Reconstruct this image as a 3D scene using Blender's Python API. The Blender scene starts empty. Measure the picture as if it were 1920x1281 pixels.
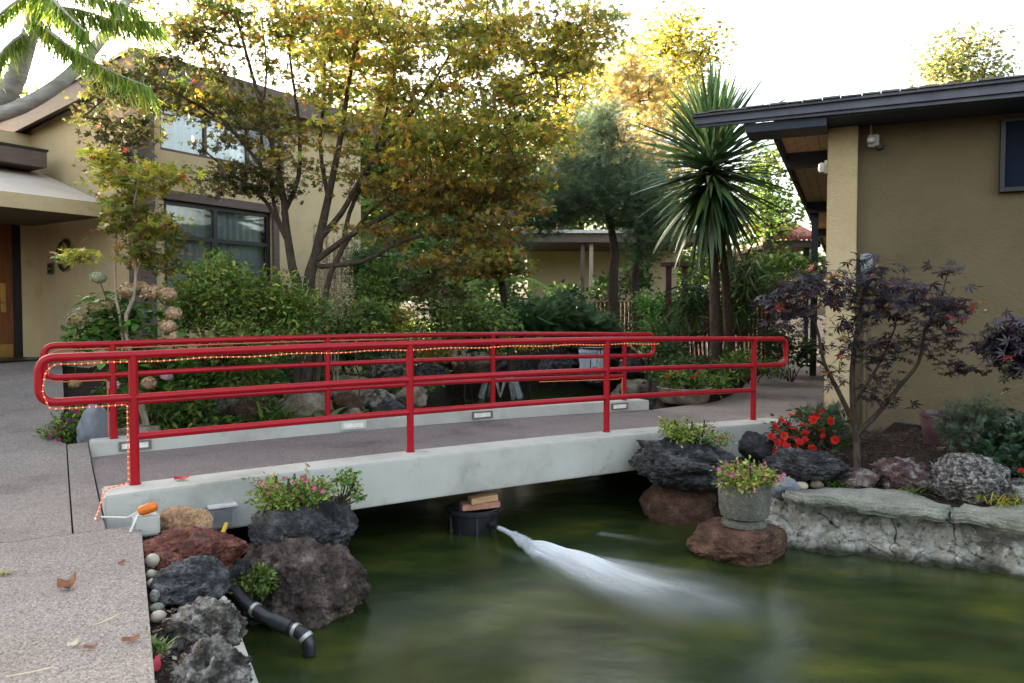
import bpy, bmesh, math, random
import numpy as np
from mathutils import Vector, Matrix, noise as mnoise

# ------------------------------------------------------------------ camera, sky, sun, exposure
scene = bpy.context.scene
COL = scene.collection
EYE = 1.43
FPX = 1420.0
PITCH = math.atan(52.5 / FPX)
cam_d = bpy.data.cameras.new('camera')
cam = bpy.data.objects.new('camera', cam_d)
COL.objects.link(cam)
cam_d.sensor_width = 36.0
cam_d.lens = 36.0 * FPX / 1920.0
cam_d.clip_end = 2000
cam_d.dof.use_dof = True
cam_d.dof.focus_distance = 6.8
cam_d.dof.aperture_fstop = 4.0
cam.location = (0, 0, EYE)
cam.rotation_euler = (math.pi / 2 - PITCH, 0, 0)
scene.camera = cam

SUN_EL = math.radians(10)
SUN_TO = Vector((-0.80, 0.60, 0)).normalized()      # horizontal direction towards the sun
world = bpy.data.worlds.new('World')
scene.world = world
world.use_nodes = True
wn = world.node_tree.nodes
wl = world.node_tree.links
wn.clear()
wo = wn.new('ShaderNodeOutputWorld')
bg = wn.new('ShaderNodeBackground')
sky = wn.new('ShaderNodeTexSky')
sky.sky_type = 'NISHITA'
sky.sun_disc = False
sky.sun_elevation = SUN_EL
sky.sun_rotation = math.atan2(SUN_TO.x, SUN_TO.y)
sky.air_density = 1.0
sky.dust_density = 6.0
sky.ozone_density = 0.6
bg.inputs['Strength'].default_value = 0.15
haze_sky = wn.new('ShaderNodeHueSaturation')        # a pale, hazy sky
haze_sky.inputs['Saturation'].default_value = 0.6
wl.new(sky.outputs[0], haze_sky.inputs['Color'])
wl.new(haze_sky.outputs['Color'], bg.inputs['Color'])
wl.new(bg.outputs[0], wo.inputs['Surface'])

sun_d = bpy.data.lights.new('sun', 'SUN')
sun_d.energy = 5.0
sun_d.angle = math.radians(0.5)
sun_d.color = (1.0, 0.84, 0.58)
sun = bpy.data.objects.new('sun', sun_d)
COL.objects.link(sun)
to_sun = Vector((SUN_TO.x * math.cos(SUN_EL), SUN_TO.y * math.cos(SUN_EL), math.sin(SUN_EL)))
sun.rotation_euler = to_sun.to_track_quat('Z', 'Y').to_euler()

vs = scene.view_settings
vs.view_transform = 'Standard'
vs.look = 'None'
vs.gamma = 1.0
vs.use_curve_mapping = False
vs.exposure = 3.25
scene.cycles.use_denoising = True
scene.cycles.max_bounces = 8
scene.cycles.transparent_max_bounces = 12
scene.cycles.caustics_reflective = False
scene.cycles.caustics_refractive = False

# ------------------------------------------------------------------ helpers: positions
def ray(px, py):
    a = (px - 960.0) / FPX
    b = (640.5 - py) / FPX
    c, s = math.cos(PITCH), math.sin(PITCH)
    return Vector((a, c + b * s, -s + b * c))

def P(px, py, D):
    r = ray(px, py)
    return Vector((0, 0, EYE)) + r * (D / r.y)

def G(px, py, z=0.0):
    r = ray(px, py)
    return Vector((0, 0, EYE)) + r * ((z - EYE) / r.z)

B0 = Vector((-2.82, 5.63, 0))
BU = Vector((0.857, 0.515, 0)).normalized()
BV = Vector((-BU.y, BU.x, 0))
def BP(s, w, z):
    return B0 + BU * s + BV * w + Vector((0, 0, z))
def to_sw(x, y):
    d = Vector((x, y, 0)) - B0
    return d.dot(BU), d.dot(BV)

# ------------------------------------------------------------------ helpers: objects
ORI = {}
def tag(o, label=None, cat=None, group=None, kind=None):
    if label: o['label'] = label
    if cat: o['category'] = cat
    if group: o['group'] = group
    if kind: o['kind'] = kind
    return o

def thing(name, label, cat, loc, group=None):
    o = bpy.data.objects.new(name, None)
    COL.objects.link(o)
    o.empty_display_size = 0.1
    o.location = loc
    ORI[o.name] = Vector(loc)
    return tag(o, label, cat, group)

def link(name, me, mat, parent=None, loc=None):
    """me holds world coordinates; it is moved to the local frame of its thing."""
    o = bpy.data.objects.new(name, me)
    COL.objects.link(o)
    if mat is not None:
        me.materials.clear()
        me.materials.append(mat)
    if parent is not None:
        org = ORI[parent.name]
        o.parent = parent
    else:
        org = Vector(loc) if loc is not None else Vector((0, 0, 0))
        o.location = org
    ORI[o.name] = org.copy()
    if org.length > 0:
        me.transform(Matrix.Translation(-org))
    return o

def np_mesh(name, verts, faces_flat, counts, colors=None, smooth=False):
    me = bpy.data.meshes.new(name)
    verts = np.asarray(verts, dtype=np.float32)
    faces_flat = np.asarray(faces_flat, dtype=np.int32)
    counts = np.asarray(counts, dtype=np.int32)
    me.vertices.add(len(verts))
    me.vertices.foreach_set('co', verts.ravel())
    me.loops.add(len(faces_flat))
    me.loops.foreach_set('vertex_index', faces_flat)
    me.polygons.add(len(counts))
    starts = np.concatenate(([0], np.cumsum(counts)[:-1])).astype(np.int32)
    me.polygons.foreach_set('loop_start', starts)
    me.polygons.foreach_set('loop_total', counts)
    if smooth:
        me.polygons.foreach_set('use_smooth', np.ones(len(counts), dtype=bool))
    if colors is not None:
        at = me.color_attributes.new('Col', 'FLOAT_COLOR', 'POINT')
        c4 = np.ones((len(verts), 4), dtype=np.float32)
        c4[:, :3] = colors
        at.data.foreach_set('color', c4.ravel())
    me.update(calc_edges=True)
    return me

class MB:
    def __init__(self):
        self.v = []
        self.f = []
    def box(self, c, sx, sy, sz, ax=None, ay=None, az=None):
        """box of full sizes about centre c with the given axes"""
        ax = Vector((1, 0, 0)) if ax is None else Vector(ax)
        ay = Vector((0, 1, 0)) if ay is None else Vector(ay)
        az = Vector((0, 0, 1)) if az is None else Vector(az)
        c = Vector(c)
        n = len(self.v)
        for i in (-1, 1):
            for j in (-1, 1):
                for k in (-1, 1):
                    self.v.append(c + ax * (i * sx / 2) + ay * (j * sy / 2) + az * (k * sz / 2))
        for q in ((0, 1, 3, 2), (4, 6, 7, 5), (0, 4, 5, 1), (2, 3, 7, 6), (0, 2, 6, 4), (1, 5, 7, 3)):
            self.f.append([n + t for t in q])
        return self
    def prism(self, pts, z0, z1):
        n = len(self.v)
        k = len(pts)
        for z in (z0, z1):
            for p in pts:
                self.v.append(Vector((p[0], p[1], z)))
        self.f.append([n + i for i in range(k)][::-1])
        self.f.append([n + k + i for i in range(k)])
        for i in range(k):
            j = (i + 1) % k
            self.f.append([n + i, n + j, n + k + j, n + k + i])
        return self
    def hexa(self, eight):
        n = len(self.v)
        self.v += [Vector(p) for p in eight]
        for q in ((0, 3, 2, 1), (4, 5, 6, 7), (0, 1, 5, 4), (1, 2, 6, 5), (2, 3, 7, 6), (3, 0, 4, 7)):
            self.f.append([n + t for t in q])
        return self
    def tube(self, pts, r, seg=10, caps=True, r_end=None):
        pts = [Vector(p) for p in pts]
        m = len(pts)
        n0 = len(self.v)
        up = Vector((0, 0, 1))
        t0 = (pts[1] - pts[0]).normalized()
        side = t0.cross(up)
        if side.length < 1e-3:
            side = Vector((1, 0, 0))
        side.normalize()
        for i, p in enumerate(pts):
            if i == 0: t = pts[1] - pts[0]
            elif i == m - 1: t = pts[-1] - pts[-2]
            else: t = (pts[i + 1] - pts[i]).normalized() + (pts[i] - pts[i - 1]).normalized()
            if t.length < 1e-6: t = pts[i] - pts[i - 1]
            t.normalize()
            side = (side - t * side.dot(t))
            if side.length < 1e-4:
                side = t.orthogonal()
            side.normalize()
            b = t.cross(side)
            if isinstance(r, (list, tuple)): rr = r[i]
            elif r_end is not None: rr = r + (r_end - r) * i / (m - 1)
            else: rr = r
            for k in range(seg):
                a = 2 * math.pi * k / seg
                self.v.append(p + side * (math.cos(a) * rr) + b * (math.sin(a) * rr))
        for i in range(m - 1):
            for k in range(seg):
                k2 = (k + 1) % seg
                self.f.append([n0 + i * seg + k, n0 + i * seg + k2, n0 + (i + 1) * seg + k2, n0 + (i + 1) * seg + k])
        if caps:
            self.f.append([n0 + k for k in range(seg)][::-1])
            self.f.append([n0 + (m - 1) * seg + k for k in range(seg)])
        return self
    def lathe(self, c, prof, seg=32, cap=True):
        c = Vector(c)
        n0 = len(self.v)
        for (r, z) in prof:
            for k in range(seg):
                a = 2 * math.pi * k / seg
                self.v.append(c + Vector((r * math.cos(a), r * math.sin(a), z)))
        for i in range(len(prof) - 1):
            for k in range(seg):
                k2 = (k + 1) % seg
                self.f.append([n0 + i * seg + k, n0 + i * seg + k2, n0 + (i + 1) * seg + k2, n0 + (i + 1) * seg + k])
        if cap:
            self.f.append([n0 + k for k in range(seg)][::-1])
            self.f.append([n0 + (len(prof) - 1) * seg + k for k in range(seg)])
        return self
    def build(self, name, mat, parent=None, loc=None, smooth=False, bevel=0.0, angle=40):
        me = bpy.data.meshes.new(name)
        me.from_pydata([tuple(v) for v in self.v], [], self.f)
        bm = bmesh.new()
        bm.from_mesh(me)
        bmesh.ops.recalc_face_normals(bm, faces=bm.faces)
        if bevel > 0:
            eds = [e for e in bm.edges if len(e.link_faces) == 2 and e.calc_face_angle(0) > 0.6]
            bmesh.ops.bevel(bm, geom=eds, offset=bevel, segments=2, affect='EDGES', clamp_overlap=True)
        bm.to_mesh(me)
        bm.free()
        if smooth:
            me.shade_smooth()
            if angle < 180:
                try: me.set_sharp_from_angle(angle=math.radians(angle))
                except Exception: pass
        return link(name, me, mat, parent, loc)

def fillet(pts, r, n=6):
    pts = [Vector(p) for p in pts]
    out = [pts[0]]
    for i in range(1, len(pts) - 1):
        a, b, c = pts[i - 1], pts[i], pts[i + 1]
        d1, d2 = (a - b), (c - b)
        if d1.normalized().dot(d2.normalized()) < -0.97:
            out.append(b)
            continue
        rr = min(r, d1.length * 0.49, d2.length * 0.49)
        p1, p2 = b + d1.normalized() * rr, b + d2.normalized() * rr
        for k in range(n + 1):
            t = k / n
            out.append(p1 * (1 - t) ** 2 + b * (2 * t * (1 - t)) + p2 * t ** 2)
    out.append(pts[-1])
    return out

# ------------------------------------------------------------------ helpers: materials
def new_mat(name):
    m = bpy.data.materials.new(name)
    m.use_nodes = True
    nt = m.node_tree
    nt.nodes.clear()
    out = nt.nodes.new('ShaderNodeOutputMaterial')
    return m, nt, out

def N(nt, kind, **kw):
    n = nt.nodes.new(kind)
    for k, v in kw.items():
        if hasattr(n, k) and k not in n.inputs: setattr(n, k, v)
        elif k in n.inputs: n.inputs[k].default_value = v
    return n

def c4(c): return (c[0], c[1], c[2], 1.0)

def ramp(nt, stops):
    r = nt.nodes.new('ShaderNodeValToRGB')
    e = r.color_ramp.elements
    while len(e) < len(stops): e.new(0.5)
    for i, (p, c) in enumerate(stops):
        e[i].position = p
        e[i].color = c4(c)
    return r

def surf(name, stops, scale=3.0, detail=8.0, rough=0.8, bump=0.3, bscale=30.0, bdist=0.01, spec=0.3, metal=0.0,
         coat=0.0, mottle=None, stretch=None, rocky=False):
    """colour from a noise through a ramp, relief from a finer noise"""
    m, nt, out = new_mat(name)
    L = nt.links.new
    geo = N(nt, 'ShaderNodeNewGeometry')
    co = geo.outputs['Position']
    if stretch:
        mp = N(nt, 'ShaderNodeMapping')
        mp.inputs['Scale'].default_value = stretch
        L(co, mp.inputs['Vector'])
        co = mp.outputs['Vector']
    nz = N(nt, 'ShaderNodeTexNoise')
    nz.inputs['Scale'].default_value = scale
    nz.inputs['Detail'].default_value = detail
    nz.inputs['Roughness'].default_value = 0.62
    L(co, nz.inputs['Vector'])
    rp = ramp(nt, stops)
    L(nz.outputs['Fac'], rp.inputs['Fac'])
    colour = rp.outputs['Color']
    if mottle:
        col2, msc, lo, hi = mottle
        n2 = N(nt, 'ShaderNodeTexNoise')
        n2.inputs['Scale'].default_value = msc
        n2.inputs['Detail'].default_value = 6
        n2.inputs['Roughness'].default_value = 0.7
        L(co, n2.inputs['Vector'])
        mr = N(nt, 'ShaderNodeMapRange')
        mr.inputs['From Min'].default_value = lo
        mr.inputs['From Max'].default_value = hi
        L(n2.outputs['Fac'], mr.inputs['Value'])
        mx = N(nt, 'ShaderNodeMix', data_type='RGBA')
        L(mr.outputs['Result'], mx.inputs[0])
        L(colour, mx.inputs[6])
        mx.inputs[7].default_value = c4(col2)
        colour = mx.outputs[2]
    rocky = rocky or name in ROCKY
    if rocky:
        # mineral speckle and lichen spots
        n3 = N(nt, 'ShaderNodeTexNoise')
        n3.inputs['Scale'].default_value = 70
        n3.inputs['Detail'].default_value = 4
        n3.inputs['Roughness'].default_value = 0.75
        L(co, n3.inputs['Vector'])
        r3 = ramp(nt, [(0.32, (0.30, 0.29, 0.28)), (0.48, (0.95, 0.95, 0.95)), (0.60, (1.25, 1.22, 1.18)), (0.70, (2.1, 2.05, 1.95))])
        L(n3.outputs['Fac'], r3.inputs['Fac'])
        m3 = N(nt, 'ShaderNodeMix', data_type='RGBA', blend_type='MULTIPLY')
        m3.inputs[0].default_value = 1.0
        L(colour, m3.inputs[6]); L(r3.outputs['Color'], m3.inputs[7])
        colour = m3.outputs[2]
    pb = N(nt, 'ShaderNodeBsdfPrincipled')
    L(colour, pb.inputs['Base Color'])
    pb.inputs['Roughness'].default_value = rough
    pb.inputs['Specular IOR Level'].default_value = spec
    pb.inputs['Metallic'].default_value = metal
    pb.inputs['Coat Weight'].default_value = coat
    pb.inputs['Coat Roughness'].default_value = 0.15
    if bump > 0:
        nb = N(nt, 'ShaderNodeTexNoise')
        nb.inputs['Scale'].default_value = bscale
        nb.inputs['Detail'].default_value = 5
        L(co, nb.inputs['Vector'])
        bp = N(nt, 'ShaderNodeBump')
        bp.inputs['Strength'].default_value = bump
        bp.inputs['Distance'].default_value = bdist
        L(nb.outputs['Fac'], bp.inputs['Height'])
        nrm = bp.outputs['Normal']
        if rocky:
            nb.inputs['Roughness'].default_value = 0.7
            nb.inputs['Detail'].default_value = 8
            vb = N(nt, 'ShaderNodeTexVoronoi')
            vb.inputs['Scale'].default_value = bscale * 1.3
            L(co, vb.inputs['Vector'])
            b2 = N(nt, 'ShaderNodeBump')
            b2.inputs['Strength'].default_value = 0.7
            b2.inputs['Distance'].default_value = bdist * 0.5
            L(vb.outputs['Distance'], b2.inputs['Height'])
            L(nrm, b2.inputs['Normal'])
            nrm = b2.outputs['Normal']
        L(nrm, pb.inputs['Normal'])
    L(pb.outputs[0], out.inputs['Surface'])
    return m
ROCKY = {'dark_lava', 'grey_lava', 'slate_lava', 'red_lava', 'brown_rock', 'purple_lava', 'pumice', 'mixed_lava', 'tan_boulder', 'rusty_flagstone', 'greenish_slab', 'grey_cast_stone'}

def plain(name, c, rough=0.5, spec=0.4, metal=0.0, emit=None, es=0.0, trans=0.0, alpha=1.0):
    var = 0.88
    m, nt, out = new_mat(name)
    L = nt.links.new
    pb = N(nt, 'ShaderNodeBsdfPrincipled')
    geo = N(nt, 'ShaderNodeNewGeometry')
    nz = N(nt, 'ShaderNodeTexNoise')
    nz.inputs['Scale'].default_value = 14
    nz.inputs['Detail'].default_value = 5
    L(geo.outputs['Position'], nz.inputs['Vector'])
    rp = ramp(nt, [(0.3, [x * var for x in c]), (0.7, [min(1, x * (2 - var)) for x in c])])
    L(nz.outputs['Fac'], rp.inputs['Fac'])
    L(rp.outputs['Color'], pb.inputs['Base Color'])
    pb.inputs['Roughness'].default_value = rough
    pb.inputs['Specular IOR Level'].default_value = spec
    pb.inputs['Metallic'].default_value = metal
    pb.inputs['Transmission Weight'].default_value = trans
    pb.inputs['Alpha'].default_value = alpha
    if emit:
        pb.inputs['Emission Color'].default_value = c4(emit)
        pb.inputs['Emission Strength'].default_value = es
    L(pb.outputs[0], out.inputs['Surface'])
    return m

def leaf_mat(name, trans=0.35, rough=0.45, spec=0.35):
    m, nt, out = new_mat(name)
    L = nt.links.new
    at = N(nt, 'ShaderNodeAttribute', attribute_name='Col')
    pb = N(nt, 'ShaderNodeBsdfPrincipled')
    pb.inputs['Roughness'].default_value = rough
    pb.inputs['Specular IOR Level'].default_value = spec
    L(at.outputs['Color'], pb.inputs['Base Color'])
    tr = N(nt, 'ShaderNodeBsdfTranslucent')
    hs = N(nt, 'ShaderNodeHueSaturation')
    hs.inputs['Saturation'].default_value = 1.0
    hs.inputs['Value'].default_value = 1.35
    L(at.outputs['Color'], hs.inputs['Color'])
    L(hs.outputs['Color'], tr.inputs['Color'])
    mx = N(nt, 'ShaderNodeMixShader')
    mx.inputs[0].default_value = trans
    L(pb.outputs[0], mx.inputs[1])
    L(tr.outputs[0], mx.inputs[2])
    L(mx.outputs[0], out.inputs['Surface'])
    return m

def aggregate(name, base, pale, dark, scale=95.0):
    """exposed-aggregate concrete: small stones of mixed colour in a matrix"""
    m, nt, out = new_mat(name)
    L = nt.links.new
    geo = N(nt, 'ShaderNodeNewGeometry')
    vo = N(nt, 'ShaderNodeTexVoronoi')
    vo.inputs['Scale'].default_value = scale
    L(geo.outputs['Position'], vo.inputs['Vector'])
    sep = N(nt, 'ShaderNodeSeparateColor')
    L(vo.outputs['Color'], sep.inputs[0])
    rp = ramp(nt, [(0.0, dark), (0.35, base), (0.62, base), (0.8, pale), (1.0, [x * 0.7 for x in pale])])
    rp.color_ramp.elements[3].color = c4([min(1, pale[0] * 1.1), pale[1] * 0.97, pale[2] * 0.93])
    L(sep.outputs[0], rp.inputs['Fac'])
    big = N(nt, 'ShaderNodeTexNoise')
    big.inputs['Scale'].default_value = 0.9
    big.inputs['Detail'].default_value = 7
    big.inputs['Roughness'].default_value = 0.65
    L(geo.outputs['Position'], big.inputs['Vector'])
    r2 = ramp(nt, [(0.30, (0.52, 0.50, 0.48)), (0.44, (0.90, 0.89, 0.88)), (0.56, (1, 1, 1)), (0.72, (1.2, 1.18, 1.14))])
    L(big.outputs['Fac'], r2.inputs['Fac'])
    mx = N(nt, 'ShaderNodeMix', data_type='RGBA', blend_type='MULTIPLY')
    mx.inputs[0].default_value = 1.0
    L(rp.outputs['Color'], mx.inputs[6])
    L(r2.outputs['Color'], mx.inputs[7])
    pb = N(nt, 'ShaderNodeBsdfPrincipled')
    L(mx.outputs[2], pb.inputs['Base Color'])
    pb.inputs['Roughness'].default_value = 0.75
    pb.inputs['Specular IOR Level'].default_value = 0.3
    bp = N(nt, 'ShaderNodeBump')
    bp.inputs['Strength'].default_value = 0.5
    bp.inputs['Distance'].default_value = 0.004
    bp.invert = True
    L(vo.outputs['Distance'], bp.inputs['Height'])
    L(bp.outputs['Normal'], pb.inputs['Normal'])
    L(pb.outputs[0], out.inputs['Surface'])
    return m

M = {}
M['aggregate'] = aggregate('exposed_aggregate', (0.185, 0.165, 0.153), (0.30, 0.27, 0.248), (0.082, 0.069, 0.063), 125.0)
M['deck'] = aggregate('bridge_aggregate', (0.165, 0.138, 0.134), (0.26, 0.222, 0.215), (0.08, 0.062, 0.060), 130.0)
M['concrete'] = surf('painted_concrete', [(0.25, (0.26, 0.248, 0.218)), (0.5, (0.40, 0.388, 0.35)), (0.75, (0.46, 0.45, 0.41))],
                     scale=1.6, rough=0.75, bump=0.25, bscale=40, bdist=0.004, mottle=((0.20, 0.185, 0.14), 2.7, 0.58, 0.80))
M['red'] = surf('red_paint', mottle=((0.15, 0.004, 0.008), 9, 0.60, 0.78), stops=[(0.3, (0.26, 0.0012, 0.006)), (0.7, (0.34, 0.002, 0.010))], scale=6, rough=0.38, bump=0.12, bscale=60,
                bdist=0.002, spec=0.28, coat=0.0)
M['soil'] = surf('dark_mulch', [(0.3, (0.012, 0.009, 0.008)), (0.55, (0.035, 0.026, 0.022)), (0.8, (0.09, 0.065, 0.05))], scale=28,
                 rough=0.95, bump=1.0, bscale=45, bdist=0.03, spec=0.1)
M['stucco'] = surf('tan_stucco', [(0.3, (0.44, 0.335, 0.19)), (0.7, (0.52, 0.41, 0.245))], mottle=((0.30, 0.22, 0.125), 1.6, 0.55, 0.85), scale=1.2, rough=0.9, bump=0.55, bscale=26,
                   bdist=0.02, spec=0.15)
M['stucco2'] = surf('shade_toned_stucco', [(0.3, (0.112, 0.087, 0.050)), (0.7, (0.150, 0.118, 0.070))], mottle=((0.085, 0.065, 0.037), 1.3, 0.52, 0.85), scale=1.0, rough=0.9, bump=0.6, bscale=24,
                    bdist=0.02, spec=0.15)  # lodge walls: colour darkened below the pillar's to carry the eave shade
M['cream'] = surf('cream_paint', [(0.3, (0.62, 0.54, 0.37)), (0.7, (0.70, 0.62, 0.45))], scale=1.5, rough=0.8, bump=0.2, bscale=60, bdist=0.005)
M['awning'] = surf('pale_roof_felt', [(0.3, (0.40, 0.35, 0.29)), (0.7, (0.50, 0.44, 0.37))], scale=2, rough=0.85, bump=0.2, bscale=50, bdist=0.005)
M['brown'] = surf('brown_paint', [(0.3, (0.085, 0.06, 0.05)), (0.7, (0.13, 0.095, 0.08))], scale=3, rough=0.7, bump=0.2, bscale=40, bdist=0.005,
                  stretch=(1, 1, 6))
M['navy'] = surf('slate_blue_paint', [(0.3, (0.022, 0.028, 0.042)), (0.7, (0.036, 0.044, 0.064))], scale=3, rough=0.6, bump=0.15, bscale=40, bdist=0.004)
M['fascia'] = surf('grey_fascia_paint', [(0.3, (0.085, 0.088, 0.115)), (0.7, (0.13, 0.135, 0.17))], scale=4, rough=0.65, bump=0.2, bscale=30, bdist=0.005)
M['plank'] = surf('soffit_plank', [(0.3, (0.30, 0.23, 0.16)), (0.7, (0.42, 0.33, 0.24))], scale=2, rough=0.75, bump=0.2, bscale=20, bdist=0.004, stretch=(6, 1, 6))
M['shingle'] = surf('roof_shingle', [(0.3, (0.10, 0.095, 0.10)), (0.7, (0.22, 0.21, 0.21))], scale=12, rough=0.9, bump=0.6, bscale=70, bdist=0.006)
M['door'] = surf('varnished_wood', [(0.3, (0.10, 0.030, 0.010)), (0.7, (0.22, 0.075, 0.025))], scale=4, rough=0.35, bump=0.1, bscale=30, stretch=(8, 8, 0.7), coat=0.3)
M['black'] = plain('black_frame', (0.012, 0.012, 0.014), rough=0.4)
M['darkpane'] = plain('dark_blue_screen', (0.006, 0.010, 0.022), rough=0.7, spec=0.1)
M['blackplastic'] = plain('black_plastic', (0.018, 0.018, 0.02), rough=0.35)
M['brass'] = plain('brass', (0.55, 0.38, 0.14), rough=0.3, metal=1.0)
M['white'] = plain('white_plastic', (0.52, 0.51, 0.48), rough=0.5)
M['grey_metal'] = plain('grey_metal', (0.30, 0.29, 0.27), rough=0.5, metal=0.2)
M['clamp'] = plain('grey_clamp', (0.42, 0.41, 0.38), rough=0.4, metal=0.6)
M['orange'] = plain('orange_plastic', (0.55, 0.13, 0.006), rough=0.35)
M['yellow'] = plain('yellow_plastic', (0.75, 0.5, 0.05), rough=0.4)
M['lens'] = plain('frosted_lens', (0.72, 0.70, 0.64), rough=0.3)
M['bronze'] = plain('bronze_frame', (0.16, 0.145, 0.12), rough=0.5, metal=0.3)
M['clear'] = plain('clear_plastic', (0.38, 0.37, 0.39), rough=0.12, alpha=0.4)
M['glass_jar'] = plain('lamp_glass', (0.35, 0.42, 0.46), rough=0.08, alpha=0.6)
M['cord'] = plain('rope_light_tube', (0.45, 0.10, 0.06), rough=0.3, emit=(1.0, 0.20, 0.08), es=0.012)
M['bulb'] = plain('rope_light_bulb', (1.0, 0.55, 0.35), rough=0.3, emit=(1.0, 0.27, 0.09), es=0.75)
M['dimbulb'] = plain('rope_light_bulb_dim', (1.0, 0.45, 0.25), rough=0.3, emit=(1.0, 0.25, 0.08), es=0.35)
M['curtain'] = surf('curtain_cloth', [(0.3, (0.66, 0.70, 0.72)), (0.7, (0.76, 0.79, 0.80))], scale=3, rough=0.9, bump=0)
M['wood'] = surf('sawn_wood', [(0.3, (0.30, 0.17, 0.08)), (0.7, (0.46, 0.29, 0.15))], scale=5, rough=0.8, bump=0.3, stretch=(1, 6, 8))
M['brick'] = surf('old_brick', [(0.3, (0.28, 0.12, 0.08)), (0.6, (0.42, 0.22, 0.15)), (0.8, (0.5, 0.42, 0.33))], scale=14, rough=0.9, bump=0.6)
M['fence'] = surf('red_brown_stain', [(0.3, (0.045, 0.017, 0.014)), (0.7, (0.080, 0.031, 0.024))], scale=3, rough=0.75, bump=0.2, stretch=(5, 5, 1))
M['caprail'] = plain('timber_cap', (0.36, 0.24, 0.12), rough=0.7)
M['tile'] = surf('red_roof_tile', [(0.3, (0.22, 0.05, 0.05)), (0.7, (0.36, 0.12, 0.11))], scale=6, rough=0.7, bump=0.3)
M['pot'] = surf('purple_glaze', [(0.3, (0.045, 0.022, 0.030)), (0.7, (0.10, 0.052, 0.066))], scale=6, rough=0.4, bump=0.1)
M['stonepot'] = surf('grey_cast_stone', [(0.3, (0.065, 0.064, 0.053)), (0.7, (0.145, 0.142, 0.12))], scale=9, rough=0.9, bump=0.7, bscale=60, bdist=0.01)
M['slabstone'] = surf('greenish_slab', [(0.3, (0.11, 0.117, 0.097)), (0.7, (0.225, 0.23, 0.20))], scale=4, rough=0.85, bump=0.5, bscale=25, bdist=0.012,
                      stretch=(1, 1, 2), mottle=((0.15, 0.14, 0.11), 5, 0.58, 0.75))
M['rock_black'] = surf('dark_lava', [(0.34, (0.010, 0.010, 0.011)), (0.5, (0.034, 0.034, 0.037)), (0.62, (0.085, 0.085, 0.087)), (0.75, (0.17, 0.17, 0.168))], scale=9, rough=0.9, bump=1.0, bscale=35, bdist=0.03)
M['rock_grey'] = surf('grey_lava', [(0.34, (0.016, 0.014, 0.012)), (0.46, (0.07, 0.06, 0.052)), (0.54, (0.19, 0.175, 0.155)), (0.68, (0.36, 0.35, 0.33))], scale=11, rough=0.92, bump=1.0, bscale=38, bdist=0.03)
M['rock_slate'] = surf('slate_lava', [(0.34, (0.012, 0.013, 0.015)), (0.5, (0.048, 0.050, 0.056)), (0.62, (0.14, 0.14, 0.145)), (0.74, (0.26, 0.26, 0.265))], scale=8, rough=0.9, bump=1.0, bscale=30, bdist=0.03,
                       stretch=(1, 1.6, 2.2))
M['rock_red'] = surf('red_lava', [(0.34, (0.03, 0.009, 0.006)), (0.5, (0.12, 0.034, 0.022)), (0.66, (0.23, 0.095, 0.068))], scale=9, rough=0.92, bump=1.0, bscale=34, bdist=0.03,
                     mottle=((0.05, 0.045, 0.04), 4, 0.55, 0.7))
M['rock_brown'] = surf('brown_rock', [(0.30, (0.022, 0.011, 0.007)), (0.5, (0.075, 0.037, 0.023)), (0.72, (0.15, 0.085, 0.055))], scale=7, rough=0.85, bump=0.9, bscale=28, bdist=0.025)
M['rock_purple'] = surf('purple_lava', [(0.34, (0.014, 0.010, 0.009)), (0.48, (0.055, 0.038, 0.033)), (0.58, (0.11, 0.078, 0.066)), (0.72, (0.21, 0.175, 0.15))], scale=7, rough=0.9, bump=1.0, bscale=30, bdist=0.03,
                        mottle=((0.10, 0.085, 0.025), 5, 0.58, 0.72))
M['rock_pumice'] = surf('pumice', [(0.36, (0.020, 0.018, 0.018)), (0.47, (0.10, 0.095, 0.09)), (0.56, (0.26, 0.25, 0.24)), (0.7, (0.42, 0.41, 0.40))], scale=22, rough=0.95, bump=1.0, bscale=42, bdist=0.035)
M['rock_mixed'] = surf('mixed_lava', [(0.32, (0.028, 0.012, 0.014)), (0.50, (0.085, 0.048, 0.05)), (0.62, (0.22, 0.20, 0.18)), (0.8, (0.36, 0.34, 0.31))], scale=9, rough=0.92, bump=1.0,
                       bscale=36, bdist=0.03)
M['rock_tan'] = surf('tan_boulder', [(0.3, (0.06, 0.046, 0.034)), (0.5, (0.17, 0.135, 0.10)), (0.72, (0.34, 0.30, 0.25))], scale=4, rough=0.88, bump=0.7, bscale=22, bdist=0.02)
M['rock_blue'] = surf('blue_grey_stone', [(0.3, (0.10, 0.105, 0.125)), (0.7, (0.20, 0.215, 0.24))], scale=3, rough=0.8, bump=0.5, bscale=20, bdist=0.02)
M['rock_orange'] = surf('rusty_flagstone', [(0.3, (0.12, 0.075, 0.05)), (0.5, (0.30, 0.17, 0.09)), (0.8, (0.36, 0.27, 0.19))], scale=6, rough=0.85, bump=0.5, bscale=22, bdist=0.012)
M['pebble'] = surf('cream_pebble', [(0.3, (0.30, 0.25, 0.19)), (0.7, (0.42, 0.37, 0.29))], scale=9, rough=0.6, bump=0.1)
M['bark_grey'] = surf('smooth_grey_bark', [(0.3, (0.22, 0.205, 0.185)), (0.7, (0.44, 0.42, 0.385))], scale=7, rough=0.85, bump=0.5, bscale=20, bdist=0.01, stretch=(1, 1, 4))
M['bark_dark'] = surf('dark_brown_bark', [(0.3, (0.026, 0.019, 0.014)), (0.7, (0.075, 0.055, 0.043))], scale=9, rough=0.9, bump=0.7, bscale=30, bdist=0.012, stretch=(3, 3, 1), spec=0.1)
M['bark_maple'] = surf('maple_bark', [(0.3, (0.038, 0.028, 0.022)), (0.7, (0.105, 0.08, 0.062))], scale=8, rough=0.88, bump=0.5, bscale=30, bdist=0.01, stretch=(3, 3, 1), spec=0.1)
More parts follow.
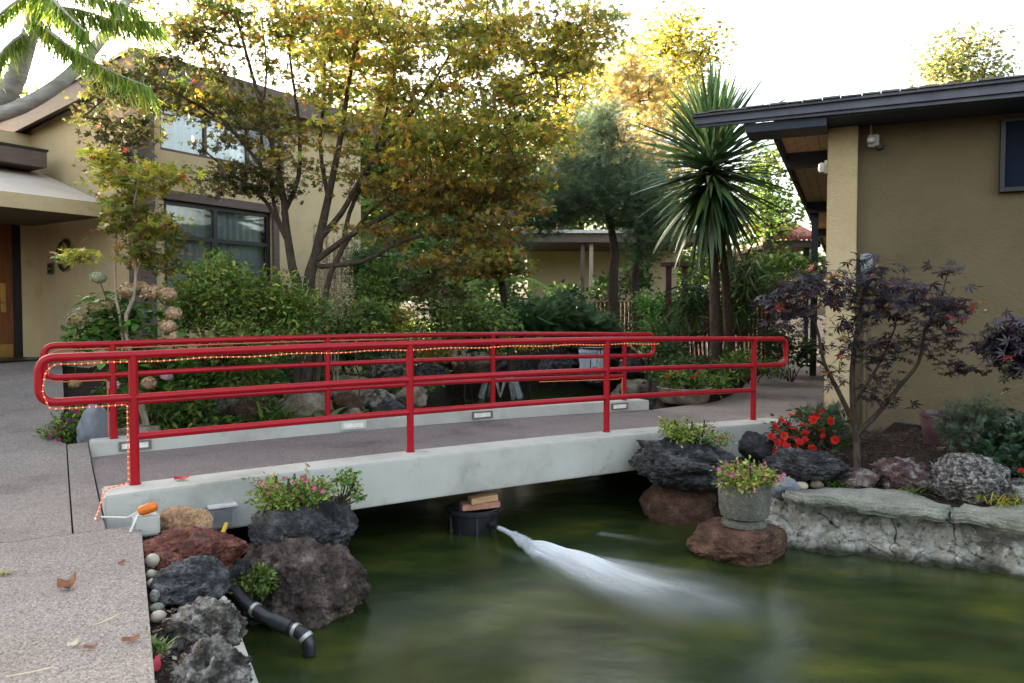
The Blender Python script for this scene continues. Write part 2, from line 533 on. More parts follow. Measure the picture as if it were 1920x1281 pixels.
M['bark_pale'] = surf('pale_bark', [(0.3, (0.24, 0.19, 0.14)), (0.7, (0.40, 0.33, 0.25))], scale=9, rough=0.85, bump=0.4, bscale=30, bdist=0.008)
M['leaf'] = leaf_mat('leaf')
M['leaf_thin'] = leaf_mat('thin_leaf', trans=0.5)
M['leaf_gloss'] = leaf_mat('glossy_leaf', trans=0.2, rough=0.3, spec=0.5)
M['petal'] = leaf_mat('petal', trans=0.35, rough=0.6, spec=0.2)
M['deadleaf'] = surf('dead_leaf', [(0.3, (0.14, 0.055, 0.03)), (0.7, (0.28, 0.12, 0.06))], scale=30, rough=0.7, bump=0.3)
M['redleaf'] = plain('red_leaf', (0.35, 0.02, 0.03), rough=0.5)
M['straw'] = plain('straw', (0.5, 0.42, 0.28), rough=0.8)

def glass_mat():
    m, nt, out = new_mat('window_glass')
    L = nt.links.new
    g = N(nt, 'ShaderNodeBsdfGlossy')
    g.inputs['Roughness'].default_value = 0.03
    t = N(nt, 'ShaderNodeBsdfTransparent')
    t.inputs['Color'].default_value = (0.88, 0.92, 0.93, 1)
    fr = N(nt, 'ShaderNodeFresnel')
    fr.inputs['IOR'].default_value = 1.6
    mr = N(nt, 'ShaderNodeMapRange')
    mr.inputs['To Min'].default_value = 0.03
    mr.inputs['To Max'].default_value = 1.0
    L(fr.outputs[0], mr.inputs['Value'])
    mx = N(nt, 'ShaderNodeMixShader')
    L(mr.outputs['Result'], mx.inputs[0])
    L(t.outputs[0], mx.inputs[1])
    L(g.outputs[0], mx.inputs[2])
    L(mx.outputs[0], out.inputs['Surface'])
    return m
M['glass'] = glass_mat()

def water_mat():
    m, nt, out = new_mat('murky_pond_water')
    L = nt.links.new
    geo = N(nt, 'ShaderNodeNewGeometry')
    mp = N(nt, 'ShaderNodeMapping')
    mp.inputs['Rotation'].default_value = (0, 0, math.radians(38))
    mp.inputs['Scale'].default_value = (0.7, 1.2, 1)
    L(geo.outputs['Position'], mp.inputs['Vector'])
    nz = N(nt, 'ShaderNodeTexNoise')
    nz.inputs['Scale'].default_value = 1.7
    nz.inputs['Detail'].default_value = 7
    nz.inputs['Roughness'].default_value = 0.6
    L(mp.outputs[0], nz.inputs['Vector'])
    rp = ramp(nt, [(0.30, (0.007, 0.012, 0.0035)), (0.48, (0.017, 0.027, 0.007)), (0.62, (0.034, 0.044, 0.009)), (0.78, (0.068, 0.070, 0.011))])
    L(nz.outputs['Fac'], rp.inputs['Fac'])
    pb = N(nt, 'ShaderNodeBsdfPrincipled')
    L(rp.outputs['Color'], pb.inputs['Base Color'])
    pb.inputs['Roughness'].default_value = 0.24
    pb.inputs['IOR'].default_value = 1.333
    pb.inputs['Specular IOR Level'].default_value = 0.5
    n2 = N(nt, 'ShaderNodeTexNoise')
    n2.inputs['Scale'].default_value = 2.6
    n2.inputs['Detail'].default_value = 3
    L(mp.outputs[0], n2.inputs['Vector'])
    bp = N(nt, 'ShaderNodeBump')
    bp.inputs['Strength'].default_value = 0.14
    bp.inputs['Distance'].default_value = 0.05
    L(n2.outputs['Fac'], bp.inputs['Height'])
    L(bp.outputs['Normal'], pb.inputs['Normal'])
    L(pb.outputs[0], out.inputs['Surface'])
    return m
M['water'] = water_mat()

def bank_mat():
    m, nt, out = new_mat('cracked_gunite')
    L = nt.links.new
    geo = N(nt, 'ShaderNodeNewGeometry')
    def noise(sc, det=8, ro=0.65):
        n = N(nt, 'ShaderNodeTexNoise')
        n.inputs['Scale'].default_value = sc; n.inputs['Detail'].default_value = det; n.inputs['Roughness'].default_value = ro
        L(geo.outputs['Position'], n.inputs['Vector'])
        return n
    big = noise(3.5)
    rp = ramp(nt, [(0.28, (0.10, 0.087, 0.064)), (0.40, (0.26, 0.24, 0.195)), (0.52, (0.42, 0.40, 0.345)), (0.70, (0.54, 0.53, 0.48))])
    L(big.outputs['Fac'], rp.inputs['Fac'])
    # flaking pale patches
    fl_n = noise(9, 6, 0.7)
    fr = ramp(nt, [(0.50, (0, 0, 0)), (0.60, (1, 1, 1))])
    L(fl_n.outputs['Fac'], fr.inputs['Fac'])
    mx1 = N(nt, 'ShaderNodeMix', data_type='RGBA')
    L(fr.outputs['Color'], mx1.inputs[0]); L(rp.outputs['Color'], mx1.inputs[6]); mx1.inputs[7].default_value = (0.62, 0.61, 0.56, 1)
    # cracks: warped cell borders, filled with dirt
    wn_ = noise(2.2, 1.5)
    ad = N(nt, 'ShaderNodeMix', data_type='RGBA', blend_type='LINEAR_LIGHT')
    ad.inputs[0].default_value = 0.16
    L(geo.outputs['Position'], ad.inputs[6]); L(wn_.outputs['Color'], ad.inputs[7])
    vo = N(nt, 'ShaderNodeTexVoronoi', feature='DISTANCE_TO_EDGE')
    vo.inputs['Scale'].default_value = 1.7
    L(ad.outputs[2], vo.inputs['Vector'])
    mr = N(nt, 'ShaderNodeMapRange')
    mr.inputs['From Min'].default_value = 0.002; mr.inputs['From Max'].default_value = 0.014
    L(vo.outputs['Distance'], mr.inputs['Value'])
    brk = noise(3.1, 5, 0.6)                                  # cracks open only here and there
    bk = N(nt, 'ShaderNodeMapRange'); bk.inputs['From Min'].default_value = 0.44; bk.inputs['From Max'].default_value = 0.56
    L(brk.outputs['Fac'], bk.inputs['Value'])
    mxx = N(nt, 'ShaderNodeMath', operation='MAXIMUM'); L(mr.outputs['Result'], mxx.inputs[0]); L(bk.outputs['Result'], mxx.inputs[1])
    # dark pits
    pt = noise(17, 7, 0.72)
    ptr = ramp(nt, [(0.36, (0.16, 0.15, 0.13)), (0.47, (1, 1, 1))]); L(pt.outputs['Fac'], ptr.inputs['Fac'])
    mp_ = N(nt, 'ShaderNodeMix', data_type='RGBA', blend_type='MULTIPLY'); mp_.inputs[0].default_value = 0.9
    L(mx1.outputs[2], mp_.inputs[6]); L(ptr.outputs['Color'], mp_.inputs[7])
    mx1 = mp_
    mx2 = N(nt, 'ShaderNodeMix', data_type='RGBA')
    L(mxx.outputs[0], mx2.inputs[0]); mx2.inputs[6].default_value = (0.03, 0.026, 0.02, 1); L(mx1.outputs[2], mx2.inputs[7])
    # algae line just above the water
    sx = N(nt, 'ShaderNodeSeparateXYZ'); L(geo.outputs['Position'], sx.inputs[0])
    wob = N(nt, 'ShaderNodeMath', operation='MULTIPLY_ADD'); L(big.outputs['Fac'], wob.inputs[0]); wob.inputs[1].default_value = 0.16; L(sx.outputs[2], wob.inputs[2])
    m4 = N(nt, 'ShaderNodeMapRange'); m4.inputs['From Min'].default_value = -0.50; m4.inputs['From Max'].default_value = -0.44
    L(wob.outputs[0], m4.inputs['Value'])
    mx3 = N(nt, 'ShaderNodeMix', data_type='RGBA')
    L(m4.outputs['Result'], mx3.inputs[0]); mx3.inputs[6].default_value = (0.045, 0.045, 0.03, 1); L(mx2.outputs[2], mx3.inputs[7])
    pb = N(nt, 'ShaderNodeBsdfPrincipled')
    L(mx3.outputs[2], pb.inputs['Base Color']); pb.inputs['Roughness'].default_value = 0.85; pb.inputs['Specular IOR Level'].default_value = 0.25
    fine = noise(26, 6, 0.7)
    b1 = N(nt, 'ShaderNodeBump'); b1.inputs['Strength'].default_value = 1.0; b1.inputs['Distance'].default_value = 0.06; L(fine.outputs['Fac'], b1.inputs['Height'])
    b2 = N(nt, 'ShaderNodeBump'); b2.inputs['Strength'].default_value = 1.0; b2.inputs['Distance'].default_value = 0.03; L(mxx.outputs[0], b2.inputs['Height']); L(b1.outputs['Normal'], b2.inputs['Normal'])
    b3 = N(nt, 'ShaderNodeBump'); b3.inputs['Strength'].default_value = 0.6; b3.inputs['Distance'].default_value = 0.012; L(fr.outputs['Color'], b3.inputs['Height']); L(b2.outputs['Normal'], b3.inputs['Normal'])
    L(b3.outputs['Normal'], pb.inputs['Normal'])
    L(pb.outputs[0], out.inputs['Surface'])
    return m
M['bank'] = bank_mat()

def foam_mat(name, strength=1.0, streak=None):
    """white aerated water: opacity from the vertex density 'Col' times a streaky noise"""
    m, nt, out = new_mat(name)
    L = nt.links.new
    at = N(nt, 'ShaderNodeAttribute', attribute_name='Col')
    sep = N(nt, 'ShaderNodeSeparateColor')
    L(at.outputs['Color'], sep.inputs[0])
    fac = sep.outputs[0]
    if streak:
        cmb = N(nt, 'ShaderNodeCombineXYZ')
        m1 = N(nt, 'ShaderNodeMath', operation='MULTIPLY'); m1.inputs[1].default_value = streak[0]
        m2 = N(nt, 'ShaderNodeMath', operation='MULTIPLY'); m2.inputs[1].default_value = streak[1]
        L(sep.outputs[1], m1.inputs[0]); L(sep.outputs[2], m2.inputs[0])
        L(m1.outputs[0], cmb.inputs[0]); L(m2.outputs[0], cmb.inputs[1])
        nz = N(nt, 'ShaderNodeTexNoise')
        nz.inputs['Scale'].default_value = 1.0
        nz.inputs['Detail'].default_value = 4
        L(cmb.outputs[0], nz.inputs['Vector'])
        mr = N(nt, 'ShaderNodeMapRange')
        mr.inputs['From Min'].default_value = 0.25
        mr.inputs['From Max'].default_value = 0.7
        mr.inputs['To Min'].default_value = 0.68
        mr.inputs['To Max'].default_value = 1.0
        L(nz.outputs['Fac'], mr.inputs['Value'])
        mm = N(nt, 'ShaderNodeMath', operation='MULTIPLY')
        L(fac, mm.inputs[0]); L(mr.outputs['Result'], mm.inputs[1])
        fac = mm.outputs[0]
    sc = N(nt, 'ShaderNodeMath', operation='MULTIPLY'); sc.inputs[1].default_value = strength
    L(fac, sc.inputs[0])
    df = N(nt, 'ShaderNodeBsdfDiffuse'); df.inputs['Color'].default_value = (0.90, 0.93, 0.95, 1)
    tl = N(nt, 'ShaderNodeBsdfTranslucent'); tl.inputs['Color'].default_value = (0.90, 0.93, 0.95, 1)
    a = N(nt, 'ShaderNodeMixShader'); a.inputs[0].default_value = 0.4
    L(df.outputs[0], a.inputs[1]); L(tl.outputs[0], a.inputs[2])
    tr = N(nt, 'ShaderNodeBsdfTransparent')
    mx = N(nt, 'ShaderNodeMixShader')
    L(sc.outputs[0], mx.inputs[0]); L(tr.outputs[0], mx.inputs[1]); L(a.outputs[0], mx.inputs[2])
    L(mx.outputs[0], out.inputs['Surface'])
    return m
M['foam'] = foam_mat('aerated_water', 1.0, (2.5, 16.0))
M['spray'] = foam_mat('thin_spray', 0.55)

# ------------------------------------------------------------------ helpers: foliage
def T_oval(w=0.5, fold=0.08):
    v = [(0, 0, 0), (0.5, w / 2, fold), (1, 0, -0.04), (0.5, -w / 2, fold)]
    return np.array(v), [(0, 3, 2), (0, 2, 1)]
def T_leaf6(w=0.55, fold=0.06):
    v = [(0, 0, 0), (0.3, w / 2, fold), (0.7, w * 0.42, fold), (1, 0, -0.1), (0.7, -w * 0.42, fold), (0.3, -w / 2, fold), (0.5, 0, 0)]
    return np.array(v), [(0, 6, 1), (1, 6, 2), (2, 6, 3), (3, 6, 4), (4, 6, 5), (5, 6, 0)]
def T_maple(narrow=0.15):
    v, f = [], []
    for ang, ln in ((0, 1.0), (42, 0.9), (-42, 0.9), (88, 0.62), (-88, 0.62)):
        a = math.radians(ang)
        d = np.array((math.cos(a), math.sin(a), -0.10 * ln))
        s = np.array((-math.sin(a), math.cos(a), 0))
        n = len(v)
        v += [np.array((0., 0, 0)), d * ln * 0.45 + s * narrow * ln, d * ln, d * ln * 0.45 - s * narrow * ln]
        f += [(n, n + 3, n + 2), (n, n + 2, n + 1)]
    return np.array(v), f
def T_needles(k=9, w=0.03, spread=0.9, seed=1):
    r = random.Random(seed)
    v, f = [], []
    for i in range(k):
        th = r.uniform(0, 2 * math.pi)
        sp = r.uniform(0.15, spread)
        d = np.array((math.cos(sp), math.sin(sp) * math.cos(th), math.sin(sp) * math.sin(th))) * r.uniform(0.7, 1)
        s = np.cross(d, np.array((r.random(), r.random(), r.random())))
        s = s / (np.linalg.norm(s) + 1e-6) * w
        n = len(v)
        v += [-s, s, d]
        f += [(n, n + 1, n + 2)]
    return np.array(v), f
def T_spray(k=7, w=0.10):
    """a flat juniper / redwood spray: midrib with side leaflets"""
    v, f = [], []
    for i in range(k):
        t = 0.1 + 0.8 * i / (k - 1)
        ln = 0.45 * (1 - 0.6 * t)
        for sg in (-1, 1):
            n = len(v)
            v += [np.array((t - w * 0.5, 0, 0)), np.array((t + w * 0.5, 0, 0)), np.array((t + ln * 0.7, sg * ln, -0.05))]
            f += [(n, n + 1, n + 2)]
    n = len(v)
    v += [np.array((0, 0.02, 0)), np.array((0, -0.02, 0)), np.array((1, 0, -0.1))]
    f += [(n, n + 1, n + 2)]
    return np.array(v), f
def T_blade(w=0.06, droop=0.5, seg=4):
    v, f = [], []
    for i in range(seg + 1):
        t = i / seg
        ww = w * (1 - t ** 2) * (0.6 + 0.8 * min(1, t * 3)) * 0.75
        z = -droop * t * t
        x = t * (1 - 0.25 * droop * t)
        v += [(x, -ww, z), (x, ww, z)]
    for i in range(seg):
        f += [(2 * i, 2 * i + 2, 2 * i + 3), (2 * i, 2 * i + 3, 2 * i + 1)]
    return np.array(v), f

def palette_pick(pal, n, rng, jitter=0.18):
    cols = np.array([p[1] for p in pal], dtype=float)
    w = np.array([p[0] for p in pal], dtype=float)
    w /= w.sum()
    idx = rng.choice(len(pal), n, p=w)
    c = cols[idx]
    c = c * (1 + rng.normal(0, jitter, (n, 1))) * (1 + rng.normal(0, jitter * 0.4, (n, 3)))
    return np.clip(c, 0.002, 0.95)

def leaf_mesh(name, pts, axis, normal, sizes, tmpl, cols):
    tv, tf = tmpl
    n = len(pts)
    a = axis / (np.linalg.norm(axis, axis=1, keepdims=True) + 1e-9)
    nn = normal - a * (normal * a).sum(1, keepdims=True)
    nn = nn / (np.linalg.norm(nn, axis=1, keepdims=True) + 1e-9)
    b = np.cross(nn, a)
    k = len(tv)
    V = (tv[None, :, 0:1] * a[:, None, :] + tv[None, :, 1:2] * b[:, None, :] + tv[None, :, 2:3] * nn[:, None, :]) * sizes[:, None, None] + pts[:, None, :]
    F = np.array(tf, dtype=np.int64)
    FF = (F[None] + (np.arange(n) * k)[:, None, None]).reshape(-1)
    return np_mesh(name, V.reshape(-1, 3), FF, np.full(n * len(tf), 3), np.repeat(cols, k, axis=0))

def leaf_cloud(name, centers, k, rad, flat, size, tmpl, pal, seed, parent, mat='leaf', up=0.5, droop=0.2, outward=None, csel=None, jitter=0.18):
    """k leaves round each of the centres; up: how far the leaf faces the sky, droop: how far it hangs"""
    rng = np.random.default_rng(seed)
    C = np.asarray(centers, dtype=float)
    n = len(C) * k
    base = np.repeat(C, k, axis=0)
    rr = np.asarray(rad, dtype=float)
    if rr.ndim == 0: rr = np.full(len(C), float(rr))
    off = rng.normal(0, 0.55, (n, 3)) * np.repeat(rr, k)[:, None]
    off[:, 2] *= flat
    pts = base + off
    th = rng.uniform(0, 2 * np.pi, n)
    axis = np.stack([np.cos(th), np.sin(th), rng.normal(-droop, 0.35, n)], 1)
    if outward is not None:
        d = off / (np.linalg.norm(off, axis=1, keepdims=True) + 1e-6)
        axis = axis * (1 - outward) + d * outward * 1.5
    normal = rng.normal(0, 1, (n, 3)) * (1 - up)
    normal[:, 2] += up * 1.6
    sizes = size * rng.uniform(0.45, 1.4, n)
    if csel is None:
        cols = palette_pick(pal, n, rng, jitter)
    else:                                                # csel: one palette index per centre
        cols = np.zeros((n, 3))
        sel = np.repeat(np.asarray(csel), k)
        for q in range(len(pal)):
            mk = sel == q
            if mk.any(): cols[mk] = palette_pick(pal[q], int(mk.sum()), rng, jitter)
    tone = np.repeat(np.clip(rng.normal(1.0, 0.22, (len(C), 1)), 0.5, 1.6), k, axis=0)
    warm = np.repeat(rng.normal(0, 0.10, (len(C), 1)), k, axis=0)
    cols = np.clip(cols * tone * np.concatenate([1 + warm, np.ones_like(warm), 1 - warm], 1), 0.002, 0.9)
    me = leaf_mesh(name, pts, axis, normal, sizes, tmpl, cols)
    return link(name, me, M[mat], parent)

class Skeleton:
    """branches grown from hand-set limbs to target points"""
    def __init__(self, seed):
        self.p, self.par, self.rmin = [], [], []
        self.r = random.Random(seed)
    def limb(self, pts, r0, r1, start=-1, sub=3):
        pts = [Vector(q) for q in pts]
        prev = start
        m = (len(pts) - 1) * sub
        idx = 0
        for i in range(len(pts) - 1):
            p0 = pts[max(i - 1, 0)]; p1 = pts[i]; p2 = pts[i + 1]; p3 = pts[min(i + 2, len(pts) - 1)]
            for k in range(sub + (1 if i == len(pts) - 2 else 0)):
                t = k / sub
                q = 0.5 * ((2 * p1) + (p2 - p0) * t + (2 * p0 - 5 * p1 + 4 * p2 - p3) * t * t + (3 * p1 - p0 - 3 * p2 + p3) * t ** 3)
                self.p.append(q); self.par.append(prev); self.rmin.append(r0 + (r1 - r0) * (i * sub + k) / m)
                prev = len(self.p) - 1
        return prev
    def near(self, q):
        P_ = np.array([tuple(v) for v in self.p])
        return int(np.argmin(np.linalg.norm(P_ - np.array(tuple(q)), axis=1)))
    def grow(self, targets, step=0.35, jit=0.06, sag=0.1, skip=0):
        T = [Vector(t) for t in targets]
        P_ = np.array([tuple(v) for v in self.p])
        T.sort(key=lambda t: float(np.min(np.linalg.norm(P_ - np.array(tuple(t)), axis=1))))
        for t in T:
            A = np.array([tuple(v) for v in self.p])
            d = A - np.array(tuple(t))
            cost = np.linalg.norm(d, axis=1) + 0.6 * np.maximum(d[:, 2], 0)
            if skip: cost[:skip] += 100
            j = int(np.argmin(cost))
            a = self.p[j]
            L = (t - a).length
            k = max(1, int(L / step))
            prev = j
            for i in range(1, k + 1):
                f = i / k
                q = a.lerp(t, f) + Vector((self.r.gauss(0, jit), self.r.gauss(0, jit), self.r.gauss(0, jit * 0.6))) * (1 if i < k else 0)
                q.z += sag * L * math.sin(math.pi * f) * 0.5
                self.p.append(q); self.par.append(prev); self.rmin.append(0)
                prev = len(self.p) - 1
    def mesh(self, name, mat, parent, rtip=0.006, power=0.45, seg=6, rcap=9):
        n = len(self.p)
        w = [0] * n
        kids = [0] * n
        for i in range(n):
            if self.par[i] >= 0: kids[self.par[i]] += 1
        for i in range(n - 1, -1, -1):
            if kids[i] == 0: w[i] += 1
            if self.par[i] >= 0: w[self.par[i]] += w[i]
        rad = [max(self.rmin[i], min(rcap, rtip * w[i] ** power)) if self.rmin[i] == 0 else self.rmin[i] for i in range(n)]
        V, F = [], []
        for i in range(n):
            j = self.par[i]
            if j < 0: continue
            a, b = self.p[j], self.p[i]
            t = b - a
            if t.length < 1e-5: continue
            t.normalize()
            ra = rad[j] if self.rmin[i] > 0 else min(rad[j], rad[i] * 1.25)
            rb = rad[i]
            # overlap a little into the next piece so the joints close
            b2 = b + t * rb * 0.3
            s = t.orthogonal().normalized(); u = t.cross(s)
            sg = seg if rb > 0.012 else 4
            m = len(V)
            for (c, r) in ((a, ra), (b2, rb)):
                for k in range(sg):
                    an = 2 * math.pi * k / sg
                    V.append(c + s * (math.cos(an) * r) + u * (math.sin(an) * r))
            for k in range(sg):
                k2 = (k + 1) % sg
                F.append((m + k, m + k2, m + sg + k2, m + sg + k))
        flat = [q for f in F for q in f]
        me = np_mesh(name, [tuple(v) for v in V], flat, [4] * len(F), smooth=True)
        return link(name, me, mat, parent)

def ellipsoid_pts(c, r, n, rng, shell=0.35):
    """n points in an ellipsoid, kept towards its outer part"""
    d = rng.normal(0, 1, (n, 3))
    d /= np.linalg.norm(d, axis=1, keepdims=True)
    rad = (shell + (1 - shell) * rng.random((n, 1))) ** 0.6
    return np.array(tuple(c)) + d * rad * np.array(r)

def pads(specs, rng):
    """specs: (px, py, D, half width px, half height px, half depth m, count, palette index) -> centres, indices"""
    C, I = [], []
    for (px, py, D, hx, hy, hd, n, q) in specs:
        c = P(px, py, D)
        k = D / FPX
        C.append(ellipsoid_pts(c, (hx * k, hd, hy * k), n, rng, 0.1))
        I += [q] * n
    return np.concatenate(C), np.array(I)

# ------------------------------------------------------------------ helpers: rocks
def rock_mesh(name, c, r, seed, sub=4, rough=0.22, fine=0.06, cuts=6, pit=0.0, flat_top=None, squash=1.0):
    rnd = random.Random(seed)
    bm = bmesh.new()
    bmesh.ops.create_icosphere(bm, subdivisions=sub, radius=1.0)
    so = Vector((rnd.uniform(-50, 50), rnd.uniform(-50, 50), rnd.uniform(-50, 50)))
    planes = []
    for i in range(cuts):
        d = Vector((rnd.gauss(0, 1), rnd.gauss(0, 1), rnd.gauss(0, 0.8))).normalized()
        planes.append((d, rnd.uniform(0.62, 0.88)))
    rot = Matrix.Rotation(rnd.uniform(0, 6.28), 3, 'Z')
    for v in bm.verts:
        p = v.co.normalized()
        q = p.copy()
        q *= 1.0 + rough * mnoise.noise(p * 1.1 + so) + rough * 0.5 * mnoise.noise(p * 2.3 + so)
        for d, h in planes:
            t = q.dot(d) - h
            if t > 0: q -= d * (t * 0.85)
        f = fine * 1.5 * mnoise.hetero_terrain(p * 2.6 + so, 0.8, 2.1, 6, 0.6) * 0.45
        f += fine * 0.9 * abs(mnoise.noise(p * 5 + so)) + fine * 0.55 * mnoise.noise(p * 12 + so) + fine * 0.35 * mnoise.noise(p * 24 + so)
        f += fine * 0.75 * (mnoise.ridged_multi_fractal(p * 2.2 + so, 0.9, 2.2, 5, 1.0, 2.0) - 1.0)
        q += p * (f - fine * 0.6)
        if pit > 0:
            dd = mnoise.voronoi(p * 5 + so)[0]
            q -= p * (pit * max(0.0, 0.35 - dd[0]))
            dd = mnoise.voronoi(p * 10 + so)[0]
            q -= p * (pit * 0.5 * max(0.0, 0.35 - dd[0]))
        q = rot @ q
        q = Vector((q.x * r[0], q.y * r[1], q.z * r[2]))
        if flat_top is not None and q.z > flat_top * r[2]:
            q.z = flat_top * r[2] + (q.z - flat_top * r[2]) * 0.15
        v.co = q + Vector(c)
    me = bpy.data.meshes.new(name)
    bm.to_mesh(me)
    bm.free()
    me.shade_smooth()
    return me

def rock(name, label, c, r, mat, seed, group=None, **kw):
    me = rock_mesh(name, c, r, seed, **kw)
    o = link(name, me, M[mat], None, loc=(c[0], c[1], c[2] - r[2]))
    return tag(o, label, 'rock', group)

def rock_px(name, label, x0, x1, y0, y1, D, mat, seed, depth=None, group=None, **kw):
    if D < 7 and kw.get('sub', 4) == 5: kw['sub'] = 6
    """a rock that fills about these pixels when it stands D metres away"""
    c = P((x0 + x1) / 2, (y0 + y1) / 2, D)
    k = D / FPX
    rx, rz = (x1 - x0) / 2 * k * 0.98, (y1 - y0) / 2 * k * 1.0
    return rock(name, label, c, (rx, depth or rx * 0.85, rz), mat, seed, group, **kw)

# ------------------------------------------------------------------ the setting: ground, pond, paths
POND = [(1.6, -3.2), (-2.42, 5.02), (-2.15, 5.85), (-3.25, 7.75), (-2.9, 8.7), (-2.2, 9.7), (-1.5, 11.6), (-1.2, 14.0), (-1.4, 17.5),
        (0.0, 20.2), (2.6, 20.2), (3.3, 18.0), (2.5, 14.6), (2.25, 12.4), (1.75, 11.1), (2.45, 9.4), (2.1, 8.2), (1.9, 7.1), (2.35, 6.42),
        (3.9, 5.85), (7.0, 4.7), (10.0, 3.6), (10.0, -3.2)]
WATER_Z = -0.60

def poly_dist(X, Y, poly):
    inside = np.zeros(X.shape, bool)
    dist = np.full(X.shape, 1e9)
    n = len(poly)
    for i in range(n):
        x0, y0 = poly[i]; x1, y1 = poly[(i + 1) % n]
        c = ((y0 > Y) != (y1 > Y))
        with np.errstate(divide='ignore', invalid='ignore'):
            xi = (x1 - x0) * (Y - y0) / (y1 - y0 + 1e-12) + x0
        inside ^= c & (X < xi)
        dx, dy = x1 - x0, y1 - y0
        t = np.clip(((X - x0) * dx + (Y - y0) * dy) / (dx * dx + dy * dy), 0, 1)
        dist = np.minimum(dist, np.hypot(X - x0 - t * dx, Y - y0 - t * dy))
    return np.where(inside, -dist, dist)

def sstep(a, b, x):
    t = np.clip((x - a) / (b - a), 0, 1)
    return t * t * (3 - 2 * t)

def xr(y):
    """right edge of the entrance path (left of the planting bed)"""
    return np.interp(y, [2, 6.9, 7.55, 8.0, 9.0, 12.3, 13.5, 16], [-3.4, -3.9, -4.42, -4.90, -5.35, -6.95, -7.6, -8.5])

def path_z(x, y):
    return 0.66 * sstep(6.2, 12.6, y)

def ground_z(X, Y):
    X = np.asarray(X, float); Y = np.asarray(Y, float)
    d = poly_dist(X, Y, POND)
    bed = 0.02 + 0.62 * sstep(8.0, 12.5, Y) * sstep(-2.6, -4.6, X)
    back = 1.0 * sstep(15.5, 22.5, Y) * sstep(6.5, 3.5, X)
    z = np.maximum(bed, back)
    z = z + 0.20 * sstep(11.5, 13.5, Y) * sstep(6.2, 4.2, X) * sstep(1.0, 3.0, X) * (1 - sstep(16, 22, Y))
    s = (X - B0.x) * BU.x + (Y - B0.y) * BU.y
    w = (X - B0.x) * BV.x + (Y - B0.y) * BV.y
    z = z + 0.06 * np.sin(X * 2.1 + 1.3) * np.sin(Y * 1.7) * sstep(0.0, 1.0, d)
    # the two paths and the bridge ends lie in the ground, so it stays below them
    left = ((X < xr(Y) + 0.25) & (Y < 15)) | ((w < -0.45) & (s < 0.25) & (Y < 8))
    z = np.where(left, path_z(X, Y) - 0.14, z)
    ends = (w > -0.8) & (w < 2.9) & (s > -1.6) & (s < 8.6)
    z = np.where(ends & (d > 0), np.minimum(z, -0.10), z)
    front_right = (X > 1.6) & (Y < 9.3) & (d > 0)
    z = np.where(front_right, np.where(d < 0.5, -0.85, -0.24 + 0.24 * sstep(0.5, 1.9, d)), z)
    z = np.where(d < 0.12, np.minimum(z, -0.35), z)
    z = np.where(d < 0, -1.2, z)
    return z

def rpath_edges(y):
    """left and right edge of the path beyond the bridge"""
    l = np.interp(y, [9.2, 10.2, 11.2, 12.2, 14, 15.4, 20, 30], [3.1, 2.6, 2.05, 3.3, 4.25, 4.75, 6.9, 11.0])
    r = np.interp(y, [9.2, 9.8, 10.2, 30], [3.6, 4.2, 4.75, 13.2])
    return l, r

def grid_mesh(name, xs, ys, fz):
    X, Y = np.meshgrid(xs, ys)
    Z = fz(X, Y)
    V = np.stack([X, Y, Z], -1).reshape(-1, 3)
    nx, ny = len(xs), len(ys)
    i = np.arange(ny - 1)[:, None] * nx + np.arange(nx - 1)[None]
    F = np.stack([i, i + 1, i + 1 + nx, i + nx], -1).reshape(-1)
    return np_mesh(name, V, F, np.full((nx - 1) * (ny - 1), 4), smooth=True)

xs = np.unique(np.concatenate([[-900, -300, -120, -60, -30, -20], np.arange(-15, 12, 0.14), [12, 15, 20, 30, 60, 120, 300, 900]]))
ys = np.unique(np.concatenate([[-60, -20, -8], np.arange(-4, 26, 0.14), [26, 30, 40, 60, 120, 300, 900]]))
def gz_right(X, Y):
    z = ground_z(X, Y)
    l, r = rpath_edges(Y)
    on = (X > l - 0.12) & (X < r + 0.12) & (Y > 9.0)
    return np.where(on, np.minimum(z, -0.12), z)
ground = link('ground', grid_mesh('ground', xs, ys, gz_right), M['soil'])
tag(ground, 'dark mulched garden soil round the pond', None, kind='structure')

# pond water: one level sheet with fine divisions so that it can carry a little swell
wv = grid_mesh('pond_water', np.arange(-5.0, 10.6, 0.4), np.arange(-3.4, 21.2, 0.4), lambda X, Y: np.full(X.shape, WATER_Z))
pw = link('pond_water', wv, M['water'])
tag(pw, 'murky green pond water running under the bridge', None, kind='structure')

# entrance path on the left: slabs parted by open joints
path = thing('path', None, None, (-5, 4, 0))
tag(path, 'exposed aggregate entrance path', None, kind='structure')
def strip_slab(name, rows, parent, mat, thick=0.16):
    """rows: list of lists of top points, equal lengths"""
    V, F = [], []
    ny, nx = len(rows), len(rows[0])
    for r_ in rows:
        for p in r_: V.append(Vector(p))
    for r_ in rows:
        for p in r_: V.append(Vector(p) - Vector((0, 0, thick)))
    o = nx * ny
    for j in range(ny - 1):
        for i in range(nx - 1):
            F.append((j * nx + i, j * nx + i + 1, (j + 1) * nx + i + 1, (j + 1) * nx + i))
    for j in range(ny - 1):
        for i in (0, nx - 1):
            F.append((j * nx + i, (j + 1) * nx + i, o + (j + 1) * nx + i, o + j * nx + i))
    for i in range(nx - 1):
        for j in (0, ny - 1):
            F.append((j * nx + i, j * nx + i + 1, o + j * nx + i + 1, o + j * nx + i))
    me = bpy.data.meshes.new(name)
    me.from_pydata([tuple(v) for v in V], [], F)
    bm = bmesh.new(); bm.from_mesh(me)
    bmesh.ops.recalc_face_normals(bm, faces=bm.faces)
    bm.to_mesh(me); bm.free()
    return link(name, me, mat, parent)
def pz(s, w, dz=0.0):
    q = BP(s, w, 0)
    q.z = float(path_z(q.x, q.y)) + dz
    return q
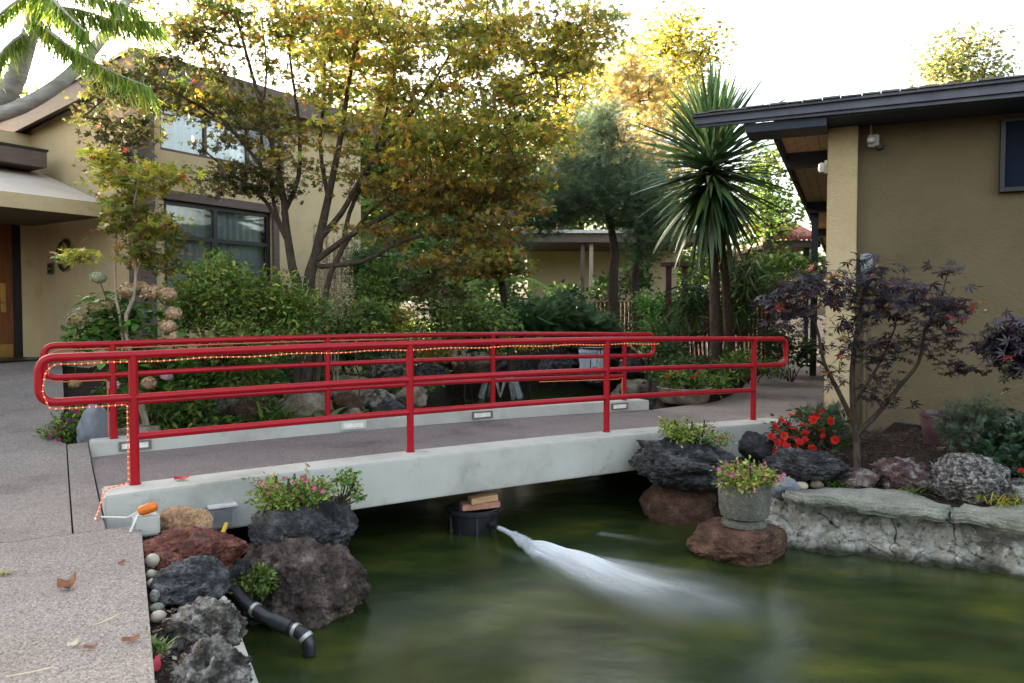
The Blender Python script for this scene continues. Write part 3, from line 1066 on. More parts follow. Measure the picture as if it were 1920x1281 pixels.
def edgeL(w):
    return -0.02 + 0.066 * (w + 0.62)
# slab along the pond, towards the camera
wsC = [-7.5, -5.0, -3.3]
strip_slab('paving_slab', [[pz(-7.0 + (edgeL(w) + 7.0) * i / 6, w) for i in range(7)] for w in (-8.5, -5.5, -3.36)], path, M['aggregate'])
strip_slab('paving_slab', [[pz(-7.0 + (edgeL(w) + 7.0) * i / 6, w) for i in range(7)] for w in (-3.348, -2.0, -0.632)], path, M['aggregate'])
# strip in front of the bridge and the field beyond
strip_slab('paving_slab', [[pz(s, w) for s in (-0.414, -0.232)] for w in (-0.62, 0.5, 1.6, 2.66)], path, M['aggregate'])
rowsB = []
for w in list(np.linspace(-0.622, 2.7, 9)) + list(np.linspace(2.9, 11.0, 26)):
    sr_ = -0.425
    if w > 2.7:
        lo, hi = -14.0, 2.0                      # where this row meets the planting bed
        for _ in range(40):
            mid = (lo + hi) / 2
            q = BP(mid, w, 0)
            if q.x < float(xr(q.y)): lo = mid
            else: hi = mid
        sr_ = min(lo, -0.425)
    rowsB.append([pz(-14 + (sr_ + 14) * i / 24, w) for i in range(25)])
strip_slab('paving_slab', rowsB, path, M['aggregate'])

# path beyond the bridge
rpath = thing('garden_path', None, None, (4, 11, 0))
tag(rpath, 'exposed aggregate path leading off beyond the bridge', None, kind='structure')
def rp_rows(y0, y1, n):
    R_ = []
    for k in range(n):
        y = y0 + (y1 - y0) * k / (n - 1)
        l, r = rpath_edges(y)
        R_.append([(float(l + (r - l) * i / 4), y, 0.0 + 0.003) for i in range(5)])
    return R_
strip_slab('paving_slab', rp_rows(9.3, 14.2, 22), rpath, M['aggregate'])
strip_slab('paving_slab', rp_rows(14.215, 30, 24), rpath, M['aggregate'])

# pond wall below the slab edge
pwall = MB()
ptsL = [BP(edgeL(w) + 0.005, w, 0) for w in (-8.5, -5.0, -3.0, -1.6, -0.62)]
out_ = [((p + BU * 0.37).x, (p + BU * 0.37).y) for p in ptsL[:4]]
inn_ = [((p + BU * 0.43).x, (p + BU * 0.43).y) for p in reversed(ptsL[:4])]
pwall.prism(out_ + inn_, -1.15, -0.24)
tag(pwall.build('pond_wall', M['concrete'], None, loc=(ptsL[2].x, ptsL[2].y, -1.1), bevel=0.01), 'narrow pale concrete lip of the pond below the pitted rocks', 'wall')

# ------------------------------------------------------------------ the bridge
def arch(s): return 0.045 * max(0.0, 1 - ((s - 3.36) / 3.6) ** 2)
S0, S1 = -0.22, 7.06
bridge = thing('footbridge', 'low arched footbridge with pale concrete kerbs over the pond', 'bridge', BP(3.36, 1.2, -0.2))
def arch_beam(name, w0, w1, z0, z1, mat, s0=S0, s1=S1, bevel=0.012, n=28, zb_arch=True):
    mb = MB()
    secs = []
    for i in range(n + 1):
        s = s0 + (s1 - s0) * i / n
        a = arch(s)
        ab = a * 1.0 if zb_arch else 0
        secs.append([BP(s, w0, z0 + ab), BP(s, w1, z0 + ab), BP(s, w1, z1 + a), BP(s, w0, z1 + a)])
    for sc in secs: mb.v += sc
    for i in range(n):
        for k in range(4):
            k2 = (k + 1) % 4
            mb.f.append([i * 4 + k, i * 4 + k2, i * 4 + 4 + k2, i * 4 + 4 + k])
    mb.f.append([0, 1, 2, 3]); mb.f.append([n * 4 + k for k in range(4)])
    me = bpy.data.meshes.new(name)
    me.from_pydata([tuple(v) for v in mb.v], [], mb.f)
    bm = bmesh.new(); bm.from_mesh(me)
    bmesh.ops.recalc_face_normals(bm, faces=bm.faces)
    eds = [e for e in bm.edges if len(e.link_faces) == 2 and e.calc_face_angle(0) > 0.6]
    bmesh.ops.bevel(bm, geom=eds, offset=bevel, segments=2, affect='EDGES', clamp_overlap=True)
    bm.to_mesh(me); bm.free()
    return link(name, me, mat, bridge)
arch_beam('kerb_beam', -0.26, 0.10, -0.235, 0.14, M['concrete'])
arch_beam('kerb_beam', 2.30, 2.62, -0.235, 0.14, M['concrete'])
arch_beam('deck', 0.103, 2.297, -0.20, 0.0, M['deck'], bevel=0.003)
for (s_, faded_frame) in ((0.18, 0), (2.49, 1), (4.22, 0), (6.49, 0)):  # the second light has a frame faded to white
    a_ = arch(s_)
    mb = MB()
    c = BP(s_, 2.292, 0.075 + a_)
    wd, ht = 0.30, 0.095
    for (dx, dz, sx, sz) in ((0, ht / 2 - 0.0085, wd, 0.017), (0, -ht / 2 + 0.0085, wd, 0.017), (-wd / 2 + 0.0125, 0, 0.025, ht - 0.034), (wd / 2 - 0.0125, 0, 0.025, ht - 0.034)):
        mb.box(c + BU * dx + Vector((0, 0, dz)), sx, 0.022, sz, BU, BV)
    fr = mb.build('kerb_light', M['white'] if faded_frame else M['bronze'], bridge)
    mb = MB().box(c + BV * 0.003, wd - 0.054, 0.012, ht - 0.038, BU, BV)
    mb.build('lens', M['lens'], fr)
# abutments carry the bridge on either bank
for s_, lab in ((-0.05, 'left'), (6.75, 'right')):
    mb = MB().box(BP(s_ + (0.22 if s_ < 1 else -0.1), 1.18, -0.72), 0.62, 2.8, 0.96, BU, BV)
    mb.build('abutment', M['concrete'], bridge)

POSTS = [0.0, 2.236, 4.472, 6.708]
def railing(label, w, group):
    root = thing('handrail', label, 'handrail', BP(3.36, w, 0.14), group)
    zb = 0.14
    HT, HM, HL = 0.975, 0.655, 0.36
    r_ = 0.031
    def za(s, h): return BP(s, w, zb + arch(s) + h)
    sl, sr = -0.60, 7.28
    top = [za(0.02, HM), za(sl, HM), za(sl, HT)] + [za(s, HT) for s in np.linspace(0.0, 6.708, 13)] + [za(sr, HT), za(sr, HM), za(6.69, HM)]
    MB().tube(fillet(top, 0.11, 7), r_, 14).build('top_rail', M['red'], root, smooth=True)
    for h, nm in ((HM, 'middle_rail'), (HL, 'lower_rail')):
        for a, b in zip(POSTS[:-1], POSTS[1:]):
            MB().tube([za(s, h) for s in np.linspace(a, b, 5)], r_ * 0.92, 12).build(nm, M['red'], root, smooth=True)
    for s in POSTS:
        MB().tube([za(s, -0.01), za(s, HT - 0.005)], r_ * 1.06, 14).build('post', M['red'], root, smooth=True)
        MB().tube([za(s, 0.0), za(s, 0.010)], r_ * 1.35, 14).build('weld_collar', M['red'], root, smooth=True)
    return root, za, HT, HM, HL, sl, sr
R1 = railing('red tubular handrail on the nearer kerb, rope light strung under its top rail', 0.03, 'red handrails of the bridge')
R2 = railing('red tubular handrail on the farther kerb, behind the nearer one', 2.46, 'red handrails of the bridge')

def polyline_resample(pts, d):
    out = [pts[0]]
    acc = 0.0
    for a, b in zip(pts[:-1], pts[1:]):
        L_ = (b - a).length
        t = d - acc
        while t <= L_:
            out.append(a.lerp(b, t / L_))
            t += d
        acc = (acc + L_) % d
    return out
def rope_light(label, R, w, s_end, floor_pts, group, bulbmat, kind):
    root, za, HT, HM, HL, sl, sr = R
    off = Vector((0, 0, -0.044))
    o_in = -BV * 0.012
    rr = random.Random(5)
    pts = []
    if kind == 'near':
        pts += floor_pts
        pts += [za(-0.045, 0.02) + o_in, za(-0.045, HL) + o_in, za(-0.045, HM - 0.05) + o_in, za(-0.07, HM - 0.048) + o_in]
        pts += [za(sl * 0.5, HM) + off * 1.05 + o_in, za(sl + 0.06, HM) + off + o_in - BV * 0.02, za(sl + 0.02, HM + 0.08) - BV * 0.034, za(sl + 0.04, HT - 0.1) - BV * 0.02,
                za(sl + 0.10, HT) + off + o_in]
        pts += [za(s, HT) + off + o_in + Vector((0, 0, -0.006 * (1 + math.sin(s * 9)))) for s in np.linspace(sl + 0.25, s_end, 34)]
    else:
        pts += [za(6.66, 0.03) + o_in, za(6.66, HM - 0.25) + o_in, za(6.66, HM - 0.3) + o_in, za(6.6, HL + 0.0) + off + o_in, za(5.2, HL) + off + o_in]
    cord = fillet(pts, 0.03, 4)
    t = thing('rope_light', label, 'rope light', tuple(pts[0]), group)
    MB().tube(cord, 0.0048, 8).build('cord', M['cord'], t, smooth=True)
    beads = polyline_resample(cord, 0.042)
    V, F = [], []
    oc = [(1, 0, 0), (-1, 0, 0), (0, 1, 0), (0, -1, 0), (0, 0, 1), (0, 0, -1)]
    tri = [(0, 2, 4), (2, 1, 4), (1, 3, 4), (3, 0, 4), (2, 0, 5), (1, 2, 5), (3, 1, 5), (0, 3, 5)]
    for b in beads:
        n = len(V)
        V += [b + Vector(q) * 0.0068 for q in oc]
        F += [tuple(n + k for k in f) for f in tri]
    me = bpy.data.meshes.new('bulbs'); me.from_pydata([tuple(v) for v in V], [], F)
    tag(link('bulbs', me, bulbmat, t), kind='stuff')
    return t
fl = [BP(-0.28, -0.34, 0.012), BP(-0.25, -0.24, 0.05), BP(-0.235, -0.18, 0.10), BP(-0.20, -0.10, 0.158)]
rope_light('glowing orange rope light under the nearer top rail, its tail hanging to the paving', R1, 0.03, 5.2, fl, None, M['bulb'], 'near')
rope_light('short glowing rope light down the last post of the farther handrail', R2, 2.46, 0, [], None, M['dimbulb'], 'far')
t = thing('rope_light', 'faint rope light under the left loop of the farther handrail', 'rope light', tuple(R2[1](0, 0.3)))
root, za, HT, HM, HL, sl, sr = R2
cord = fillet([za(-0.05, 0.02), za(-0.05, HM - 0.05), za(-0.10, HM - 0.045), za(sl + 0.1, HM - 0.044), za(sl + 0.04, HM - 0.01) - BV * 0.02, za(sl + 0.035, HT - 0.08) - BV * 0.03, za(sl + 0.14, HT - 0.044)]
              + [za(s, HT - 0.046) for s in np.linspace(0, 3.2, 12)], 0.03, 4)
MB().tube(cord, 0.0065, 8).build('cord', M['cord'], t, smooth=True)

# ------------------------------------------------------------------ right building
C0 = Vector((4.05, 9.80, 0))
QU = Vector((0.912, -0.41, 0)).normalized()
QV = Vector((0.41, 0.912, 0)).normalized()
def Q(a, b, z): return C0 + QU * a + QV * b + Vector((0, 0, z))
def qbox(a0, a1, b0, b1, z0, z1):
    return MB().box(Q((a0 + a1) / 2, (b0 + b1) / 2, (z0 + z1) / 2), a1 - a0, b1 - b0, z1 - z0, QU, QV)
rb = thing('lodge', 'stucco lodge with shade-toned walls and deep grey eaves on the right', 'building', Q(2, 4, 0))
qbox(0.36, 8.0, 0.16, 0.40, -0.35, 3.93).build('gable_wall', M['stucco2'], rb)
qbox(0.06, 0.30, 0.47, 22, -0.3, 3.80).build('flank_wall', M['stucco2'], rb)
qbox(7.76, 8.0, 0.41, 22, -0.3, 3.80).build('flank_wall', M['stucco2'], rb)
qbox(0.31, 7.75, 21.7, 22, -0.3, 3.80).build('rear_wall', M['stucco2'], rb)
qbox(0.0, 0.355, 0.0, 0.46, -0.3, 3.805).build('corner_pillar', M['stucco'], rb, bevel=0.012)
wn_ = qbox(1.95, 3.4, 0.10, 0.155, 2.93, 3.70).build('window', M['darkpane'], rb)
for (a0, a1, z0, z1) in ((1.90, 3.45, 3.702, 3.75), (1.90, 3.45, 2.88, 2.928), (1.90, 1.948, 2.93, 3.70)):
    qbox(a0, a1, 0.07, 0.155, z0, z1).build('window_frame', M['black'], wn_)
# eave: front boards, soffit, beams and planks
def taper_board(a0, a1, b0, b1, zl0, zl1, zr0, zr1, name, mat):
    e = [Q(a0, b0, zl0), Q(a1, b0, zr0), Q(a1, b1, zr0), Q(a0, b1, zl0), Q(a0, b0, zl1), Q(a1, b0, zr1), Q(a1, b1, zr1), Q(a0, b1, zl1)]
    return MB().hexa(e).build(name, mat, rb)
taper_board(-1.57, 8.3, -0.64, -0.58, 3.865, 3.945, 3.88, 4.02, 'fascia_board', M['fascia'])
taper_board(-1.57, 8.3, -0.60, -0.55, 3.835, 3.862, 3.80, 3.877, 'fascia_trim', M['fascia'])
taper_board(-1.60, 8.3, -0.69, -0.585, 3.948, 3.975, 4.023, 4.06, 'drip_board', M['fascia'])
qbox(-0.95, -0.0, -0.54, -0.02, 3.72, 3.83).build('outrigger_beam', M['navy'], rb)
qbox(0.0, 8.2, -0.54, 0.155, 3.81, 3.86).build('front_soffit', M['navy'], rb)
roofm = MB().hexa([Q(-0.64, -0.54, 3.90), Q(8.4, -0.54, 3.90), Q(8.4, 22.5, 3.90), Q(-0.64, 22.5, 3.90), Q(-0.64, -0.54, 3.955), Q(8.4, -0.54, 4.04), Q(8.4, 22.5, 4.3), Q(-0.64, 22.5, 4.0)])
roof_r = roofm.build('roof', M['shingle'], rb)
rs = random.Random(4)
a_ = -1.58
while a_ < 8.2:
    wd = rs.uniform(0.16, 0.30)
    f_ = (a_ + 1.6) / 9.9
    zz = 3.978 + 0.085 * f_ + rs.uniform(0, 0.006)
    e = [Q(a_, -0.71 - rs.uniform(0, 0.02), zz), Q(a_ + wd - 0.008, -0.71 - rs.uniform(0, 0.02), zz), Q(a_ + wd - 0.008, -0.40, zz + 0.035), Q(a_, -0.40, zz + 0.035)]
    th = rs.uniform(0.012, 0.022)
    MB().hexa(e + [p + Vector((0, 0, th)) for p in e]).build('shingle', M['shingle'], roof_r)
    a_ += wd
qbox(-0.66, -0.61, 0.0, 21.5, 3.70, 3.86).build('eave_fascia', M['navy'], rb)
for i in range(4):
    qbox(-0.60 + i * 0.155, -0.60 + i * 0.155 + 0.146, 0.0, 21.5, 3.815, 3.84).build('soffit_plank', M['plank'], rb)
for b_ in (1.45, 6.9, 12.5, 18.0):
    qbox(-0.605, 0.055, b_, b_ + 0.16, 3.60, 3.812).build('rafter', M['navy'], rb)
qbox(-0.56, -0.42, 8.0, 8.14, -0.2, 3.813).build('eave_post', M['navy'], rb)

# lamps fixed to the lodge
fl_ = thing('floodlight', 'small twin-head floodlight hung under the lodge eave beside the pillar', 'light', Q(0.50, 0.05, 3.80))
MB().tube([Q(0.50, 0.06, 3.808), Q(0.50, 0.06, 3.66)], 0.012, 8).build('stem', M['grey_metal'], fl_)
MB().box(Q(0.53, 0.05, 3.60), 0.13, 0.07, 0.15, QU, QV).build('junction_box', M['grey_metal'], fl_, bevel=0.01)
MB().lathe(Q(0.50, -0.02, 3.56), [(0.02, 0), (0.045, 0.02), (0.05, 0.06), (0.02, 0.07)], 14).build('lamp_head', M['white'], fl_, smooth=True)
MB().lathe(Q(0.60, -0.02, 3.46), [(0.02, 0), (0.045, 0.02), (0.05, 0.06), (0.02, 0.07)], 14).build('lamp_head', M['black'], fl_, smooth=True)
sp = thing('spotlight', 'little white spotlight on the inner side of the lodge pillar', 'light', Q(-0.03, 0.08, 3.30))
MB().box(Q(-0.02, 0.10, 3.33), 0.04, 0.08, 0.16, QU, QV).build('bracket', M['white'], sp, bevel=0.008)
MB().lathe(Q(-0.07, 0.06, 3.26), [(0.03, 0), (0.045, 0.03), (0.04, 0.10), (0.015, 0.12)], 14).build('lamp_head', M['white'], sp, smooth=True)
ja = thing('wall_lantern', 'glass jar wall lantern low on the lodge wall by the pillar', 'lantern', Q(0.47, 0.08, 1.95))
MB().lathe(Q(0.47, 0.08, 1.98), [(0.05, 0), (0.075, 0.03), (0.08, 0.12), (0.07, 0.20), (0.045, 0.215)], 20).build('glass', M['glass_jar'], ja, smooth=True)
MB().lathe(Q(0.47, 0.08, 1.94), [(0.055, 0), (0.062, 0.045)], 20).build('base', M['grey_metal'], ja, smooth=True)
MB().lathe(Q(0.47, 0.08, 2.03), [(0.02, 0), (0.03, 0.03), (0.02, 0.06)], 12).build('bulb', M['yellow'], ja, smooth=True)
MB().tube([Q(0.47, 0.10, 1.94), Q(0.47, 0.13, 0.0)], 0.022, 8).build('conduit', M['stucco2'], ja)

# ------------------------------------------------------------------ left house
H0 = Vector((-5.69, 11.71, 0))
HU = Vector((0.55, 0.835, 0)).normalized()       # along the windowed wall, going back
HV = Vector((-HU.y, HU.x, 0))                    # along the gable wall, going left and back
def H(a, b, z): return H0 + HU * a + HV * b + Vector((0, 0, z))
def hbox(a0, a1, b0, b1, z0, z1):
    return MB().box(H((a0 + a1) / 2, (b0 + b1) / 2, (z0 + z1) / 2), a1 - a0, b1 - b0, z1 - z0, HU, HV)
hs = thing('house', 'tan stucco house with brown trim and a porch on the left', 'building', H(2, 2, 0.3))
def wall_with_holes(a0, a1, z0, z1, holes, b0, b1, mat, nm):
    """wall along HU with rectangular openings; built from butted boxes"""
    az = sorted(set([a0, a1] + [h[0] for h in holes] + [h[1] for h in holes]))
    zz = sorted(set([z0, z1] + [h[2] for h in holes] + [h[3] for h in holes]))
    V, F, idx = [], [], {}
    def solid(i, j):
        if i < 0 or j < 0 or i >= len(az) - 1 or j >= len(zz) - 1: return False
        ca, cz = (az[i] + az[i + 1]) / 2, (zz[j] + zz[j + 1]) / 2
        return not any(h[0] < ca < h[1] and h[2] < cz < h[3] for h in holes)
    def vid(i, j, b):
        k = (i, j, b)
        if k not in idx:
            idx[k] = len(V)
            V.append(tuple(H(az[i], b, zz[j])))
        return idx[k]
    for i in range(len(az) - 1):
        for j in range(len(zz) - 1):
            if not solid(i, j): continue
            for b in (b0, b1):
                F.append((vid(i, j, b), vid(i + 1, j, b), vid(i + 1, j + 1, b), vid(i, j + 1, b)))
            for (di, dj, e0, e1) in ((-1, 0, (i, j), (i, j + 1)), (1, 0, (i + 1, j), (i + 1, j + 1)), (0, -1, (i, j), (i + 1, j)), (0, 1, (i, j + 1), (i + 1, j + 1))):
                if not solid(i + di, j + dj):
                    F.append((vid(*e0, b0), vid(*e1, b0), vid(*e1, b1), vid(*e0, b1)))
    me = bpy.data.meshes.new(nm); me.from_pydata(V, [], F)
    bm = bmesh.new(); bm.from_mesh(me); bmesh.ops.recalc_face_normals(bm, faces=bm.faces); bm.to_mesh(me); bm.free()
    return link(nm, me, mat, hs)
LOW = (0.36, 2.45, 1.55, 3.24)
CLE = (0.32, 2.75, 4.0, 4.72)
wall_with_holes(0.16, 4.70, -0.25, 5.12, [LOW, CLE], 0.0, 0.22, M['stucco'], 'window_wall')
# gable wall going left and back, low pitch
def hexw(b0, b1, zt0, zt1, nm, mat, a0=0.0, a1=0.2, z0=-0.25):
    e = [H(a0, b0, z0), H(a1, b0, z0), H(a1, b1, z0), H(a0, b1, z0), H(a0, b0, zt0), H(a1, b0, zt0), H(a1, b1, zt1), H(a0, b1, zt1)]
    return MB().hexa(e).build(nm, mat, hs)
hexw(0.225, 7.0, 5.05, 4.30, 'gable_wall', M['stucco'])
hbox(-0.10, 0.155, -0.12, 0.22, -0.25, 5.05).build('corner_post', M['brown'], hs, bevel=0.01)
hbox(4.5, 4.70, 0.225, 7.0, 0.2, 5.0).build('back_wall', M['stucco'], hs)
# roof: low monopitch falling to the left, fascia boards round it
e = [H(-0.20, -0.25, 5.13), H(4.9, -0.25, 5.13), H(4.9, 7.6, 4.33), H(-0.20, 7.6, 4.33), H(-0.20, -0.25, 5.34), H(4.9, -0.25, 5.34), H(4.9, 7.6, 4.50), H(-0.20, 7.6, 4.50)]
hr = MB().hexa(e).build('roof', M['shingle'], hs)
hbox(-0.27, 4.95, -0.32, -0.255, 5.00, 5.36).build('fascia_board', M['brown'], hr)
e = [H(-0.27, -0.25, 5.00), H(-0.205, -0.25, 5.00), H(-0.205, 7.6, 4.16), H(-0.27, 7.6, 4.16), H(-0.27, -0.25, 5.30), H(-0.205, -0.25, 5.30), H(-0.205, 7.6, 4.46), H(-0.27, 7.6, 4.46)]
MB().hexa(e).build('barge_board', M['brown'], hr)
e = [p + Vector((0, 0, 0.302)) - HU * 0.03 for p in e[:4]] + [p + Vector((0, 0, 0.06)) - HU * 0.03 for p in e[4:]]
MB().hexa(e).build('roof_edging', M['black'], hr)
# windows
def window(name, a0, a1, z0, z1, fw, mulls, trans, fmat, glassmat, curtain=False):
    fr = hbox(a0, a1, 0.05, 0.12, z0, z0 + fw).build(name, fmat, hs)
    hbox(a0, a1, 0.05, 0.12, z1 - fw, z1).build('window_frame', fmat, fr)
    hbox(a0, a0 + fw, 0.05, 0.12, z0 + fw, z1 - fw).build('window_frame', fmat, fr)
    hbox(a1 - fw, a1, 0.05, 0.12, z0 + fw, z1 - fw).build('window_frame', fmat, fr)
    edges = [a0 + fw] + [q for m_ in mulls for q in (m_ - fw / 2, m_ + fw / 2)] + [a1 - fw]
    for m_ in mulls:
        hbox(m_ - fw / 2, m_ + fw / 2, 0.052, 0.118, z0 + fw, z1 - fw).build('mullion', fmat, fr)
    for i in range(0, len(edges), 2):
        zs_ = [z0 + fw] + [q for t_ in trans for q in (t_ - fw * 0.45, t_ + fw * 0.45)] + [z1 - fw]
        for t_ in trans:
            hbox(edges[i], edges[i + 1], 0.054, 0.116, t_ - fw * 0.45, t_ + fw * 0.45).build('transom', fmat, fr)
        for j in range(0, len(zs_), 2):
            hbox(edges[i], edges[i + 1], 0.08, 0.086, zs_[j], zs_[j + 1]).build('pane', glassmat, fr)
    if curtain:
        n = 90
        V, F = [], []
        for i in range(n + 1):
            a = a0 + 0.05 + (a1 - a0 - 0.1) * i / n
            b = 0.20 + 0.028 * math.sin(i * 1.05) + 0.012 * math.sin(i * 2.7)
            V += [tuple(H(a, b, z0 + 0.02)), tuple(H(a, b, z1 - 0.02))]
        F = [(2 * i, 2 * i + 2, 2 * i + 3, 2 * i + 1) for i in range(n)]
        me = bpy.data.meshes.new('curtain'); me.from_pydata(V, [], F); me.shade_smooth()
        link('curtain', me, M['curtain'], fr)
    return fr
window('window', LOW[0], LOW[1], LOW[2], LOW[3], 0.075, [1.33], [2.66], M['black'], M['glass'], True)
window('window', CLE[0], CLE[1], CLE[2], CLE[3], 0.05, [1.16, 2.0], [], M['brown'], M['glass'], True)
hbox(LOW[0] - 0.06, LOW[1] + 0.14, -0.05, -0.002, LOW[3] + 0.0, LOW[3] + 0.14).build('window_trim', M['brown'], hs)
hbox(LOW[1] + 0.002, LOW[1] + 0.13, -0.05, -0.002, 1.4, LOW[3] - 0.002).build('window_trim', M['brown'], hs)
hbox(CLE[0] - 0.06, CLE[1] + 0.06, -0.045, -0.002, CLE[3], CLE[3] + 0.07).build('window_trim', M['brown'], hs)
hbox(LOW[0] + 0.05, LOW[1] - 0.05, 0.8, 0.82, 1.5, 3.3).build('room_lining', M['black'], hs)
hbox(CLE[0], CLE[1], 0.8, 0.82, 3.95, 4.8).build('room_lining', M['cream'], hs)
# porch: wall with door at its end, parallel to the window wall
PB = 3.22                                            # where the porch wall starts along the gable wall
def hw(a0, a1, z0, z1, b0=PB, b1=PB + 0.2): return hbox(a0, a1, b0, b1, z0, z1)
hw(-0.30, -0.002, 0.2, 3.9).build('porch_wall', M['stucco'], hs)
hw(-2.9, -2.2, 0.2, 3.9).build('porch_wall', M['stucco'], hs)
hw(-2.2, -0.30, 3.22, 3.9).build('porch_wall', M['stucco'], hs)
dr = hbox(-2.07, -0.42, PB + 0.06, PB + 0.11, 0.66, 3.10).build('door', M['door'], hs)
hbox(-0.42, -0.302, PB + 0.01, PB + 0.15, 0.6, 3.215).build('door_frame', M['black'], hs)
hbox(-2.198, -2.07, PB + 0.01, PB + 0.15, 0.6, 3.215).build('door_frame', M['black'], hs)
hbox(-2.07, -0.42, PB + 0.01, PB + 0.15, 3.10, 3.215).build('door_frame', M['black'], hs)
hbox(-0.62, -0.54, PB + 0.035, PB + 0.058, 1.45, 1.95).build('handle_plate', M['brass'], dr, bevel=0.006)
MB().tube([H(-0.58, PB + 0.035, 1.62), H(-0.58, PB - 0.02, 1.62), H(-0.72, PB - 0.03, 1.62)], 0.013, 8).build('handle', M['brass'], dr)
hbox(-1.2, -0.44, PB + 0.05, PB + 0.058, 0.67, 0.90).build('kick_plate', M['brass'], dr)
hbox(-1.26, -1.25, PB + 0.048, PB + 0.058, 0.67, 3.08).build('door_gap', M['black'], dr)
# unseen wing added behind and left of the porch to block the low sun
hbox(-9.0, -2.905, PB - 0.4, PB + 5, 0.1, 4.9).build('sunblock_wing', M['stucco'], hs)
hbox(-2.9, -0.002, PB + 0.205, PB + 4.6, 0.1, 4.6).build('sunblock_wing', M['stucco'], hs)
# porch roof (awning): eave parallel to the window wall
aw = []
a_e0, a_e1, b_e = -2.6, -0.12, 0.62
top_b, z_e, z_t = 2.2, 3.06, 3.95
e = [H(a_e0, b_e, z_e), H(a_e1, b_e, z_e), H(a_e1, PB + 0.1, z_t), H(a_e0, PB + 0.1, z_t)]
e2 = [p + Vector((0, 0, 0.06)) for p in e]
awn = MB().hexa(e + e2).build('porch_roof', M['awning'], hs)
hbox(a_e0 - 0.02, a_e1 + 0.02, b_e - 0.06, b_e - 0.003, z_e - 0.14, z_e + 0.075).build('porch_fascia', M['stucco'], awn)
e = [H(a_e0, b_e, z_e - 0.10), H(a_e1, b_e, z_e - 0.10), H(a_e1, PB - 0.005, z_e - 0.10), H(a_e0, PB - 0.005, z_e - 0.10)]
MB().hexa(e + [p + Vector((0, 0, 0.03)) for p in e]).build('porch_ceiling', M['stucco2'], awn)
hbox(a_e0, -0.30, 2.25, 3.20, z_t - 0.10, z_t + 0.16).build('porch_cap', M['brown'], awn)
hbox(a_e0, -0.28, 2.23, 3.21, z_t + 0.162, z_t + 0.20).build('porch_cap_edge', M['black'], awn)
# mat and wall things by the door
mt = MB()
mt.box(H(-1.1, PB - 0.65, 0.672), 1.5, 0.9, 0.02, HU, HV)
tag(mt.build('door_mat', M['black'], None, loc=tuple(H(-1.1, PB - 0.65, 0.66))), 'long dark door mat in front of the porch door', 'mat')
sg = thing('wall_plaque', 'small square bronze plaque on the porch wall right of the door', 'plaque', tuple(P(104, 504, 13.0)))
c_ = H(-0.02, 2.80, 2.21)
MB().box(c_, 0.02, 0.20, 0.20, HU, HV).build('plate', M['bronze'], sg, bevel=0.004)
MB().box(c_ - HU * 0.012, 0.008, 0.15, 0.15, HU, HV).build('panel', M['black'], sg)
MB().box(c_ - HU * 0.018, 0.006, 0.09, 0.02, HU, HV).build('raised_bar', M['brass'], sg)
wr = thing('wall_wreath', 'round twig wreath hung on the porch wall behind the young maple', 'wreath', tuple(H(-0.05, 2.25, 2.2)))
rr_ = random.Random(8)
for k_ in range(5):
    ph = rr_.uniform(0, 6)
    ring = [H(-0.06 - 0.02 * math.sin(t_ * 3 + ph), 2.25 + (0.2 + 0.02 * math.sin(5 * t_ + ph)) * math.cos(t_), 2.42 + (0.25 + 0.02 * math.cos(4 * t_ + ph)) * math.sin(t_)) for t_ in np.linspace(0, 6.28, 30)]
    MB().tube(ring, 0.011, 6, caps=False).build('twig', M['bark_dark'], wr, smooth=True)

# ------------------------------------------------------------------ far structures
fb = thing('covered_walkway', 'far tan pavilion with flat pale-edged roof on slim posts', 'building', P(1070, 610, 25))
def pbox(x0, x1, y0, y1, z0, z1): return MB().box(((x0 + x1) / 2, (y0 + y1) / 2, (z0 + z1) / 2), x1 - x0, y1 - y0, z1 - z0)
zr = P(1000, 437, 24).z
pbox(-3.2, 6.2, 24.0, 32.0, zr, zr + 0.10).build('roof', M['white'], fb)
pbox(-3.1, 6.1, 24.1, 31.9, zr - 0.28, zr - 0.003).build('fascia', M['brown'], fb)
pbox(0.55, 6.0, 27.5, 27.8, 0.6, zr - 0.283).build('wall', M['cream'], fb)
pbox(-3.0, -1.0, 27.5, 27.8, 0.6, zr - 0.283).build('wall', M['cream'], fb)
for px_ in (812, 1092, 1108):
    x_ = P(px_, 500, 24.4).x
    pbox(x_ - 0.06, x_ + 0.06, 24.3, 24.42, 0.6, zr - 0.283).build('post', M['brown'] if px_ != 1108 else M['plank'], fb)
rf2 = thing('tiled_roof_pavilion', 'distant low pavilion with a row of red roof tiles beyond the palm-like plant', 'building', P(1490, 560, 26))
c_ = P(1485, 448, 24)
pbox(c_.x - 0.75, c_.x + 0.95, 24.1, 29, c_.z - 0.25, c_.z - 0.03).build('eave', M['brown'], rf2)
for k_ in range(11):
    x_ = c_.x - 0.78 + k_ * 0.165
    MB().tube([(x_, 23.95, c_.z + 0.02), (x_, 26.4, c_.z + 0.75)], 0.078, 10).build('roof_tile', M['tile'], rf2, smooth=True)
for x_ in (c_.x - 0.55, c_.x + 0.6):
    pbox(x_ - 0.07, x_ + 0.07, 24.3, 24.45, 0, c_.z - 0.252).build('post', M['navy'], rf2)
pbox(c_.x - 0.6, c_.x + 0.8, 27.4, 27.6, 0, c_.z - 0.252).build('wall', M['cream'], rf2)

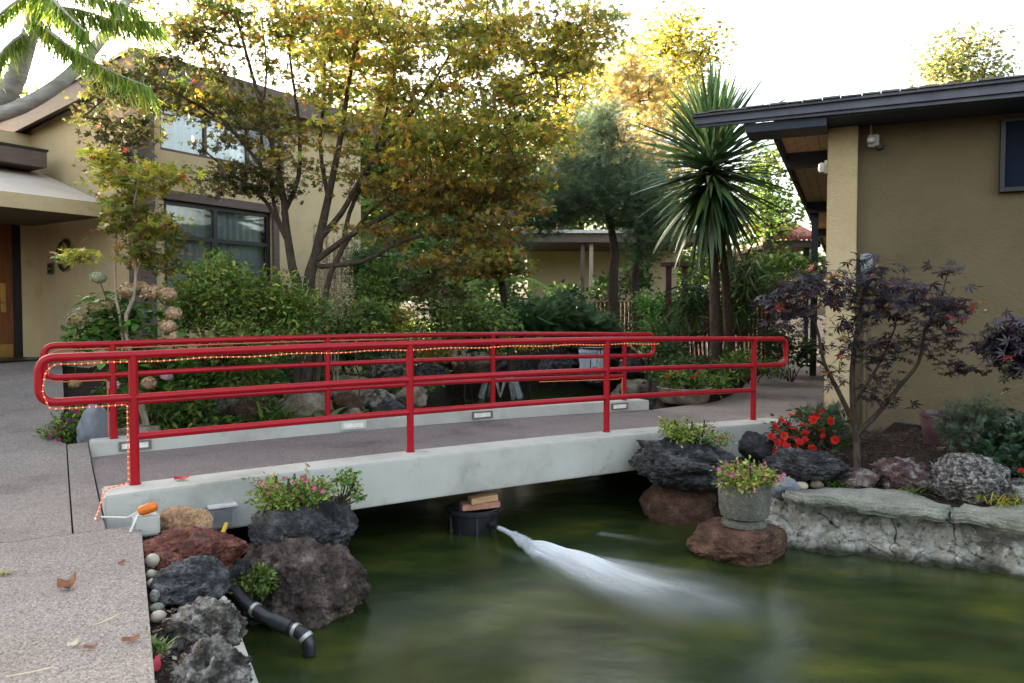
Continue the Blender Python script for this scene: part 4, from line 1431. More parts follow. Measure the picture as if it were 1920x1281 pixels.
def fence(label, x0, x1, y, z0, z1, gap, w_, cap):
    t_ = thing('slatted_fence', label, 'fence', ((x0 + x1) / 2, y, z0))
    n = int((x1 - x0) / gap)
    rs_ = random.Random(int(x0 * 10))
    for i in range(n + 1):
        x_ = x0 + i * (x1 - x0) / n
        pbox(x_ - w_ / 2, x_ + w_ / 2, y - 0.02, y + 0.02, z0 + 0.08 + rs_.uniform(-0.01, 0.01), z1 - 0.05).build('slat', M['fence'], t_)
    pbox(x0 - 0.05, x1 + 0.05, y - 0.06, y + 0.06, z1 - 0.047, z1).build('cap_rail', cap, t_)
    pbox(x0 - 0.02, x1 + 0.02, y + 0.022, y + 0.06, z0 + 0.12, z0 + 0.20).build('back_rail', M['fence'], t_)
    for x_ in (x0 - 0.03, (x0 + x1) / 2, x1 + 0.03):
        pbox(x_ - 0.045, x_ + 0.045, y + 0.062, y + 0.14, z0 - 0.1, z1 - 0.05).build('post', M['fence'], t_)
    return t_
a0, a1 = P(1076, 563, 21).x, P(1203, 563, 21).x
fence('red-brown slatted balustrade with pale timber cap below the far pavilion', a0, a1, 21.0, P(1100, 615, 21).z - 0.3, P(1100, 563, 21).z, 0.11, 0.05, M['caprail'])
a0, a1 = P(1250, 575, 18).x, P(1440, 575, 18).x
fence('dark red slatted fence behind the spiky palm-like plant', a0, a1, 18.0, 0.1, P(1300, 573, 18).z, 0.10, 0.055, M['fence'])
pg = thing('garden_arbor', 'dark red timber arbor post frame standing left of the spiky plant', 'arbor', P(1262, 640, 17))
for px_ in (1254, 1284):
    q_ = P(px_, 500, 17)
    pbox(q_.x - 0.055, q_.x + 0.055, 16.95, 17.06, 0.1, q_.z).build('post', M['fence'], pg)
q_ = P(1269, 505, 17)
pbox(q_.x - 0.35, q_.x + 0.35, 16.90, 17.1, q_.z + 0.062, q_.z + 0.15).build('beam', M['fence'], pg)

# ------------------------------------------------------------------ rocks, left bank
rock_px('lava_rock', 'rust-red lava rock at the pond edge below the bridge end', 276, 450, 985, 1092, 4.75, 'rock_red', 11, depth=0.26, sub=5, rough=0.25, fine=0.10, pit=0.12)
rock_px('lava_rock', 'slate-blue streaked rock between the red rock and the pale pitted ones', 304, 422, 1050, 1150, 4.15, 'rock_slate', 12, depth=0.22, sub=5, rough=0.22, fine=0.08)
rock_px('lava_rock', 'pale grey-brown pitted rock beside the paving, second from the bottom edge', 318, 456, 1138, 1232, 3.55, 'rock_grey', 13, depth=0.19, sub=5, rough=0.25, fine=0.13, pit=0.2)
rock_px('lava_rock', 'pale pitted rock at the bottom edge of the picture beside the paving', 322, 462, 1205, 1330, 3.12, 'rock_grey', 14, depth=0.20, sub=5, rough=0.25, fine=0.14, pit=0.2)
rock_px('boulder', 'large purple-brown boulder rising from the water under the planter rock', 432, 684, 1000, 1200, 5.2, 'rock_purple', 15, depth=0.42, sub=5, rough=0.2, fine=0.10, pit=0.06, cuts=8)
rock_px('planter_boulder', 'dark grey hollowed boulder planted with pink flowers, in front of the bridge left end', 478, 668, 918, 1052, 5.35, 'rock_black', 26, depth=0.30, sub=5, rough=0.14, fine=0.06, cuts=5, flat_top=0.62)
rock_px('flagstone', 'rusty tilted flagstone wedged against the bridge beam', 292, 400, 950, 1008, 5.2, 'rock_orange', 17, depth=0.10, sub=4, rough=0.2, fine=0.05, cuts=9)
rock_px('rock', 'small dark rock under the red rock near the black pipe', 400, 470, 1040, 1140, 4.9, 'rock_black', 18, depth=0.16, sub=4)
pb_ = [(285, 1051, 13, 14), (283, 1077, 9, 10), (288, 1093, 12, 10), (290, 1118, 9, 14), (294, 1139, 13, 8), (296, 1156, 14, 12)]
desc = ['large cream pebble, topmost in the row beside the paving edge', 'small tan pebble second in the row beside the paving edge', 'round cream pebble third in the row beside the paving edge',
        'narrow grey pebble fourth in the row beside the paving edge', 'flat grey pebble resting above the lowest pebble of the row', 'cream pebble lowest in the row beside the paving edge']
for i, (x, y, hx, hy) in enumerate(pb_):
    q_ = G(x, y, -0.055)
    D_ = q_.y
    k_ = D_ / FPX
    me = rock_mesh('pebble', q_, (hx * k_, hx * k_ * 1.1, hy * k_ * 0.9), 40 + i, sub=3, rough=0.08, fine=0.01, cuts=0)
    tag(link('pebble', me, M['pebble'] if i not in (3, 4) else M['slabstone'], None, loc=(q_.x, q_.y, q_.z - hy * k_)), desc[i], 'pebble', 'pebbles beside the paving edge')
# gravelly ledge that carries the edge rocks
lg = []
for w_, ex in ((-0.60, 0.60), (-1.3, 0.44), (-2.0, 0.36), (-2.8, 0.34), (-4.5, 0.34)):
    lg.append([BP(edgeL(w_) + 0.01 + ex * i / 5, w_, -0.10 - 0.16 * i / 5 + 0.03 * math.sin(9 * w_ + 2 * i)) for i in range(6)])
tag(strip_slab('gravel_ledge', lg, None, M['soil'], thick=0.9), 'soil ledge along the pond wall', None, kind='structure')
blk = MB().box(P(274, 978, 5.05) - Vector((0, 0, 0.02)), 0.16, 0.13, 0.13, BU, BV)
tag(blk.build('concrete_block', M['concrete'], None, loc=tuple(P(274, 978, 5.05)), bevel=0.012), 'small concrete block beside the bridge corner under the orange plug', 'block')
# orange plug and lead
op = thing('plug_connector', 'orange plug cover lying at the corner of the bridge kerb', 'plug', tuple(P(277, 955, 5.03)))
c_ = P(277, 954, 5.03)
ax_ = (BU * 0.9 + Vector((0, 0, 0.18))).normalized()
MB().tube([c_ + ax_ * t_ for t_ in (-0.062, -0.055, -0.035, 0.035, 0.055, 0.062)], [0.012, 0.026, 0.034, 0.034, 0.026, 0.012], 14).build('cover', M['orange'], op, smooth=True)
MB().tube([c_ + ax_ * t_ for t_ in (-0.008, 0.008)], 0.0365, 14).build('seam', M['orange'], op, smooth=True)
MB().tube(fillet([c_ - ax_ * 0.06, c_ - ax_ * 0.12 - Vector((0, 0, 0.02)), BP(-0.24, -0.33, 0.014)], 0.03), 0.006, 8).build('lead', M['white'], op, smooth=True)
MB().tube(fillet([c_ - ax_ * 0.05, c_ - ax_ * 0.09 - BV * 0.05 - Vector((0, 0, 0.06)), c_ - ax_ * 0.13 - BV * 0.07 - Vector((0, 0, 0.13))], 0.03), 0.008, 8).build('lead', M['white'], op, smooth=True)
# clear box fixed on the beam
jb = thing('junction_box', 'clear plastic junction box on the beam beside the planter boulder', 'junction box', tuple(P(417, 976, 5.62)))
c_ = BP(0.56, -0.305, -0.10)
MB().box(c_, 0.20, 0.085, 0.15, BU, BV).build('cover', M['clear'], jb, bevel=0.012)
MB().box(c_ + BV * 0.005, 0.13, 0.05, 0.10, BU, BV).build('outlet', M['black'], jb, bevel=0.006)
MB().box(c_ - BU * 0.0 + Vector((0, 0, 0.082)), 0.21, 0.09, 0.018, BU, BV).build('lid_hinge', M['white'], jb, bevel=0.004)
MB().tube([c_ + BU * 0.02 - BV * 0.05 - Vector((0, 0, 0.04)), c_ - BU * 0.05 - BV * 0.12 - Vector((0, 0, 0.17))], 0.017, 10).build('plug', M['yellow'], jb, smooth=True)
MB().tube([c_ - BU * 0.05 - BV * 0.12 - Vector((0, 0, 0.17)), c_ - BU * 0.09 - BV * 0.15 - Vector((0, 0, 0.24))], 0.010, 8).build('lead', M['white'], jb, smooth=True)
# black drain pipe
pp = thing('drain_pipe', 'black corrugated drain pipe with grey clamps dipping into the pond', 'pipe', tuple(P(520, 1170, 4.55)))
cl = [P(432, 1095, 4.75), P(462, 1132, 4.65), P(500, 1158, 4.55), P(545, 1178, 4.48), P(568, 1188, 4.44), P(580, 1204, 4.42), P(580, 1226, 4.42)]
MB().tube(fillet(cl, 0.06, 5), 0.040, 16).build('hose', M['blackplastic'], pp, smooth=True)
for i, (a, b) in enumerate(zip(cl[1:5], cl[2:6])):
    d_ = (b - a).normalized()
    MB().tube([a.lerp(b, 0.45) - d_ * 0.012, a.lerp(b, 0.45) + d_ * 0.012], 0.0445, 16).build('clamp', M['clamp'] if i != 1 else M['blackplastic'], pp, smooth=True)
MB().tube([P(512, 1163, 4.53), P(545, 1178, 4.48)], 0.049, 16).build('coupling', M['blackplastic'], pp, smooth=True)

# ------------------------------------------------------------------ pump tub and jet under the bridge
tb = thing('pump_tub', 'black round pump tub with spout standing in the water under the bridge', 'tub', (-0.36, 7.02, -0.62))
c_ = Vector((-0.36, 7.02, -0.66))
prof = [(0.17, 0.0), (0.20, 0.10), (0.215, 0.22), (0.218, 0.245), (0.25, 0.25), (0.253, 0.285), (0.235, 0.29), (0.222, 0.27), (0.20, 0.2)]
MB().lathe(c_, prof, 40).build('tub', M['blackplastic'], tb, smooth=True)
for k_ in range(8):
    a = 2 * math.pi * k_ / 8 + 0.2
    MB().box(c_ + Vector((0.205 * math.cos(a), 0.205 * math.sin(a), 0.12)), 0.03, 0.022, 0.22, (math.cos(a), math.sin(a), 0), (-math.sin(a), math.cos(a), 0)).build('rib', M['blackplastic'], tb)
noz = P(922, 984, 6.86)
tipn = P(934, 990, 6.76)
MB().tube([noz + (noz - tipn) * 1.4, noz, tipn], [0.028, 0.028, 0.026], 14).build('spout', M['blackplastic'], tb, smooth=True)
MB().tube([noz.lerp(tipn, -0.2), noz.lerp(tipn, 0.25)], 0.036, 14).build('spout_collar', M['blackplastic'], tb, smooth=True)
bk = MB().box((-0.30, 6.99, -0.345), 0.36, 0.18, 0.055, (0.97, 0.22, 0.05), (-0.22, 0.97, 0))
tag(bk.build('brick', M['brick'], None, loc=(-0.30, 6.99, -0.37), bevel=0.008), 'worn red brick lying on the pump tub', 'brick')
bk = MB().box((-0.27, 6.97, -0.285), 0.26, 0.12, 0.055, (0.93, 0.34, 0.08), (-0.34, 0.93, 0))
tag(bk.build('timber_block', M['wood'], None, loc=(-0.27, 6.97, -0.31), bevel=0.004), 'short sawn timber block on top of the brick under the bridge', 'timber block')

jet = thing('water_jet', 'white water jet shooting from the pump spout across the pond', 'water', tuple(tipn))
rng = np.random.default_rng(5)
land = G(1003, 1036, WATER_Z)
V, F, C_ = [], [], []
def strand(pts, r, dens, seg=6):
    n0 = len(V)
    m = len(pts)
    for i, p in enumerate(pts):
        t_ = (pts[min(i + 1, m - 1)] - pts[max(i - 1, 0)]).normalized()
        s_ = t_.orthogonal().normalized(); u_ = t_.cross(s_)
        for k in range(seg):
            a = 2 * math.pi * k / seg
            V.append(tuple(p + s_ * (math.cos(a) * r[i]) + u_ * (math.sin(a) * r[i])))
            C_.append((dens[i], i / m, k / seg))
    for i in range(m - 1):
        for k in range(seg):
            k2 = (k + 1) % seg
            F.extend((n0 + i * seg + k, n0 + i * seg + k2, n0 + (i + 1) * seg + k2, n0 + (i + 1) * seg + k))
dj = land - tipn
for q in range(46):
    off = Vector((rng.normal(0, 0.006), rng.normal(0, 0.006), rng.normal(0, 0.006)))
    sp_ = rng.normal(0, 0.05)
    ln = rng.uniform(0.75, 1.35)
    pts = []
    for i in range(9):
        t_ = i / 8 * ln
        p = tipn + off + dj * t_
        p.z = tipn.z + off.z - 0.00 * t_ + (land.z + 0.01 - tipn.z) * (0.35 * t_ + 0.65 * t_ * t_)
        p += Vector((dj.y, -dj.x, 0)).normalized() * (sp_ * t_ * t_) + Vector((0, 0, abs(rng.normal(0, 0.02)) * t_))
        p.z = max(p.z, WATER_Z + 0.01)
        pts.append(p)
    strand(pts, [0.007 + 0.014 * i / 8 for i in range(9)], [0.42 - 0.2 * i / 8 for i in range(9)], 5)
me = np_mesh('stream', V, F, [4] * (len(F) // 4), np.array(C_), smooth=True)
tag(link('stream', me, M['spray'], jet), kind='stuff')
# churned plume lying on the water
def plume(name, p0, p1, w0, w1, h0, dens, nx=70, ny=36, lift=0.006, parent=None, mat='foam'):
    ax = (p1 - p0); L_ = ax.length; ax.normalize(); sd = Vector((-ax.y, ax.x, 0))
    V_, Cc = [], []
    for i in range(nx + 1):
        u = i / nx
        hw_ = w0 + (w1 - w0) * u ** 0.8
        for j in range(ny + 1):
            v = j / ny * 2 - 1
            p = p0 + ax * (u * L_) + sd * (v * hw_)
            g = math.exp(-(v * 2.1) ** 2)
            tail = (1 - u) ** 1.7 * min(1, u * 9 + 0.25)
            nzz = mnoise.noise(Vector((u * 7, v * 2.5, 3)))
            z = WATER_Z + lift + h0 * g * math.exp(-((u - 0.16) / 0.22) ** 2) * (1 + 0.5 * nzz)
            edge = max(0.0, 1 - abs(v) ** 3)
            V_.append((p.x, p.y, z)); Cc.append((min(1, dens * g * edge * tail * (0.9 + 0.5 * nzz)), u, v * 0.5 + 0.5))
    F_ = []
    for i in range(nx):
        for j in range(ny):
            a = i * (ny + 1) + j
            F_ += [a, a + 1, a + ny + 2, a + ny + 1]
    me_ = np_mesh(name, V_, F_, [4] * (nx * ny), np.array(Cc), smooth=True)
    return tag(link(name, me_, M[mat], parent), kind='stuff')
plume('foam', G(990, 1030, WATER_Z), G(1500, 1176, WATER_Z), 0.05, 0.74, 0.10, 2.1, parent=jet)
plume('foam', G(1010, 1036, WATER_Z), G(1380, 1196, WATER_Z), 0.06, 0.55, 0.04, 0.7, lift=0.016, parent=jet)
plume('foam', G(985, 1032, WATER_Z), G(1330, 1190, WATER_Z), 0.06, 0.42, 0.03, 0.9, lift=0.010, parent=jet)
plume('foam', G(1060, 1040, WATER_Z), G(1460, 1110, WATER_Z), 0.08, 0.34, 0.01, 0.5, lift=0.013, parent=jet)
plume('foam', G(1120, 1000, WATER_Z), G(1260, 1022, WATER_Z), 0.10, 0.16, 0.0, 0.22, lift=0.004, parent=jet)

# ------------------------------------------------------------------ right bank
def bank_pt(u, v):
    """u along the shore, v from the water up to the ledge"""
    k = np.interp(u, [0, 0.12, 0.3, 0.62, 1.0], [0, 1, 2, 3, 4])
    xs_w = [1.95, 2.22, 2.75, 3.95, 7.2]; ys_w = [7.05, 6.45, 6.15, 5.72, 4.5]
    xs_t = [2.25, 2.50, 2.85, 4.10, 7.6]; ys_t = [7.50, 7.00, 6.72, 6.20, 5.2]
    i = [0, 1, 2, 3, 4]
    xw, yw = np.interp(k, i, xs_w), np.interp(k, i, ys_w)
    xt, yt = np.interp(k, i, xs_t), np.interp(k, i, ys_t)
    p = Vector((xw + (xt - xw) * v, yw + (yt - yw) * v, -0.74 + 0.52 * (v ** 0.9)))
    n1 = mnoise.noise(Vector((p.x * 2.2, p.y * 2.2, p.z * 2.2)))
    n2 = mnoise.turbulence(Vector((p.x * 6, p.y * 6, p.z * 6)), 4, False)
    cr = mnoise.voronoi(Vector((p.x * 2.6, p.y * 2.6, p.z * 3.2)))[0]
    crack = max(0.0, 1 - (cr[1] - cr[0]) / 0.07)
    fk = mnoise.noise(Vector((p.x * 3.3 + 7, p.y * 3.3, p.z * 4)))
    step_ = 0.030 if fk > 0.05 else (0.030 * max(0.0, (fk + 0.02) / 0.07))
    toe = 0.16 * (1 - v) ** 2 * mnoise.noise(Vector((u * 16, 3.1, 0)))
    p += Vector((-0.3, -0.95, 0)) * toe
    p += Vector((-0.25, -0.75, 0.35)) * (step_ + 0.08 * n1 + 0.065 * n2 + 0.03 * mnoise.noise(Vector((p.x * 14, p.y * 14, p.z * 14))) - 0.03 * crack)
    return p
nu, nv = 300, 60
V = [tuple(bank_pt(i / nu, j / nv)) for i in range(nu + 1) for j in range(nv + 1)]
F = []
for i in range(nu):
    for j in range(nv):
        a = i * (nv + 1) + j
        F += [a, a + nv + 1, a + nv + 2, a + 1]
tag(link('pond_bank', np_mesh('pond_bank', V, F, [4] * (nu * nv), smooth=True), M['bank']), 'cracked pale concrete bank sloping into the pond on the right', None, kind='structure')

def slab_stone(label, pts_top, thick, seed):
    """long flat ledge stone with a worn, bulging front; pts_top: outline at its top"""
    rnd = random.Random(seed)
    mb = MB().prism(pts_top, pts_top[0][2] - thick if len(pts_top[0]) > 2 else -thick, pts_top[0][2] if len(pts_top[0]) > 2 else 0)
    me = bpy.data.meshes.new('ledge_stone')
    me.from_pydata([tuple(v) for v in mb.v], [], mb.f)
    bm = bmesh.new(); bm.from_mesh(me)
    bmesh.ops.recalc_face_normals(bm, faces=bm.faces)
    bmesh.ops.bevel(bm, geom=list(bm.edges), offset=0.022, segments=2, affect='EDGES', clamp_overlap=True)
    bmesh.ops.triangulate(bm, faces=bm.faces)
    for _ in range(5):
        lg_ = [e for e in bm.edges if e.calc_length() > 0.05]
        if not lg_: break
        bmesh.ops.subdivide_edges(bm, edges=lg_, cuts=1)
        bmesh.ops.triangulate(bm, faces=[f for f in bm.faces if len(f.verts) > 3])
    for v in bm.verts:
        p = v.co
        n = mnoise.noise_vector(Vector((p.x * 3 + seed, p.y * 3, p.z * 5)))
        n2_ = mnoise.noise_vector(Vector((p.x * 11, p.y * 11 + seed, p.z * 11)))
        v.co = p + n * 0.040 + n2_ * 0.014 + Vector((0, -0.05, 0)) * max(0.0, mnoise.noise(Vector((p.x * 1.7 + seed, 0, 0)))) * (1 if p.z < pts_top[0][2] - 0.02 else 0.4)
    bm.to_mesh(me); bm.free()
    me.shade_smooth()
    c = sum((Vector((p[0], p[1], pts_top[0][2])) for p in pts_top), Vector()) / len(pts_top)
    return tag(link('ledge_stone', me, M['slabstone'], None, loc=(c.x, c.y, c.z - thick)), label, 'stone')
def outline(px_pts, z): return [tuple(G(x, y, z)) for x, y in px_pts]
slab_stone('long greenish ledge stone overhanging the pond bank, beside the urn', outline([(1466, 922), (1500, 931), (1600, 942), (1690, 953), (1775, 960), (1788, 940), (1700, 922), (1580, 912), (1478, 910)], -0.16), 0.085, 3)
slab_stone('shorter greenish ledge stone at the right edge of the picture', outline([(1786, 962), (1860, 968), (1990, 994), (2010, 960), (1880, 942), (1800, 940)], -0.16), 0.085, 5)
rock_px('boulder', 'dark lava boulder capped with trailing flowers, stacked at the bridge right end', 1196, 1384, 822, 912, 7.45, 'rock_black', 21, depth=0.40, sub=6, rough=0.16, fine=0.13, cuts=5, pit=0.08)
rock_px('boulder', 'rounded brown boulder standing in the water under the dark flower-capped one', 1204, 1348, 892, 1010, 7.5, 'rock_brown', 32, depth=0.36, sub=5, rough=0.14, fine=0.04, cuts=4)
rock_px('boulder', 'reddish brown boulder carrying the stone urn at the water edge', 1302, 1480, 966, 1066, 6.35, 'rock_brown', 23, depth=0.36, sub=5, rough=0.14, fine=0.05, cuts=4, flat_top=0.72)
rock_px('rock', 'upright black rock between the bridge kerb and the red flowers', 1388, 1455, 808, 872, 7.9, 'rock_black', 24, sub=4, fine=0.06)
rock_px('rock', 'wide black rock below the red flowers', 1440, 1574, 845, 905, 7.2, 'rock_black', 25, sub=6, fine=0.13, pit=0.06)
rock_px('rock', 'small bluish grey rock beside the urn rim', 1442, 1496, 893, 938, 6.85, 'rock_blue', 26, sub=4, cuts=8)
rock_px('rock', 'purple and white mottled rock left of the pumice boulder', 1640, 1748, 853, 930, 7.0, 'rock_mixed', 27, sub=5, fine=0.12, pit=0.12)
rock_px('rock', 'low brown mottled rock between the black and purple rocks', 1570, 1652, 880, 918, 7.0, 'rock_mixed', 28, sub=4, fine=0.08, pit=0.1)
rock_px('rock', 'round pale grey pumice boulder with a deeply pitted skin', 1742, 1884, 854, 942, 6.75, 'rock_pumice', 29, sub=6, rough=0.10, fine=0.10, pit=0.28, cuts=2)
rock_px('rock', 'small grey rock at the right picture edge beside the pumice boulder', 1874, 1950, 902, 950, 6.6, 'rock_grey', 30, sub=4, fine=0.10, pit=0.1)
for (x, y, lab) in ((1502, 911, 'left one of two tan pebbles behind the long ledge stone'), (1531, 909, 'right one of two tan pebbles behind the long ledge stone')):
    q_ = P(x, y, 6.95)
    me = rock_mesh('pebble', q_, (0.062, 0.06, 0.04), x, sub=3, rough=0.08, fine=0.01, cuts=0)
    tag(link('pebble', me, M['rock_tan'] if x > 1510 else M['pebble'], None, loc=(q_.x, q_.y, q_.z - 0.04)), lab, 'pebble', 'tan pebbles on the ledge')

# stone urn
uq = P(1395, 985, 6.32)
ur = thing('stone_urn', 'round cast stone urn of flowering plants on the reddish boulder', 'planter', tuple(uq))
MB().lathe(uq, [(0.17, 0.0), (0.185, 0.012), (0.185, 0.035), (0.165, 0.05), (0.15, 0.065)], 40).build('foot', M['stonepot'], ur, smooth=True)
MB().lathe(uq, [(0.15, 0.066), (0.19, 0.085), (0.207, 0.14), (0.214, 0.25), (0.218, 0.36), (0.222, 0.375), (0.205, 0.38), (0.19, 0.36), (0.19, 0.33)], 48).build('bowl', M['stonepot'], ur, smooth=True)
MB().lathe(uq, [(0.19, 0.33), (0.1, 0.345), (0.01, 0.35)], 24).build('potting_soil', M['soil'], ur, smooth=True)
# purple pot near the wall
pq = G(1768, 838, -0.02)
pt_ = thing('glazed_pot', 'purple glazed pot leaning against the lodge wall behind the shrub', 'pot', tuple(pq))
MB().lathe(pq, [(0.14, 0), (0.19, 0.1), (0.22, 0.25), (0.225, 0.33), (0.245, 0.34), (0.245, 0.375), (0.22, 0.375), (0.205, 0.33), (0.2, 0.28)], 36).build('body', M['pot'], pt_, smooth=True)
MB().lathe(pq, [(0.205, 0.30), (0.01, 0.305)], 24).build('potting_soil', M['soil'], pt_, smooth=True)
hose = [Q(0.9, 0.0, 0.06), Q(1.3, 0.02, 0.02), Q(1.8, -0.05, 0.06), Q(2.2, 0.05, 0.14)]
tag(MB().tube(fillet(hose, 0.2, 6), 0.012, 8).build('garden_hose', M['blackplastic'], None, loc=tuple(hose[0]), smooth=True), 'thin black hose along the foot of the lodge wall', 'hose')

# ------------------------------------------------------------------ rocks and fountains of the far pond
far_rocks = [
 (506, 622, 728, 788, 10.0, 'rock_tan', 'pale split boulder behind the farther handrail left of the far pond'),
 (612, 690, 738, 778, 10.6, 'rock_brown', 'dark brown rock right of the pale split boulder'),
 (736, 806, 718, 760, 11.6, 'rock_tan', 'brown block-shaped rock at the left edge of the far pond'),
 (668, 745, 730, 775, 11.0, 'rock_grey', 'low grey rock between two brown ones by the far pond'),
 (600, 700, 700, 740, 12.2, 'rock_tan', 'long flat brown rock on the left bank of the far pond'),
 (836, 926, 652, 694, 17.5, 'rock_tan', 'wide tan boulder behind the fountain on the far shore'),
 (925, 1010, 672, 705, 18.5, 'rock_black', 'low black rock right of the tan boulder on the far shore'),
 (1000, 1075, 668, 704, 19.2, 'rock_slate', 'dark slate rock left of the small waterfall'),
 (1150, 1215, 672, 706, 18.6, 'rock_black', 'dark rock right of the small waterfall'),
 (1080, 1150, 690, 716, 18.4, 'rock_slate', 'flat wet rock at the foot of the small waterfall'),
 (1060, 1180, 655, 676, 20.2, 'rock_slate', 'dark slab that the waterfall spills over'),
 (768, 845, 680, 715, 16.0, 'rock_slate', 'dark rounded rock on the far left shore'),
 (690, 770, 672, 712, 15.0, 'rock_grey', 'grey rock among ferns on the far left shore'),
 (1150, 1235, 712, 752, 14.5, 'rock_tan', 'brown rock beside the right end post of the farther handrail'),
 (1195, 1260, 735, 775, 12.6, 'rock_black', 'black rock at the far kerb right end'),
 (215, 300, 795, 826, 8.3, 'rock_tan', 'flat brown rock behind the left end of the far kerb'),
 (390, 470, 740, 780, 9.6, 'rock_grey', 'small grey rock in the planting behind the farther handrail'),
 (470, 530, 770, 800, 9.6, 'rock_purple', 'little purple-grey rock by the far kerb'),
 (700, 760, 655, 690, 17.2, 'rock_tan', 'tan rock highest on the far left shore'),
 (640, 712, 722, 772, 11.3, 'rock_tan', 'broad cracked tan rock in the middle of the rock bank behind the rail'),
 (560, 640, 718, 748, 11.2, 'rock_grey', 'flat grey rock lying on top of the rock bank behind the rail'),
 (700, 770, 752, 790, 10.6, 'rock_black', 'dark wet rock lowest in the rock bank behind the rail'),
 (630, 690, 765, 795, 10.0, 'rock_tan', 'small tan rock just above the far kerb lamp'),
 (430, 505, 748, 795, 9.5, 'rock_brown', 'brown rock left of the pale split boulder'),
]
for i, (x0, x1, y0, y1, D_, mt_, lab) in enumerate(far_rocks):
    rock_px('rock', lab, x0, x1, y0, y1 + 14, D_, mt_, 60 + i, sub=4, fine=0.08, cuts=8, rough=0.2)
rock_px('standing_stone', 'upright blue-grey standing stone beside the left end of the bridge', 143, 210, 756, 850, 7.95, 'rock_blue', 88, depth=0.14, sub=5, rough=0.2, fine=0.04, cuts=9)

def fountain(name, label, base, h, spread, nstr, seed):
    t_ = thing(name, label, 'fountain', tuple(base))
    rng_ = np.random.default_rng(seed)
    global V, F, C_
    V, F, C_ = [], [], []
    for q in range(nstr):
        a = (q % 2) * math.pi + rng_.normal(0, 0.34)          # two fans, left and right
        r_ = spread * rng_.uniform(0.85, 1.1)
        hh = h * rng_.uniform(0.9, 1.06)
        pts = [base + Vector((math.cos(a) * r_ * t2, math.sin(a) * r_ * t2, 4 * hh * t2 * (1 - t2) * 0.98 + 0.02)) for t2 in np.linspace(0.02, 0.99, 14)]
        strand(pts, [0.014 + 0.020 * t2 for t2 in np.linspace(0, 1, 14)], [0.7 - 0.35 * t2 for t2 in np.linspace(0, 1, 14)], 5)
    me_ = np_mesh('spray', V, F, [4] * (len(F) // 4), np.array(C_), smooth=True)
    tag(link('spray', me_, M['spray'], t_), kind='stuff')
    MB().lathe(base - Vector((0, 0, 0.1)), [(0.05, 0), (0.05, 0.1), (0.02, 0.13)], 14).build('nozzle', M['blackplastic'], t_, smooth=True)
    return t_
fountain('fountain', 'low bell-shaped fountain playing in the far pond behind the bridge', G(938, 750, WATER_Z), 0.56, 0.50, 34, 3)
fountain('fountain', 'tiny bubbling jet right of the bell fountain in the far pond', G(1037, 730, WATER_Z), 0.22, 0.06, 8, 4)
# small waterfall into the pond
wf = thing('waterfall', 'small white waterfall spilling from a basin at the back of the pond', 'waterfall', P(1110, 700, 19.5))
V, F, C_ = [], [], []
rng = np.random.default_rng(9)
for q in range(60):
    x = rng.uniform(1085, 1140)
    p0 = P(x, 655, 19.7)
    pts = [P(x + rng.normal(0, 1), 655 + 42 * t2, 19.7 - 0.5 * math.sqrt(t2 + 0.01)) for t2 in np.linspace(0, 1, 8)]
    strand(pts, [0.022] * 8, [0.6] * 8, 5)
me_ = np_mesh('falling_water', V, F, [4] * (len(F) // 4), np.array(C_), smooth=True)
tag(link('falling_water', me_, M['spray'], wf), kind='stuff')
MB().lathe(P(1112, 652, 20.3), [(0.45, -0.12), (0.72, -0.02), (0.78, 0.03), (0.70, 0.03), (0.66, 0.0)], 36).build('basin', M['rock_slate'], wf, smooth=True)
MB().lathe(P(1112, 652, 20.3), [(0.66, 0.005), (0.3, 0.01), (0.01, 0.012)], 36).build('basin_water', M['lens'], wf, smooth=True)
# stone trough planter beyond the bridge
tr_c = P(1283, 742, 12.2)
tr = thing('stone_trough', 'low round stone trough planter with red flowers beyond the bridge', 'planter', (tr_c.x, tr_c.y, 0))
MB().lathe((tr_c.x, tr_c.y, 0.0), [(0.36, 0), (0.40, 0.06), (0.42, 0.20), (0.44, 0.24), (0.40, 0.245), (0.37, 0.2)], 36).build('bowl', M['rock_tan'], tr, smooth=True)
MB().lathe((tr_c.x, tr_c.y, 0.0), [(0.385, 0.21), (0.01, 0.24)], 24).build('potting_soil', M['soil'], tr, smooth=True)

# litter on the paving
def litter(name, label, px, py, z, ln, wd, rot, mat, curl=0.02, cat='leaf'):
    c = G(px, py, z)
    n = 7
    V_, F_ = [], []
    cr, sr_ = math.cos(rot), math.sin(rot)
    for i in range(n):
        t_ = i / (n - 1)
        w2 = wd * math.sin(math.pi * (0.06 + 0.9 * t_)) * 0.5
        for sg_ in (-1, 0, 1):
            lx = (t_ - 0.5) * ln; ly = sg_ * w2
            zz = z + 0.005 + curl * ((0.2 + 0.8 * (sg_ > 0)) * abs(sg_) + (t_ - 0.35) ** 2 * 2.0 + 0.25 * math.sin(t_ * 7 + sg_))
            V_.append((c.x + lx * cr - ly * sr_, c.y + lx * sr_ + ly * cr, zz))
    for i in range(n - 1):
        for k in (0, 1):
            a = i * 3 + k
            F_.append((a, a + 1, a + 4, a + 3))
    me_ = bpy.data.meshes.new(name); me_.from_pydata(V_, [], F_); me_.shade_smooth()
    o = link(name, me_, M[mat], None, loc=(c.x, c.y, z))
    return tag(o, label, cat)
litter('fallen_leaf', 'curled brown dead leaf lying in the middle of the near paving', 125, 1105, 0.0, 0.088, 0.06, 0.4, 'deadleaf', 0.04)
litter('fallen_leaf', 'red fallen leaf on the near kerb of the bridge', 340, 901, 0.155, 0.11, 0.06, 0.1, 'redleaf', 0.02)
litter('fallen_leaf', 'flat tan dead leaf near the bottom of the paving by the slab edge', 245, 1204, 0.0, 0.07, 0.03, 0.3, 'deadleaf', 0.015)
